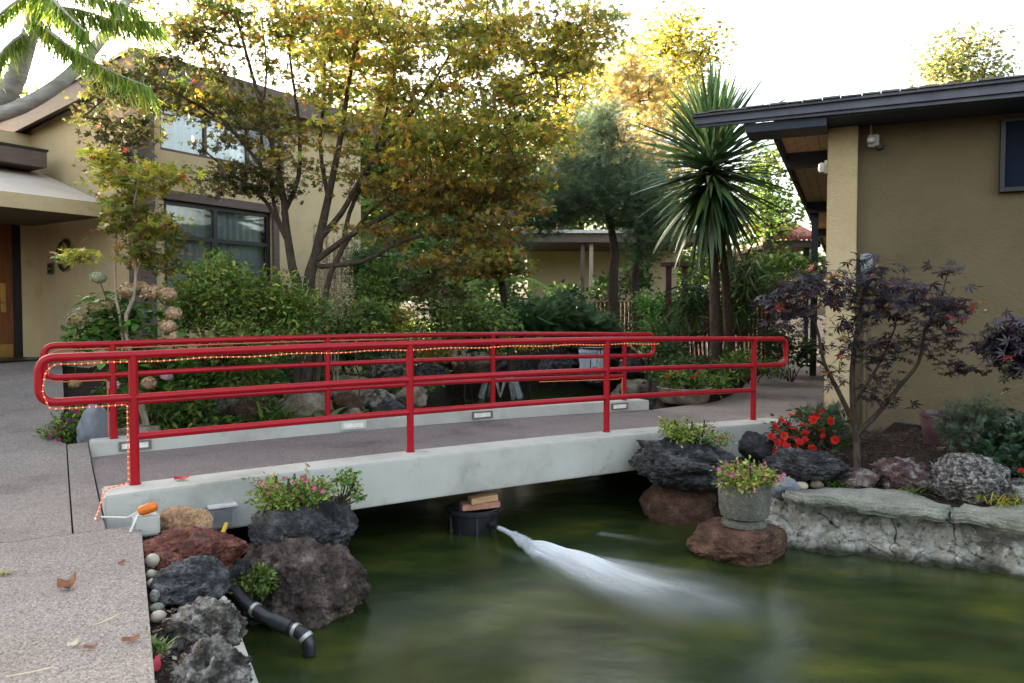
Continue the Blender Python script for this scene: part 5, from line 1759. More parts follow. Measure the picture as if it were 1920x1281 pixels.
litter('fallen_leaf', 'tiny brown leaf on the paving near the top pebble', 228, 1058, 0.0, 0.04, 0.03, 1.0, 'deadleaf', 0.01)
litter('fallen_leaf', 'small pale leaf bit low on the paving, left of the others', 137, 1212, 0.0, 0.045, 0.025, 0.8, 'straw', 0.012)
litter('fallen_leaf', 'thin curled tan leaf low in the middle of the paving', 170, 1218, 0.0, 0.06, 0.02, 0.1, 'deadleaf', 0.012)
litter('fallen_leaf', 'reddish dead leaf between paving and pitted rocks at the bottom', 287, 1262, -0.05, 0.08, 0.05, 1.2, 'redleaf', 0.03)
litter('straw', 'pale straw lying across the paving beside the edge rocks', 199, 1166, 0.0, 0.14, 0.008, 1.15, 'straw', 0.004, 'straw')
litter('straw', 'long pale straw at the bottom left of the paving', 55, 1264, 0.0, 0.16, 0.007, 0.5, 'straw', 0.004, 'straw')

# ------------------------------------------------------------------ foliage palettes (weight, base colour)
GOLD = [(4, (0.31, 0.26, 0.045)), (3, (0.21, 0.21, 0.034)), (1.5, (0.36, 0.20, 0.035)), (6, (0.15, 0.185, 0.030)), (2, (0.48, 0.40, 0.06)), (0.5, (0.24, 0.08, 0.03))]
OLIVE = [(4, (0.13, 0.145, 0.022)), (3, (0.085, 0.11, 0.018)), (2, (0.20, 0.16, 0.025)), (1.2, (0.17, 0.10, 0.02)), (0.4, (0.15, 0.05, 0.03))]
BRONZE = [(2, (0.22, 0.16, 0.035)), (5, (0.14, 0.15, 0.028)), (2, (0.28, 0.15, 0.03)), (1.5, (0.13, 0.09, 0.06)), (1.5, (0.34, 0.24, 0.035))]
DARKM = [(4, (0.05, 0.062, 0.018)), (3, (0.08, 0.085, 0.022)), (1.5, (0.075, 0.05, 0.03)), (0.8, (0.11, 0.09, 0.02))]
LIME = [(4, (0.30, 0.30, 0.035)), (3, (0.18, 0.22, 0.028)), (1.5, (0.40, 0.33, 0.05)), (0.35, (0.38, 0.05, 0.03))]
GREEN = [(4, (0.085, 0.145, 0.025)), (3, (0.12, 0.19, 0.034)), (2, (0.046, 0.088, 0.018)), (0.8, (0.20, 0.25, 0.04))]
DEEP = [(4, (0.032, 0.065, 0.018)), (3, (0.05, 0.095, 0.022)), (1, (0.085, 0.13, 0.028))]
AZALEA = [(4, (0.10, 0.165, 0.025)), (3, (0.15, 0.22, 0.035)), (2, (0.055, 0.10, 0.018)), (0.8, (0.28, 0.26, 0.04))]
PINE = [(4, (0.080, 0.125, 0.066)), (3, (0.115, 0.165, 0.085)), (2, (0.05, 0.088, 0.044))]
JUNI = [(4, (0.05, 0.105, 0.04)), (3, (0.07, 0.14, 0.05)), (1, (0.03, 0.065, 0.025))]
PLUM = [(4, (0.022, 0.014, 0.024)), (3, (0.038, 0.026, 0.042)), (1.2, (0.024, 0.026, 0.016)), (0.16, (0.24, 0.025, 0.025)), (0.1, (0.28, 0.10, 0.02))]
SUNNY = [(4, (0.46, 0.39, 0.06)), (3, (0.30, 0.30, 0.045)), (1.5, (0.50, 0.32, 0.06)), (1, (0.11, 0.14, 0.03))]
RUST = [(3, (0.44, 0.31, 0.11)), (3, (0.32, 0.25, 0.08)), (2, (0.14, 0.15, 0.05)), (1.5, (0.50, 0.38, 0.16))]
FAR = [(3, (0.17, 0.20, 0.07)), (3, (0.22, 0.23, 0.09)), (1, (0.28, 0.24, 0.08))]
LAV = [(4, (0.075, 0.10, 0.06)), (3, (0.10, 0.13, 0.085)), (1, (0.05, 0.075, 0.045))]
SUCC = [(4, (0.14, 0.22, 0.03)), (3, (0.20, 0.26, 0.045)), (1.5, (0.26, 0.24, 0.06)), (1, (0.09, 0.15, 0.03))]

def tree(name, label, base, limbs, specs, pal, tmpl, k, rad, flat, size, seed, bark, cat='tree', up=0.5, droop=0.2, group=None, rtip=0.006, step=0.35,
         sag=0.08, lmat='leaf', frac=1.0, power=0.45, outward=None, multi=False, jit=0.06, skip=0):
    root = thing(name, label, cat, tuple(base), group)
    rng_ = np.random.default_rng(seed)
    sk = Skeleton(seed)
    for (pts, r0, r1) in limbs:
        st = -1
        if pts[0] is None:                          # a limb that leaves the nearest piece of wood
            pts = pts[1:]
            st = sk.near(pts[0])
        sk.limb(pts, r0, r1, st)
    C_, I_ = pads(specs, rng_)
    sel = rng_.random(len(C_)) < frac
    sk.grow([tuple(c) for c in C_[sel]], step=step, sag=sag, jit=jit, skip=skip)
    sk.mesh('trunk', M[bark], root, rtip=rtip, power=power)
    leaf_cloud('crown', C_, k, rad, flat, size, tmpl, pal, seed + 1, root, mat=lmat, up=up, droop=droop, csel=I_ if multi else None, outward=outward)
    return root

# ------------------------------------------------------------------ the big Japanese maple
D0 = 10.3
mb_ = Vector((-2.95, 10.45, 0.05))
limbs = [
 ([mb_, P(560, 560, 10.4), P(548, 500, 10.35), P(536, 420, 10.3), P(530, 360, 10.2), P(505, 250, 10.1), P(470, 130, 10.0), P(440, 20, 9.9)], 0.085, 0.016),
 ([None, P(546, 470, 10.35), P(500, 380, 10.2), P(440, 330, 10.0), P(380, 280, 9.9)], 0.035, 0.012),
 ([None, P(532, 400, 10.3), P(560, 330, 10.3), P(560, 230, 10.3), P(545, 120, 10.2), P(535, 0, 10.2)], 0.04, 0.014),
 ([mb_ + Vector((0.1, 0, 0)), P(578, 545, 10.35), P(592, 480, 10.3), P(605, 420, 10.3), P(620, 350, 10.3), P(640, 250, 10.3), P(660, 120, 10.2), P(690, 0, 10.0)], 0.10, 0.018),
 ([None, P(598, 450, 10.3), P(640, 400, 10.2), P(668, 350, 10.1), P(720, 270, 10.0), P(790, 190, 9.9), P(850, 90, 9.8)], 0.05, 0.014),
 ([None, P(590, 490, 10.3), P(660, 440, 10.15), P(730, 400, 10.0), P(800, 350, 9.9), P(900, 280, 9.8), P(990, 200, 9.8)], 0.045, 0.012),
 ([None, P(600, 500, 10.3), P(680, 490, 10.1), P(760, 450, 9.9), P(840, 440, 9.8), P(930, 470, 9.7)], 0.035, 0.010),
 ([mb_ + Vector((0.22, -0.05, 0)), P(612, 545, 10.3), P(640, 470, 10.2), P(655, 400, 10.2), P(690, 320, 10.2), P(720, 230, 10.2), P(740, 130, 10.1)], 0.05, 0.014),
 ([None, P(640, 470, 10.2), P(690, 400, 10.1), P(740, 360, 10.0), P(800, 300, 9.9)], 0.03, 0.010),
 ([None, P(540, 450, 10.3), P(518, 400, 10.25), P(505, 330, 10.2), P(488, 240, 10.15), P(500, 140, 10.1), P(490, 30, 10.0)], 0.032, 0.010),
 ([None, P(615, 370, 10.3), P(600, 270, 10.5), P(610, 150, 10.6), P(600, 20, 10.6)], 0.035, 0.012),
 ([None, P(530, 370, 10.2), P(440, 250, 9.8), P(340, 180, 9.5), P(250, 150, 9.4), P(190, 190, 9.3)], 0.028, 0.009),
]
specs = [
 (820, 110, 9.9, 280, 130, 1.6, 150, 0), (960, 130, 9.8, 170, 150, 1.3, 105, 0), (900, 270, 9.8, 170, 90, 1.2, 95, 0), (730, 240, 10.0, 170, 100, 1.3, 70, 0),
 (640, 90, 10.2, 150, 110, 1.2, 36, 0), (1080, 60, 9.7, 90, 80, 0.9, 40, 0), (720, 20, 10.0, 330, 60, 1.2, 76, 0),
 (560, 290, 10.1, 130, 50, 0.9, 18, 2), (790, 350, 9.9, 170, 55, 1.0, 72, 2), (900, 400, 9.8, 130, 70, 0.9, 66, 2), (720, 430, 10.0, 80, 30, 0.8, 12, 2),
 (470, 320, 9.9, 120, 36, 0.8, 20, 3), (430, 230, 9.8, 110, 60, 0.8, 20, 3), (390, 180, 9.7, 80, 40, 0.6, 14, 1), (450, 350, 9.9, 110, 26, 0.6, 13, 3),
 (220, 170, 9.4, 90, 60, 0.6, 26, 3), (235, 260, 9.4, 80, 70, 0.5, 20, 3), (320, 140, 9.5, 90, 70, 0.7, 24, 3),
 (430, 60, 9.9, 150, 70, 0.9, 40, 1), (330, 30, 9.7, 110, 50, 0.8, 24, 1), (560, 30, 10.3, 130, 50, 0.9, 28, 1), (520, 180, 10.2, 110, 60, 0.8, 20, 1),
 (880, 490, 9.7, 110, 34, 0.7, 34, 2), (950, 505, 9.7, 60, 26, 0.5, 16, 1), (800, 540, 9.8, 70, 30, 0.5, 14, 3), (980, 340, 9.7, 60, 60, 0.6, 24, 2),
]
tree('japanese_maple', 'large spreading Japanese maple turning gold and bronze behind the bridge', mb_, limbs, specs, [GOLD, OLIVE, BRONZE, DARKM], T_maple(0.17), 37, 0.22, 0.32, 0.066, 101,
     'bark_maple', up=0.45, droop=0.25, rtip=0.005, sag=0.05, lmat='leaf_thin', multi=True, step=0.3)

# young yellow-green maple in front of the porch
yb = Vector((-4.15, 8.55, 0.1))
limbs = [
 ([yb, P(232, 640, 8.55), P(226, 600, 8.5), P(216, 540, 8.5), P(218, 430, 8.5), P(222, 330, 8.5)], 0.024, 0.007),
 ([yb + Vector((0.03, 0, 0)), P(236, 620, 8.5), P(250, 560, 8.45), P(255, 500, 8.45), P(246, 420, 8.4), P(262, 330, 8.4)], 0.028, 0.008),
 ([None, P(254, 520, 8.45), P(280, 440, 8.4), P(300, 350, 8.4)], 0.013, 0.006),
 ([None, P(216, 520, 8.5), P(190, 490, 8.5), P(150, 480, 8.5), P(108, 466, 8.5)], 0.009, 0.004),
]
specs = [(200, 300, 8.5, 40, 26, 0.25, 14, 0), (240, 340, 8.5, 70, 36, 0.4, 40, 0), (310, 330, 8.4, 45, 30, 0.3, 20, 0), (250, 410, 8.4, 60, 40, 0.35, 36, 1), (310, 420, 8.4, 45, 20, 0.25, 14, 0),
         (280, 480, 8.4, 60, 40, 0.3, 30, 1), (150, 478, 8.5, 45, 12, 0.15, 11, 0), (330, 450, 8.4, 26, 14, 0.2, 6, 1), (215, 380, 8.5, 40, 30, 0.3, 14, 1)]
tree('young_maple', 'slender young maple with yellow-green leaves and twin pale stems beside the porch', yb, limbs, specs, [LIME, OLIVE], T_maple(0.15), 12, 0.15, 0.45, 0.075, 202, 'bark_pale',
     up=0.5, droop=0.25, rtip=0.0035, step=0.18, lmat='leaf_thin', multi=True)

# purple maple by the lodge
pm = G(1607, 885, -0.10)
limbs = [
 ([pm, P(1606, 830, 7.4), P(1600, 770, 7.4), P(1598, 690, 7.4), P(1610, 600, 7.4), P(1620, 540, 7.4)], 0.042, 0.012),
 ([None, P(1604, 800, 7.4), P(1570, 730, 7.35), P(1545, 680, 7.3), P(1530, 610, 7.3), P(1500, 570, 7.3)], 0.026, 0.008),
 ([None, P(1606, 815, 7.4), P(1650, 770, 7.4), P(1690, 720, 7.4), P(1722, 680, 7.4), P(1735, 620, 7.4), P(1760, 570, 7.4), P(1780, 500, 7.4)], 0.028, 0.005),
 ([None, P(1600, 760, 7.4), P(1650, 680, 7.5), P(1680, 610, 7.5)], 0.018, 0.007),
]
specs = [(1500, 560, 7.3, 75, 40, 0.45, 36, 0), (1480, 600, 7.2, 60, 40, 0.4, 20, 0), (1570, 530, 7.4, 70, 40, 0.4, 26, 0), (1630, 570, 7.4, 80, 60, 0.5, 40, 0), (1710, 570, 7.4, 90, 50, 0.5, 44, 0),
         (1780, 580, 7.4, 45, 30, 0.3, 14, 0), (1740, 640, 7.4, 60, 40, 0.4, 18, 0), (1650, 660, 7.4, 60, 50, 0.4, 18, 0), (1580, 640, 7.4, 60, 40, 0.4, 14, 0), (1775, 500, 7.4, 14, 20, 0.1, 4, 0),
         (1780, 690, 7.3, 40, 14, 0.2, 8, 0), (1660, 730, 7.4, 55, 34, 0.3, 12, 0), (1560, 700, 7.3, 30, 26, 0.2, 6, 0), (1640, 500, 7.4, 30, 20, 0.2, 6, 0)]
tree('purple_maple', 'small dark purple Japanese maple in front of the lodge wall', pm, limbs, specs, PLUM, T_maple(0.13), 7, 0.14, 0.40, 0.085, 303, 'bark_dark', up=0.6, droop=0.25, rtip=0.0035,
     step=0.2, lmat='leaf')
p2 = G(2010, 900, -0.1)
limbs = [([p2, P(1990, 800, 6.8), P(1960, 720, 6.8), P(1920, 660, 6.8)], 0.03, 0.008)]
specs = [(1905, 630, 6.8, 55, 34, 0.3, 24, 0), (1870, 650, 6.8, 36, 18, 0.25, 9, 0), (1900, 680, 6.8, 34, 26, 0.25, 9, 0), (1960, 640, 6.8, 50, 50, 0.4, 16, 0)]
tree('purple_maple', 'second purple maple reaching in at the right picture edge', p2, limbs, specs, PLUM, T_maple(0.12), 18, 0.14, 0.5, 0.085, 304, 'bark_dark', up=0.5, droop=0.3, rtip=0.003, step=0.2, lmat='leaf_gloss')

# grey-trunked tree with hanging feathery sprays, top left
tb0 = Vector((-6.4, 6.9, 0.0))
root = thing('feathery_tree', 'grey-limbed tree with hanging bright green feathery sprays, top left corner', 'tree', tuple(tb0))
sk = Skeleton(7)
sk.limb([tb0, Vector((-6.2, 6.9, 1.5)), P(-120, 330, 6.6), P(-30, 215, 6.4), P(20, 165, 6.3), P(48, 90, 6.2), P(66, 20, 6.1), P(78, -90, 6.0)], 0.13, 0.042)
sk.limb([P(-30, 222, 6.4), P(40, 200, 6.3), P(110, 158, 6.3), P(160, 110, 6.4), P(210, 45, 6.5), P(262, -40, 6.6)], 0.065, 0.035, sk.near(P(-30, 222, 6.4)))
ribs = [([P(66, 10, 6.1), P(150, 20, 5.8), P(220, 40, 5.6), P(300, 42, 5.5)]), ([P(60, 30, 6.1), P(120, 80, 5.8), P(200, 130, 5.6), P(285, 165, 5.5)]), ([P(66, -20, 6.1), P(20, 10, 5.8), P(-40, 60, 5.6)]),
        ([P(50, 60, 6.2), P(10, 90, 5.8), P(-30, 150, 5.6)]), ([P(70, -30, 6.1), P(110, 10, 5.6), P(160, 60, 5.4)]), ([P(70, -60, 6.0), P(170, -20, 5.6), P(260, 20, 5.5)])]
pts, ax, nr = [], [], []
rng = np.random.default_rng(77)
for rb_ in ribs:
    sk.limb(rb_, 0.016, 0.005, sk.near(rb_[0]))
    fine_ = fillet(rb_, 0.5, 8)
    tot = polyline_resample(fine_, 0.016)
    for i, p in enumerate(tot):
        t_ = i / len(tot)
        fwd = (tot[min(i + 1, len(tot) - 1)] - tot[max(i - 1, 0)]).normalized()
        for q in range(6):
            sd = fwd.cross(Vector((0, 0, 1))).normalized() * (1 if q % 2 else -1)
            a = fwd * rng.uniform(0.3, 0.9) + sd * rng.uniform(0.05, 0.6) + Vector((0, 0, -rng.uniform(0.5, 1.5)))
            pts.append(p + Vector((rng.normal(0, .01), rng.normal(0, .01), rng.normal(0, .01)))); ax.append(a); nr.append(Vector((rng.normal(), rng.normal(), rng.normal() + 0.5)))
sk.mesh('trunk', M['bark_grey'], root, rtip=0.004, seg=12)
n_ = len(pts)
me = leaf_mesh('crown', np.array([tuple(p) for p in pts]), np.array([tuple(p) for p in ax]), np.array([tuple(p) for p in nr]), 0.25 * rng.uniform(0.5, 1.2, n_), T_blade(0.026, 0.25, 3),
               palette_pick([(4, (0.15, 0.25, 0.028)), (3, (0.24, 0.33, 0.045)), (2, (0.075, 0.14, 0.02)), (1.2, (0.42, 0.40, 0.06))], n_, rng))
link('crown', me, M['leaf_thin'], root)

# ------------------------------------------------------------------ spiky palm-like cordyline
db = Vector((3.58, 13.5, 0.12))
dr_ = thing('cordyline', 'tall spiky cordyline with a mop of sword leaves beyond the bridge', 'palm', tuple(db))
top_ = P(1332, 235, 13.5)
trunk_pts = [db, P(1342, 640, 13.5), P(1340, 540, 13.5), P(1336, 450, 13.5), P(1334, 350, 13.5), top_]
MB().tube(fillet(trunk_pts, 0.4, 5), 0.115, 14, r_end=0.06).build('trunk', M['bark_dark'], dr_, smooth=True)
MB().tube(fillet([db + Vector((0.28, 0.2, 0)), P(1366, 640, 13.7), P(1362, 540, 13.7), P(1350, 440, 13.6)], 0.4, 5), 0.09, 12, r_end=0.07).build('trunk', M['bark_dark'], dr_, smooth=True)
blades = []
rng = np.random.default_rng(12)
for q in range(8):
    tv, tf = T_blade(0.030 + 0.006 * (q % 3), 0.02 + 0.055 * q, 7)
    # a folded keel gives the sword leaf some body
    V_ = [tuple(v) for v in tv]; F_ = []
    mids = []
    for i in range(8):
        a, b = np.array(V_[2 * i]), np.array(V_[2 * i + 1])
        mids.append(tuple((a + b) / 2 - np.array((0, 0, 0.012 * (1 - i / 7)))))
    base_n = len(V_)
    V_ += mids
    for i in range(7):
        F_ += [(2 * i, base_n + i, base_n + i + 1, 2 * i + 2), (base_n + i, 2 * i + 1, 2 * i + 3, base_n + i + 1)]
    cols_ = palette_pick([(4, (0.036, 0.070, 0.028)), (3, (0.056, 0.10, 0.038)), (1, (0.09, 0.14, 0.045))], 1, rng)[0]
    cc = np.tile(cols_, (len(V_), 1))
    blades.append(np_mesh('leaf', V_, [k for f in F_ for k in f], [4] * len(F_), cc, smooth=True))
    blades[-1].materials.append(M['leaf_gloss'])
for q in range(300):
    f = rng.random() ** 0.85
    p = P(1334, 262 + 110 * (1 - f), 13.5)
    az = q * 2.39996 + rng.normal(0, 0.2)
    el = math.radians(-64 + 150 * f ** 1.05 + rng.normal(0, 10))
    ln = rng.uniform(1.3, 1.72) * (1.0 if f < 0.75 else 0.86)
    bi = int(np.clip(6.5 - 7 * f + rng.normal(0, 0.8), 0, 7))
    o = bpy.data.objects.new('leaf', blades[bi])
    COL.objects.link(o)
    o.parent = dr_
    o.location = p - db
    o.rotation_euler = Matrix.Rotation(az, 4, 'Z').to_3x3().to_4x4().to_euler()
    o.matrix_basis = Matrix.Translation(p - db) @ Matrix.Rotation(az, 4, 'Z') @ Matrix.Rotation(-el, 4, 'Y') @ Matrix.Rotation(rng.normal(0, 0.3), 4, 'X') @ Matrix.Diagonal((ln, ln, ln, 1))

n_ = 620
f_ = rng.random(n_) ** 0.85
az_ = rng.uniform(0, 6.28, n_)
el_ = np.radians(-66 + 150 * f_ + rng.normal(0, 11, n_))
pts = np.array([tuple(P(1334, 262 + 110 * (1 - q), 13.5)) for q in f_])
ax = np.stack([np.cos(az_) * np.cos(el_), np.sin(az_) * np.cos(el_), np.sin(el_)], 1)
nr = np.stack([-np.cos(az_) * np.sin(el_), -np.sin(az_) * np.sin(el_), np.cos(el_)], 1)
me = leaf_mesh('inner_leaves', pts, ax, nr, rng.uniform(0.9, 1.55, n_), T_blade(0.024, 0.12, 5), palette_pick([(4, (0.028, 0.058, 0.026)), (3, (0.05, 0.095, 0.04)), (1, (0.10, 0.14, 0.05)), (0.3, (0.22, 0.18, 0.08))], n_, rng))
tag(link('inner_leaves', me, M['leaf'], dr_), kind='stuff')

# ------------------------------------------------------------------ pines and far trees
def conifer_tufts(root, C_, k, rad, size, pal, seed, flat=0.7, tm=None, mat='leaf', up=0.2):
    return leaf_cloud('crown', C_, k, rad, flat, size, tm or T_needles(11, 0.012, 0.8, seed), pal, seed, root, mat=mat, up=up, droop=-0.25, outward=0.3)
def pine(label, base, limbs, specs, seed, k=40, size=0.30, pal=PINE, rad=0.40, flat=0.6):
    root = thing('pine_tree', label, 'tree', tuple(base), 'pines behind the pond')
    rng_ = np.random.default_rng(seed)
    sk = Skeleton(seed)
    for pts_, r0, r1 in limbs: sk.limb(pts_, r0, r1)
    C_, _ = pads(specs, rng_)
    sk.grow([tuple(c) for c in C_], step=0.4, sag=0.0)
    sk.mesh('trunk', M['bark_dark'], root, rtip=0.010)
    conifer_tufts(root, C_, k, rad, size, pal, seed, flat)
    return root
b1 = P(1148, 560, 19.0); b1.z = 0.8
pine('blue-green pine with broad layered boughs left of the spiky cordyline', b1,
     [([b1, P(1150, 520, 19), P(1152, 470, 19), P(1140, 400, 19), P(1120, 330, 19), P(1130, 260, 19)], 0.14, 0.04)],
     [(1120, 325, 19, 125, 60, 1.2, 84, 0), (1055, 365, 18.6, 85, 46, 0.9, 56, 0), (1185, 365, 18.6, 90, 50, 1.0, 60, 0), (1010, 400, 18.4, 50, 30, 0.7, 20, 0), (1235, 400, 18.6, 40, 34, 0.7, 18, 0), (1130, 255, 19, 60, 40, 0.7, 22, 0), (1020, 415, 18.4, 50, 18, 0.6, 12, 0), (1200, 420, 18.6, 60, 22, 0.7, 16, 0), (1140, 215, 19, 16, 40, 0.3, 7, 0)], 31)
b2 = P(1195, 575, 20.0); b2.z = 0.8
pine('dark pine with a leaning trunk close right of the blue-green pine', b2,
     [([b2, P(1190, 520, 20), P(1200, 470, 20), P(1190, 420, 20)], 0.13, 0.06)],
     [(1225, 425, 19.8, 50, 36, 0.8, 20, 0), (1205, 470, 19.8, 30, 24, 0.6, 9, 0)], 32, pal=JUNI)
b3 = P(950, 560, 17.5); b3.z = 0.7
pine('shaded pine half hidden behind the big maple', b3,
     [([b3, P(948, 520, 17.5), P(940, 470, 17.5), P(960, 400, 17.5)], 0.12, 0.05)],
     [(970, 390, 17.5, 60, 40, 0.9, 24, 0), (900, 400, 17.5, 90, 50, 0.9, 30, 0), (930, 465, 17.5, 50, 34, 0.7, 18, 0), (960, 340, 17.5, 70, 40, 0.7, 20, 0)], 33, pal=JUNI)

def far_tree(label, px, D, py_top, limbs_px, specs, pal, seed, k=40, rad=0.8, size=0.24, tm=None, bark='bark_dark', r0=0.25, flat=0.8, group='far trees behind the garden', sparse=1.0):
    base = P(px, 588, D); base.z = 0.5
    root = thing('background_tree', label, 'tree', tuple(base), group)
    rng_ = np.random.default_rng(seed)
    sk = Skeleton(seed)
    sk.limb([base] + [P(x, y, D) for x, y in limbs_px], r0, r0 * 0.2)
    C_, _ = pads(specs, rng_)
    sk.grow([tuple(c) for c in C_], step=0.9, sag=0.0, jit=0.12)
    sk.mesh('trunk', M[bark], root, rtip=0.02)
    leaf_cloud('crown', C_, k, rad, flat, size, tm or T_oval(0.55), pal, seed, root, mat='leaf_thin', up=0.3, droop=0.2)
    return root
far_tree('sunlit yellow-green tree straight above the blue-green pine', 1050, 31, 120, [(1050, 450), (1055, 300), (1060, 180)],
         [(1060, 200, 31, 80, 90, 2.0, 60, 0), (1020, 300, 31, 60, 80, 1.6, 40, 0), (1090, 280, 31, 50, 60, 1.4, 26, 0), (1080, 110, 31, 60, 50, 1.2, 22, 0)], SUNNY, 41)
far_tree('tall tree with rust-brown sunlit boughs behind the cordyline', 1200, 34, 100, [(1200, 450), (1198, 300), (1195, 150)],
         [(1200, 180, 34, 70, 60, 1.8, 36, 0), (1190, 270, 34, 70, 60, 1.8, 44, 0), (1230, 330, 34, 60, 60, 1.8, 34, 0), (1160, 140, 34, 50, 40, 1.2, 14, 0), (1150, 160, 34, 30, 40, 1.0, 10, 0)], RUST, 42, tm=T_spray(6, 0.11), size=0.42, k=22, rad=1.0)
far_tree('tallest bright yellow-green tree above the cordyline', 1270, 38, 30, [(1270, 420), (1265, 250), (1262, 100)],
         [(1270, 80, 38, 80, 50, 2.2, 44, 0), (1220, 110, 38, 60, 50, 1.8, 28, 0), (1290, 170, 38, 50, 70, 2.0, 36, 0), (1240, 200, 38, 60, 70, 2.0, 34, 0), (1320, 110, 38, 36, 40, 1.2, 12, 0)], SUNNY, 43, rad=0.9)
far_tree('lone airy tree rising behind the lodge roof', 1800, 42, 45, [(1800, 300), (1800, 160), (1805, 90)],
         [(1815, 105, 42, 50, 55, 2.0, 40, 0), (1760, 120, 42, 40, 40, 1.4, 22, 0), (1860, 140, 42, 36, 24, 1.2, 14, 0), (1790, 160, 42, 70, 22, 1.6, 22, 0)], FAR, 44, k=26, rad=0.8, size=0.3)
far_tree('dark green tree filling the gap behind the big maple', 850, 26, 200, [(850, 450), (850, 330), (855, 240)],
         [(850, 330, 26, 150, 90, 2.0, 80, 0), (760, 400, 25, 110, 60, 1.6, 50, 0), (940, 300, 26, 70, 80, 1.6, 40, 0), (850, 430, 24, 160, 40, 1.4, 40, 0)], GREEN, 45, k=44, rad=0.7)
far_tree('green tree beside the lodge eave, right behind the cordyline', 1440, 24, 260, [(1440, 480), (1440, 380), (1440, 300)],
         [(1430, 330, 24, 55, 60, 1.2, 30, 0), (1460, 400, 24, 50, 50, 1.2, 28, 0), (1410, 410, 23, 40, 50, 1.0, 20, 0)], GREEN, 46, k=34, rad=0.5, size=0.18)
far_tree('broad green tree closing the sky above the far pavilion roof', 1090, 34, 360, [(1090, 470), (1090, 420), (1090, 390)],
         [(1080, 410, 34, 130, 40, 1.6, 70, 0), (1010, 380, 34, 60, 50, 1.4, 34, 0), (1190, 420, 34, 70, 40, 1.4, 34, 0)], GREEN, 49, k=40, rad=0.8, size=0.28)
far_tree('low green tree behind the tiled pavilion beside the cordyline', 1420, 31, 440, [(1420, 540), (1420, 510), (1420, 480)],
         [(1400, 500, 31, 90, 40, 1.4, 60, 0), (1500, 500, 31, 70, 36, 1.4, 40, 0), (1300, 510, 31, 60, 36, 1.4, 36, 0)], GREEN, 50, k=40, rad=0.8, size=0.28)
far_tree('yellow-leaved tree glimpsed behind the house roof at the left edge', 10, 24, 190, [(10, 420), (14, 300), (20, 230)],
         [(15, 210, 24, 60, 40, 1.4, 24, 0), (-60, 160, 24, 90, 70, 1.6, 40, 0)], SUNNY, 47, k=30, rad=0.6)
for i_, (x_, D_, lab_) in enumerate([(150, 21, 'added sun-blocking tree behind the porch roof'), (330, 22, 'added sun-blocking tree behind the middle of the house'), (520, 22.5, 'added sun-blocking tree behind the right end of the house'), (690, 23, 'added sun-blocking tree past the right corner of the house')]):
    far_tree(lab_, x_, D_, 220, [(x_, 450), (x_, 350), (x_, 290)],
             [(x_, 310, D_, 120, 70, 1.6, 70, 0), (x_, 420, D_, 120, 70, 1.6, 50, 0), (x_, 520, D_, 120, 50, 1.4, 30, 0)], GREEN, 400 + i_, k=60, rad=0.7, size=0.26, group='added sun-blocking trees behind the house')  # row of dense trees added to keep the low sun off the garden
far_tree('tall shade tree standing behind the house, seen through the maple branches', 620, 30, -60, [(620, 450), (610, 250), (600, 60)],
         [(640, 60, 30, 110, 120, 2.2, 60, 0), (700, 180, 30, 90, 90, 2.0, 44, 0), (760, 250, 30, 90, 80, 1.8, 40, 0)], OLIVE, 48, k=36, rad=0.8)

# ------------------------------------------------------------------ shrubs and flowers
def gzf(x, y): return float(ground_z(np.array([x]), np.array([y]))[0])
def shrub(name, label, specs, pal, tmpl, k, rad, size, seed, flat=0.8, cat='shrub', up=0.4, droop=0.0, mat='leaf', bark='bark_dark', group=None, outward=0.4, stems=5, z0=None, stem_frac=0.3, rtip=0.003):
    rng_ = np.random.default_rng(seed)
    C_, _ = pads(specs, rng_)
    cx, cy = float(C_[:, 0].mean()), float(C_[:, 1].mean())
    gz_ = gzf(cx, cy) if z0 is None else z0
    C_[:, 2] = np.maximum(C_[:, 2], gz_ + 0.03)
    root = thing(name, label, cat, (cx, cy, gz_), group)
    sk = Skeleton(seed)
    sp_ = float(C_[:, 0].std())
    for i in range(stems):
        a = 2 * math.pi * i / stems
        b = Vector((cx + math.cos(a) * sp_ * 0.5, cy + math.sin(a) * sp_ * 0.3, gz_ - 0.05))
        sk.limb([b, b + Vector((math.cos(a) * 0.05, math.sin(a) * 0.05, 0.12)), b + Vector((math.cos(a) * sp_ * 0.4, math.sin(a) * sp_ * 0.3, 0.25))], 0.014, 0.008)
    sel = rng_.random(len(C_)) < stem_frac
    if sel.any(): sk.grow([tuple(c) for c in C_[sel]], step=0.15, sag=0.0, jit=0.02)
    tag(sk.mesh('stems', M[bark], root, rtip=rtip), kind='stuff')
    leaf_cloud('foliage', C_, k, rad, flat, size, tmpl, pal, seed + 1, root, mat=mat, up=up, droop=droop, outward=outward)
    return root, C_

shrub('azalea_bush', 'dense rounded azalea bush under the house window', [(450, 560, 9.4, 130, 70, 0.7, 150, 0), (400, 520, 9.6, 70, 35, 0.5, 50, 0), (540, 580, 9.4, 80, 45, 0.5, 70, 0), (360, 580, 9.3, 40, 50, 0.4, 40, 0), (470, 640, 9.0, 120, 30, 0.5, 60, 0)],
      AZALEA, T_leaf6(0.42), 34, 0.15, 0.062, 501, cat='bush')
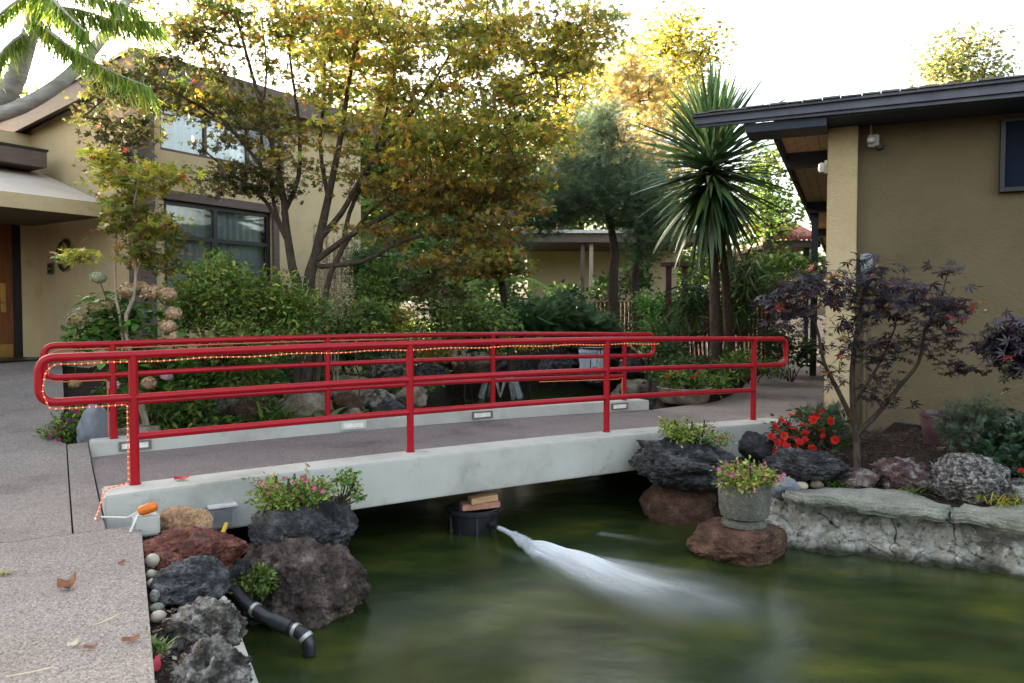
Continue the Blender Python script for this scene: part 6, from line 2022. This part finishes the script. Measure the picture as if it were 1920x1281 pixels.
# hydrangea: leaves and flower heads are parts of their own
hy_c = P(240, 620, 8.7); hz0 = gzf(hy_c.x, hy_c.y)
hy = thing('hydrangea', 'hydrangea bush with faded pinkish-tan flower heads left of the azalea', 'bush', (hy_c.x, hy_c.y, hz0))
rng = np.random.default_rng(61)
sk = Skeleton(61)
for i in range(7):
    a = i * 0.9
    b = Vector((hy_c.x + 0.25 * math.cos(a), hy_c.y + 0.2 * math.sin(a), hz0))
    sk.limb([b, b + Vector((0.06 * math.cos(a), 0.05 * math.sin(a), 0.3))], 0.012, 0.009)
heads = [(185, 520, 0.10, 1, 8.6), (240, 545, 0.13, 0, 8.5), (285, 548, 0.13, 0, 8.5), (315, 552, 0.12, 0, 8.5), (178, 578, 0.10, 2, 8.5), (145, 598, 0.13, 2, 8.4), (325, 588, 0.11, 0, 8.4), (315, 612, 0.10, 0, 8.3),
         (205, 575, 0.09, 2, 8.6), (330, 632, 0.09, 0, 8.3), (262, 540, 0.11, 0, 8.6), (140, 720, 0.07, 2, 8.2), (213, 722, 0.075, 3, 8.2), (280, 718, 0.10, 0, 8.2), (312, 704, 0.07, 3, 8.2)]
hp = [[(3, (0.46, 0.30, 0.18)), (2, (0.56, 0.42, 0.27)), (1, (0.34, 0.19, 0.11)), (1, (0.60, 0.50, 0.34))], [(3, (0.50, 0.52, 0.38)), (1, (0.36, 0.42, 0.26))], [(3, (0.34, 0.27, 0.13)), (2, (0.26, 0.23, 0.10)), (1, (0.44, 0.36, 0.2))], [(3, (0.62, 0.45, 0.52)), (1, (0.7, 0.56, 0.6))]]
tg = []
for (x, y, r_, q, D_) in heads:
    c = P(x, y, D_)
    tg.append(tuple(c))
    n_ = 800
    r_ *= 0.82
    d = rng.normal(0, 1, (n_, 3)); d /= np.linalg.norm(d, axis=1, keepdims=True)
    lump = 1 + 0.13 * np.sin(d[:, 0] * 9 + x) * np.cos(d[:, 2] * 8 + y) + 0.06 * np.sin(d[:, 1] * 14 + y)
    pts = np.array(tuple(c)) + d * (r_ * rng.uniform(0.8, 1.04, n_) * lump)[:, None] * np.array((1, 1, 0.8))
    ax = np.cross(d, rng.normal(0, 1, (n_, 3)))
    me = leaf_mesh('flower_head', pts, ax, d, 0.0165 * rng.uniform(0.6, 1.4, n_), (np.array([(-.5, -.5, 0), (.5, -.5, 0.1), (.5, .5, 0), (-.5, .5, 0.1)]), [(0, 1, 2), (0, 2, 3)]), palette_pick(hp[q], n_, rng, 0.12))
    link('flower_head', me, M['petal'], hy)
sk.grow(tg, step=0.12, sag=0.02, jit=0.015)
tag(sk.mesh('stems', M['bark_dark'], hy, rtip=0.005), kind='stuff')
hc_, _ = pads([(235, 600, 8.75, 100, 50, 0.35, 60, 0), (280, 690, 8.6, 70, 50, 0.3, 50, 0), (180, 630, 8.7, 45, 30, 0.25, 20, 0)], rng)
leaf_cloud('foliage', hc_, 12, 0.14, 0.8, 0.10, T_leaf6(0.65), [(3, (0.07, 0.15, 0.03)), (2, (0.10, 0.20, 0.035)), (1, (0.04, 0.09, 0.02)), (0.5, (0.2, 0.27, 0.05))], 62, hy, up=0.6)
lt = []
for q in range(5):
    tv, tf = T_leaf6(0.72, 0.05)
    cl_ = palette_pick([(3, (0.06, 0.15, 0.025)), (2, (0.09, 0.20, 0.03)), (1, (0.17, 0.25, 0.04))], 1, rng)[0]
    lt.append(np_mesh('leaf', tv, [k for f in tf for k in f], [3] * len(tf), np.tile(cl_, (len(tv), 1))))
    lt[-1].materials.append(M['leaf'])
for i in range(240):
    x, y = rng.uniform(130, 350), rng.uniform(545, 745)
    if y > 660 and x < 190: x += 70
    D_ = rng.uniform(8.2, 8.95)
    p = P(x, y, D_)
    o = bpy.data.objects.new('leaf', lt[i % 5]); COL.objects.link(o); o.parent = hy
    s_ = rng.uniform(0.07, 0.13)
    o.matrix_basis = Matrix.Translation(p - ORI[hy.name]) @ Matrix.Rotation(rng.uniform(0, 6.28), 4, 'Z') @ Matrix.Rotation(rng.normal(0.25, 0.3), 4, 'Y') @ Matrix.Rotation(rng.normal(0, 0.4), 4, 'X') @ Matrix.Diagonal((s_, s_, s_, 1))

# cream hanging tassel plant beside the house corner
tp = P(620, 600, 10.6); tp.z = 0.05
ts = thing('tassel_shrub', 'weeping stems of small cream seed tassels against the house corner', 'shrub', tuple(tp))
pts = []
sk = Skeleton(71)
for i in range(26):
    x0 = rng.uniform(585, 655)
    a = P(x0, rng.uniform(420, 470), 10.6 + rng.normal(0, 0.12)); b = P(x0 + rng.normal(0, 8), rng.uniform(560, 640), 10.6 + rng.normal(0, 0.15))
    L_ = [a.lerp(b, t_) + Vector((0.03 * math.sin(t_ * 5 + i), 0, 0)) for t_ in np.linspace(0, 1, 6)]
    sk.limb([tp + Vector((rng.normal(0, .1), 0, 0)), a] + [b] if i % 4 == 0 else [a, a.lerp(b, 0.5), b], 0.006, 0.003)
    for t_ in np.linspace(0, 1, 40): pts.append(tuple(a.lerp(b, t_) + Vector((rng.normal(0, .012), rng.normal(0, .012), 0))))
tag(sk.mesh('stems', M['bark_pale'], ts), kind='stuff')
leaf_cloud('tassels', np.array(pts), 2, 0.01, 1, 0.035, T_oval(0.7), [(3, (0.55, 0.46, 0.30)), (2, (0.42, 0.33, 0.18)), (1, (0.62, 0.56, 0.42))], 72, ts, mat='petal')

# fern and shrub masses round the far pond
mass = [
 ('shrub', 'dark glossy shrub at the left foot of the big maple trunk', [(680, 585, 11.2, 70, 30, 0.5, 44, 0), (640, 610, 10.6, 60, 20, 0.4, 24, 0)], GREEN, T_leaf6(0.45), 26, 0.16, 0.09),
 ('shrub', 'light yellow-green low shrub behind the rail near the tassels', [(740, 598, 11.5, 40, 14, 0.3, 20, 0)], LIME, T_leaf6(0.6), 20, 0.13, 0.08),
 ('bush', 'tall green bush with fine leaves right of the house corner', [(740, 520, 13.0, 60, 60, 0.6, 60, 0), (700, 560, 12.6, 50, 40, 0.5, 36, 0)], GREEN, T_leaf6(0.3), 30, 0.2, 0.10),
 ('bush', 'shady mid-green bush below the drooping maple boughs', [(840, 570, 13.2, 90, 40, 0.7, 70, 0), (900, 600, 12.8, 80, 25, 0.6, 40, 0)], GREEN, T_leaf6(0.4), 28, 0.2, 0.09),
 ('bush', 'deep green bush behind the pond centre', [(950, 590, 16.0, 70, 34, 0.8, 56, 0), (880, 630, 15.0, 70, 24, 0.6, 40, 0)], DEEP, T_leaf6(0.5), 26, 0.24, 0.12),
 ('bush', 'dark round-leaved shrub against the pavilion wall', [(1060, 552, 23.0, 40, 16, 0.6, 24, 0), (1135, 540, 23.4, 30, 20, 0.6, 16, 0), (1195, 530, 22.4, 30, 36, 0.6, 22, 0)], DEEP, T_leaf6(0.5), 22, 0.26, 0.16),
 ('bush', 'bright green leafy bush beside the dark red arbor', [(1230, 585, 17.5, 36, 40, 0.6, 50, 0), (1225, 630, 16.5, 34, 26, 0.5, 26, 0)], [(4, (0.08, 0.19, 0.03)), (3, (0.11, 0.24, 0.04))], T_leaf6(0.4), 24, 0.2, 0.11),
 ('bush', 'green bush behind the purple maple beside the lodge eave', [(1450, 500, 17.0, 50, 36, 0.7, 40, 0), (1500, 520, 16.0, 36, 36, 0.5, 30, 0), (1420, 540, 16.5, 40, 30, 0.6, 26, 0)], GREEN, T_leaf6(0.5), 24, 0.2, 0.13),
 ('shrub', 'dark trailing shrub under the dead fronds of the cordyline', [(1390, 540, 15.5, 34, 60, 0.5, 44, 0), (1300, 560, 15.8, 30, 40, 0.4, 24, 0)], DEEP, T_blade(0.05, 0.7, 3), 22, 0.16, 0.35),
 ('shrub', 'low glossy shrub right of the farther handrail end', [(1240, 660, 14.0, 44, 30, 0.4, 34, 0), (1280, 690, 13.0, 50, 24, 0.4, 34, 0)], DEEP, T_leaf6(0.5), 24, 0.15, 0.08),
 ('shrub', 'mid-green border planting at the left path edge beyond the bridge', [(1380, 680, 13.2, 50, 30, 0.5, 44, 0), (1330, 720, 12.6, 50, 16, 0.4, 26, 0), (1440, 690, 15.0, 46, 14, 0.5, 26, 0)], GREEN, T_leaf6(0.45), 24, 0.14, 0.07),
 ('shrub', 'dark low shrub at the far corner of the path', [(1500, 660, 17.0, 44, 18, 0.5, 30, 0), (1450, 640, 17.5, 40, 18, 0.5, 26, 0)], DEEP, T_leaf6(0.5), 22, 0.2, 0.1),
 ('shrub', 'leafy green planting behind the left half of the farther handrail', [(400, 700, 9.2, 90, 30, 0.4, 60, 0), (470, 690, 9.8, 50, 24, 0.4, 34, 0), (350, 760, 8.9, 70, 22, 0.3, 40, 0)], GREEN, T_leaf6(0.45), 22, 0.13, 0.075),
 ('shrub', 'dusty green low plant behind the rail with pale leaf edges', [(420, 670, 9.3, 50, 18, 0.3, 26, 0)], LAV, T_leaf6(0.5), 20, 0.12, 0.07),
 ('shrub', 'dark groundcover shrub on the left far-pond bank', [(640, 668, 12.4, 70, 16, 0.4, 40, 0), (700, 656, 13.4, 80, 18, 0.5, 40, 0), (580, 655, 12.0, 60, 18, 0.4, 30, 0)], DEEP, T_leaf6(0.5), 24, 0.15, 0.08),
 ('shrub', 'bronze-green low shrub along the far shore', [(900, 650, 17.8, 90, 14, 0.5, 50, 0), (1000, 640, 18.2, 80, 16, 0.5, 44, 0), (790, 650, 16.2, 70, 18, 0.5, 40, 0)], BRONZE, T_leaf6(0.4), 24, 0.18, 0.09),
]
for i, (nm, lab, sp_, pal_, tm_, k_, rd_, sz_) in enumerate(mass):
    shrub(nm, lab, sp_, pal_, tm_, k_, rd_, sz_, 600 + i * 3, cat=nm, droop=0.1)
shrub('hedge', 'tall clipped-loose green hedge closing the view beneath the maple', [(760, 500, 21, 70, 60, 0.8, 60, 0), (850, 500, 21.5, 80, 60, 0.8, 70, 0), (930, 520, 22, 60, 45, 0.8, 44, 0)], GREEN, T_leaf6(0.45), 34, 0.34, 0.17, 690, cat='hedge')
shrub('hedge', 'low dark hedge showing between the slats of the far balustrade', [(1140, 592, 22.3, 70, 26, 0.4, 50, 0)], DEEP, T_leaf6(0.5), 30, 0.26, 0.15, 693, cat='hedge')
shrub('hedge', 'low dark hedge showing between the slats of the dark red fence', [(1345, 605, 19.2, 100, 34, 0.4, 80, 0)], DEEP, T_leaf6(0.5), 30, 0.26, 0.15, 696, cat='hedge')
# junipers
for i, (lab, sp_) in enumerate([('spreading juniper with layered sprays in front of the far pavilion', [(1040, 585, 15.5, 70, 20, 0.7, 46, 0), (1000, 600, 15.0, 70, 16, 0.5, 30, 0)]),
                                ('lower dark juniper at the waterline right of the tree fern', [(1090, 608, 16.5, 70, 16, 0.5, 34, 0)])]):
    shrub('juniper', lab, sp_, JUNI, T_spray(7, 0.10), 20, 0.22, 0.26, 700 + i, flat=0.5, up=0.7, droop=0.1)
# wide feathery fern mass left of centre
shrub('fern_clump', 'feathery light green foliage clump under the maple, right of the house corner', [(720, 500, 14.0, 45, 50, 0.6, 50, 0)], [(3, (0.075, 0.15, 0.05)), (2, (0.05, 0.11, 0.035))], T_spray(7, 0.09), 20, 0.22, 0.30, 720, droop=0.5)
# tree fern: each frond is a part
tf_b = P(960, 640, 14.6); tf_b.z = 0.3
tfn = thing('tree_fern', 'tree fern with arching pale green fronds over the far pond', 'fern', tuple(tf_b))
hub = P(940, 528, 14.6)
MB().tube([tf_b, tf_b.lerp(hub, 0.5) + Vector((0.04, 0, 0)), hub], 0.09, 12, r_end=0.06).build('trunk', M['bark_dark'], tfn, smooth=True)
rng = np.random.default_rng(31)
for q in range(15):
    az = q * 2.4 + rng.normal(0, 0.15)
    ln = rng.uniform(0.85, 1.2)
    up_ = rng.uniform(0.1, 0.5)
    d = Vector((math.cos(az), math.sin(az), 0)); sd = Vector((-d.y, d.x, 0))
    V_, F_ = [], []
    n = 22
    for i in range(n):
        t_ = (i + 1) / n
        c = hub + d * (ln * t_) + Vector((0, 0, ln * (up_ * 1.6 * t_ - (up_ + 0.55) * t_ * t_)))
        wl_ = 0.24 * ln * math.sin(math.pi * min(1, 0.12 + 0.88 * t_)) ** 0.8 + 0.01
        for sg_ in (-1, 1):
            b = len(V_)
            V_ += [tuple(c - d * 0.018), tuple(c + d * 0.018), tuple(c + sd * (sg_ * wl_) + d * (0.35 * wl_) - Vector((0, 0, 0.25 * wl_)))]
            F_ += [b, b + 1, b + 2]
        if i:
            b = len(V_)
            V_ += [tuple(pc - sd * 0.008), tuple(pc + sd * 0.008), tuple(c)]
            F_ += [b, b + 1, b + 2]
        pc = c
    col_ = palette_pick([(2, (0.13, 0.22, 0.05)), (2, (0.09, 0.17, 0.04))], 1, rng)[0]
    me = np_mesh('frond', V_, F_, [3] * (len(F_) // 3), np.tile(col_, (len(V_), 1)))
    link('frond', me, M['leaf_thin'], tfn)

def blade_clump(name, label, c, r, n, ln, w, droop, pal, seed, cat='plant', up=0.9):
    rng_ = np.random.default_rng(seed)
    root = thing(name, label, cat, tuple(c))
    pts = np.array(tuple(c)) + np.stack([rng_.normal(0, r, n), rng_.normal(0, r, n), np.zeros(n)], 1)
    th = rng_.uniform(0, 6.28, n)
    ax = np.stack([np.cos(th), np.sin(th), rng_.uniform(0.6, 2.2, n) * up], 1)
    nr = np.stack([-np.cos(th), -np.sin(th), np.full(n, 0.8)], 1)
    me = leaf_mesh('blades', pts, ax, nr, ln * rng_.uniform(0.6, 1.2, n), T_blade(w, droop, 5), palette_pick(pal, n, rng_))
    tag(link('blades', me, M['leaf'], root), kind='stuff')
    return root
blade_clump('iris_clump', 'strap-leaved clump behind the left part of the rail', G(262, 800, 0.06), 0.10, 46, 0.45, 0.05, 0.5, GREEN, 81)
blade_clump('iris_clump', 'bright strap-leaved clump behind the third bay of the left rail', Vector((-2.9, 9.3, 0.05)), 0.10, 44, 0.55, 0.05, 0.5, [(3, (0.13, 0.22, 0.03)), (2, (0.08, 0.16, 0.03))], 82)
blade_clump('grass_tuft', 'grassy tuft beside the pale split boulder', Vector((-2.55, 9.35, 0.02)), 0.07, 60, 0.30, 0.03, 0.4, GREEN, 83)
blade_clump('reed_clump', 'dark upright reeds in front of the red slatted fence', P(1270, 640, 15.5), 0.22, 80, 0.8, 0.03, 0.3, DEEP, 84)
blade_clump('grass_tuft', 'small grass tuft behind the long ledge stone', G(1580, 912, -0.17), 0.10, 90, 0.16, 0.04, 0.6, GREEN, 85)
blade_clump('grass_tuft', 'weed tuft on the ledge below the mottled rock', G(1705, 925, -0.17), 0.06, 50, 0.11, 0.05, 0.6, GREEN, 86)
blade_clump('grass_tuft', 'grass tuft at the right picture edge behind the shorter ledge stone', G(1880, 945, -0.17), 0.11, 90, 0.16, 0.035, 0.5, LIME, 87)
blade_clump('hosta_clump', 'pale leafy clump behind the second bay of the farther rail', Vector((-2.35, 9.75, 0.0)), 0.10, 26, 0.36, 0.16, 0.6, [(3, (0.10, 0.2, 0.05)), (2, (0.16, 0.26, 0.09))], 88)
blade_clump('weed', 'tiny green weed between paving and pitted rocks', G(290, 1225, -0.06), 0.03, 44, 0.10, 0.10, 0.3, GREEN, 89)
blade_clump('weed', 'tiny yellow-green weed at the left picture edge of the paving', G(4, 1078, 0.0), 0.012, 14, 0.07, 0.08, 0.4, LIME, 90)

# flowering plants: each flower is a part
def petal_mesh(r, npet, col, centre, seed, cup=0.2):
    rng_ = np.random.default_rng(seed)
    V_, F_, C2 = [], [], []
    for i in range(npet):
        a = 2 * math.pi * i / npet
        d = np.array((math.cos(a), math.sin(a), cup)); s = np.array((-math.sin(a), math.cos(a), 0))
        b = len(V_)
        V_ += [np.zeros(3), d * r * 0.6 + s * r * 0.45, d * r, d * r * 0.6 - s * r * 0.45]
        cc = np.array(col) * rng_.uniform(0.75, 1.2)
        C2 += [np.array(centre), cc, cc, cc]
        F_ += [b, b + 3, b + 2, b, b + 2, b + 1]
    return np_mesh('flower', V_, F_, [3] * (len(F_) // 3), np.array(C2))
def flowers(root, pts, meshes, seed, smin=0.8, smax=1.2, face=(0, -0.7, 0.7)):
    rng_ = np.random.default_rng(seed)
    for i, p in enumerate(pts):
        o = bpy.data.objects.new('flower', meshes[i % len(meshes)])
        COL.objects.link(o); o.parent = root
        n = (Vector(face) + Vector((rng_.normal(0, .45), rng_.normal(0, .4), rng_.normal(0, .4)))).normalized()
        s_ = rng_.uniform(smin, smax)
        o.matrix_basis = Matrix.Translation(Vector(p) - ORI[root.name]) @ n.to_track_quat('Z', 'Y').to_matrix().to_4x4() @ Matrix.Rotation(rng_.uniform(0, 6), 4, 'Z') @ Matrix.Diagonal((s_, s_, s_, 1))
def fm(r, npet, cols, centre, cup=0.2):
    out = []
    for i, c in enumerate(cols):
        me = petal_mesh(r, npet, c, centre, 5 + i, cup); me.materials.append(M['petal']); out.append(me)
    return out
RED = fm(0.042, 6, [(0.55, 0.018, 0.004), (0.62, 0.042, 0.005), (0.40, 0.008, 0.006), (0.50, 0.012, 0.010)], (0.25, 0.008, 0.008), 0.5)
MAG = fm(0.020, 5, [(0.26, 0.006, 0.15), (0.32, 0.012, 0.20), (0.22, 0.005, 0.11)], (0.4, 0.25, 0.06), 0.25)
VIO = fm(0.024, 5, [(0.10, 0.010, 0.18), (0.20, 0.008, 0.10), (0.26, 0.008, 0.04)], (0.2, 0.02, 0.1), 0.2)
YEL = fm(0.05, 5, [(0.7, 0.5, 0.05), (0.75, 0.55, 0.1)], (0.5, 0.3, 0.02), 0.2)

root, C_ = shrub('impatiens', 'clump of vivid orange-red impatiens beside the bridge right end', [(1515, 815, 7.75, 70, 42, 0.22, 60, 0)], [(3, (0.03, 0.055, 0.018)), (2, (0.045, 0.075, 0.02)), (1, (0.06, 0.03, 0.02))],
                 T_leaf6(0.4), 16, 0.08, 0.075, 901, cat='flowers', up=0.5)
rng = np.random.default_rng(17)
fp = []
for (x, y) in [(1452, 800), (1470, 818), (1457, 832), (1475, 838), (1486, 806), (1500, 812), (1512, 812), (1508, 824), (1465, 790), (1483, 780), (1498, 830), (1531, 778), (1526, 788), (1541, 810), (1544, 818), (1567, 826), (1522, 842), (1495, 842), (1518, 846), (1452, 846),
               (1540, 772), (1466, 826), (1478, 798), (1446, 820), (1555, 790), (1505, 800), (1460, 812), (1490, 822)]:
    fp.append(P(x, y, 7.52 + rng.normal(0, 0.05)))
flowers(root, fp, RED, 3, 0.8, 1.25)
q_ = P(1915, 884, 6.9)
root, C_ = shrub('impatiens', 'red impatiens half out of the frame under the dark shrub at right', [(1930, 885, 6.95, 26, 22, 0.15, 16, 0)], DEEP, T_leaf6(0.4), 14, 0.07, 0.07, 905, cat='flowers')
flowers(root, [P(1915, 884, 6.8), P(1935, 880, 6.8)], RED, 4)

def trailing(name, label, specs, seed, npts, fl_px, D_, pal=SUCC, k=22, size=0.035, rad=0.06, z0=None, meshes=MAG):
    root_, C2 = shrub(name, label, specs, pal, T_leaf6(0.45), k, rad, size, seed, cat='flowers', stems=4, z0=z0, up=0.3, stem_frac=0.4, rtip=0.0025)
    flowers(root_, [P(x, y, D_) for x, y in fl_px], meshes, seed)
    return root_
trailing('trailing_plant', 'pink-flowered trailing succulent filling the hollow boulder at left', [(560, 925, 5.3, 70, 22, 0.16, 60, 0), (520, 935, 5.2, 40, 18, 0.12, 24, 0), (500, 915, 5.3, 20, 10, 0.1, 8, 0)], 911, 0,
         [(487, 904), (497, 910), (552, 905), (567, 898), (575, 903), (548, 930), (512, 942), (605, 922), (520, 912), (535, 898), (590, 915), (503, 925)], 5.12, z0=P(560, 945, 5.3).z)
# jade-like stems at the right of the hollow boulder
jd = P(635, 945, 5.35)
root = thing('jade_plant', 'upright jade plant with fleshy leaves at the right rim of the hollow boulder', 'plant', tuple(jd))
rng = np.random.default_rng(19)
sk = Skeleton(19); tipp = []
for (x, y) in [(640, 890), (655, 900), (668, 893), (672, 915), (660, 930), (645, 905), (630, 900), (676, 932), (650, 886), (664, 908)]:
    e_ = P(x, y, 5.35 + rng.normal(0, 0.04)); tipp.append(tuple(e_))
    sk.limb([jd, jd.lerp(e_, 0.5) + Vector((0.01, 0, -0.02)), e_], 0.008, 0.005)
tag(sk.mesh('stems', M['bark_dark'], root), kind='stuff')
leaf_cloud('leaves', np.array(tipp), 26, 0.035, 1.0, 0.032, T_leaf6(0.7, 0.15), [(3, (0.10, 0.19, 0.03)), (2, (0.16, 0.24, 0.04)), (0.5, (0.3, 0.2, 0.04))], 20, root, mat='leaf_gloss', up=0.2)
sk2 = MB()
root2 = thing('seed_stalk', 'dry brown seed stalk rising from the trailing plant', 'plant', tuple(P(576, 930, 5.25)))
st_ = [P(576, 930, 5.25), P(576, 900, 5.25), P(575, 870, 5.25)]
MB().tube(st_, 0.004, 6).build('stalk', M['straw'], root2)
leaf_cloud('seed_heads', np.array([tuple(P(575 + rng.normal(0, 2), y, 5.25)) for y in np.linspace(870, 905, 12)]), 5, 0.012, 1, 0.02, T_oval(0.6), [(1, (0.22, 0.10, 0.06))], 21, root2)
trailing('trailing_plant', 'yellow-green pink-flowered plant on top of the dark boulder at the bridge right end', [(1285, 812, 7.4, 55, 16, 0.18, 46, 0), (1260, 800, 7.4, 24, 12, 0.1, 14, 0), (1350, 826, 7.3, 24, 8, 0.1, 10, 0)], 915, 0,
         [(1338, 802), (1325, 812), (1352, 818), (1365, 818), (1300, 815), (1280, 800), (1345, 826)], 7.2, z0=P(1290, 826, 7.4).z)
trailing('urn_flowers', 'magenta-flowered succulent spilling over the stone urn', [(1395, 890, 6.25, 48, 20, 0.14, 56, 0), (1380, 905, 6.15, 36, 12, 0.06, 16, 0), (1440, 895, 6.2, 20, 14, 0.08, 10, 0)], 919, 0,
         [(1360, 888), (1372, 893), (1380, 890), (1384, 868), (1362, 870), (1434, 868), (1430, 876), (1422, 885), (1434, 899), (1460, 893), (1466, 900), (1456, 903), (1415, 922), (1408, 876), (1395, 898), (1470, 890), (1348, 880), (1375, 882)], 6.02,
         z0=P(1395, 905, 6.3).z, pal=[(3, (0.24, 0.28, 0.05)), (2, (0.32, 0.30, 0.08)), (1, (0.14, 0.2, 0.04))])
# petunias at the left end of the far kerb
trailing('petunias', 'purple and crimson petunias spilling beside the standing stone', [(120, 815, 8.0, 36, 24, 0.2, 40, 0), (140, 780, 8.1, 20, 16, 0.14, 14, 0)], 921, 0,
         [(98, 800), (92, 820), (102, 812), (130, 790), (140, 786), (143, 773), (137, 772), (95, 840), (118, 800), (128, 788), (110, 824), (104, 806)], 7.75, pal=GREEN, size=0.05, rad=0.09, meshes=VIO)
trailing('wall_creeper', 'small green creeper hanging over the black pipe between the rocks', [(478, 1095, 4.75, 26, 20, 0.08, 22, 0), (492, 1078, 4.75, 12, 10, 0.05, 8, 0), (455, 1105, 4.75, 14, 8, 0.05, 8, 0)], 925, 0, [], 4.7, pal=GREEN, size=0.035, rad=0.04, z0=P(470, 1125, 4.75).z)
trailing('bowl_flowers', 'red-flowered leafy plant in the low stone trough', [(1283, 712, 12.2, 44, 20, 0.25, 44, 0)], 927, 0, [(1250, 705), (1268, 698), (1300, 708), (1310, 700)], 11.95, pal=GREEN, size=0.07, rad=0.1, meshes=RED, z0=0.2)
root, C_ = shrub('daylily', 'small yellow flowers glowing among leaves under the lodge eave', [(1480, 530, 15.5, 26, 24, 0.3, 20, 0)], GREEN, T_leaf6(0.4), 16, 0.14, 0.1, 931, cat='flowers')
flowers(root, [P(1472, 516, 15.2), P(1482, 527, 15.2), P(1490, 526, 15.2), P(1473, 527, 15.2), P(1479, 536, 15.2)], YEL, 6, 0.7, 1.1)
# shrubs on the right
shrub('lavender_bush', 'grey-green fine-leaved lavender bush in front of the purple pot', [(1840, 800, 7.6, 60, 55, 0.35, 70, 0)], LAV, T_needles(9, 0.03, 0.7, 3), 14, 0.10, 0.12, 941, cat='bush', up=0.1, outward=0.6)
shrub('rosemary_bush', 'grey-green rosemary beside the lodge pillar behind the red flowers', [(1560, 800, 8.6, 36, 44, 0.25, 46, 0), (1520, 775, 8.8, 20, 14, 0.15, 10, 0)], LAV, T_needles(9, 0.03, 0.6, 5), 14, 0.09, 0.12, 943, cat='bush', up=0.1, outward=0.5)
shrub('broadleaf_shrub', 'dark broad-leaved shrub at the right picture edge', [(1900, 840, 7.3, 60, 50, 0.3, 60, 0), (1870, 870, 7.1, 40, 20, 0.2, 20, 0)], [(3, (0.018, 0.042, 0.02)), (2, (0.03, 0.06, 0.03))], T_leaf6(0.5), 14, 0.12, 0.11, 945, cat='bush', mat='leaf_gloss')

# ground cover that nobody could count
rng = np.random.default_rng(91)
gx, gy = np.concatenate([rng.uniform(-6, 3.4, 9000), rng.uniform(-5.5, -3.2, 3000)]), np.concatenate([rng.uniform(8.3, 24, 9000), rng.uniform(7.8, 12.5, 3000)])
dd = poly_dist(gx, gy, POND)
ok = (dd > 0.15) & (gx > xr(gy) + 0.4)
s_ = (gx - B0.x) * BU.x + (gy - B0.y) * BU.y; w_ = (gx - B0.x) * BV.x + (gy - B0.y) * BV.y
ok &= (w_ > 2.72) & ((gx < -3.2) | (w_ > 3.9))
l_, r_ = rpath_edges(gy)
ok &= (gx < l_ - 0.15) | (gy < 9.5)
gx, gy = gx[ok], gy[ok]
gzv = ground_z(gx, gy)
gc = thing('ground_cover', None, None, (0, 14, 0)); tag(gc, 'low leafy ground cover round the far pond', None, kind='stuff')
tag(leaf_cloud('ground_cover_leaves', np.stack([gx, gy, gzv + 0.04], 1), 9, 0.13, 0.5, 0.085, T_leaf6(0.5), GREEN + DEEP, 92, gc), kind='stuff')
# bark chips and leaf crumbs on the bed in front of the lodge
bx, by = rng.uniform(2.0, 7.5, 6000), rng.uniform(5.3, 9.4, 6000)
dd = poly_dist(bx, by, POND)
qa = (bx - C0.x) * QU.x + (by - C0.y) * QU.y; qb = (bx - C0.x) * QV.x + (by - C0.y) * QV.y
sw = (bx - B0.x) * BV.x + (by - B0.y) * BV.y
ok = (dd > 0.6) & (qb < 0.1) & (sw < -0.35)
ch = thing('bark_mulch', None, None, (4, 8, 0)); tag(ch, 'dark bark chips on the bed before the lodge', None, kind='stuff')
tag(leaf_cloud('bark_chips', np.stack([bx[ok], by[ok], ground_z(bx[ok], by[ok]) + 0.012], 1), 3, 0.05, 0.1, 0.035, T_oval(0.5), [(4, (0.03, 0.022, 0.018)), (2, (0.07, 0.045, 0.03)), (0.5, (0.16, 0.11, 0.07))], 93, ch, up=0.8, droop=0), kind='stuff')
# grit and crumbs on the soil ledge by the paving
gl = thing('ledge_grit', None, None, (-2, 4, 0)); tag(gl, 'grit and dry crumbs between paving and rocks', None, kind='stuff')
pts = []
for i in range(900):
    w2 = rng.uniform(-3.4, -0.62); e2 = rng.uniform(0.0, 0.22)
    pts.append(tuple(BP(edgeL(w2) + 0.02 + e2, w2, -0.085 - 0.16 * e2 / 0.6 + 0.03 * 0)))
tag(leaf_cloud('grit', np.array(pts), 2, 0.02, 0.2, 0.022, T_oval(0.8), [(3, (0.25, 0.19, 0.13)), (2, (0.12, 0.08, 0.05)), (1, (0.4, 0.33, 0.25))], 94, gl, up=0.7, droop=0), kind='stuff')
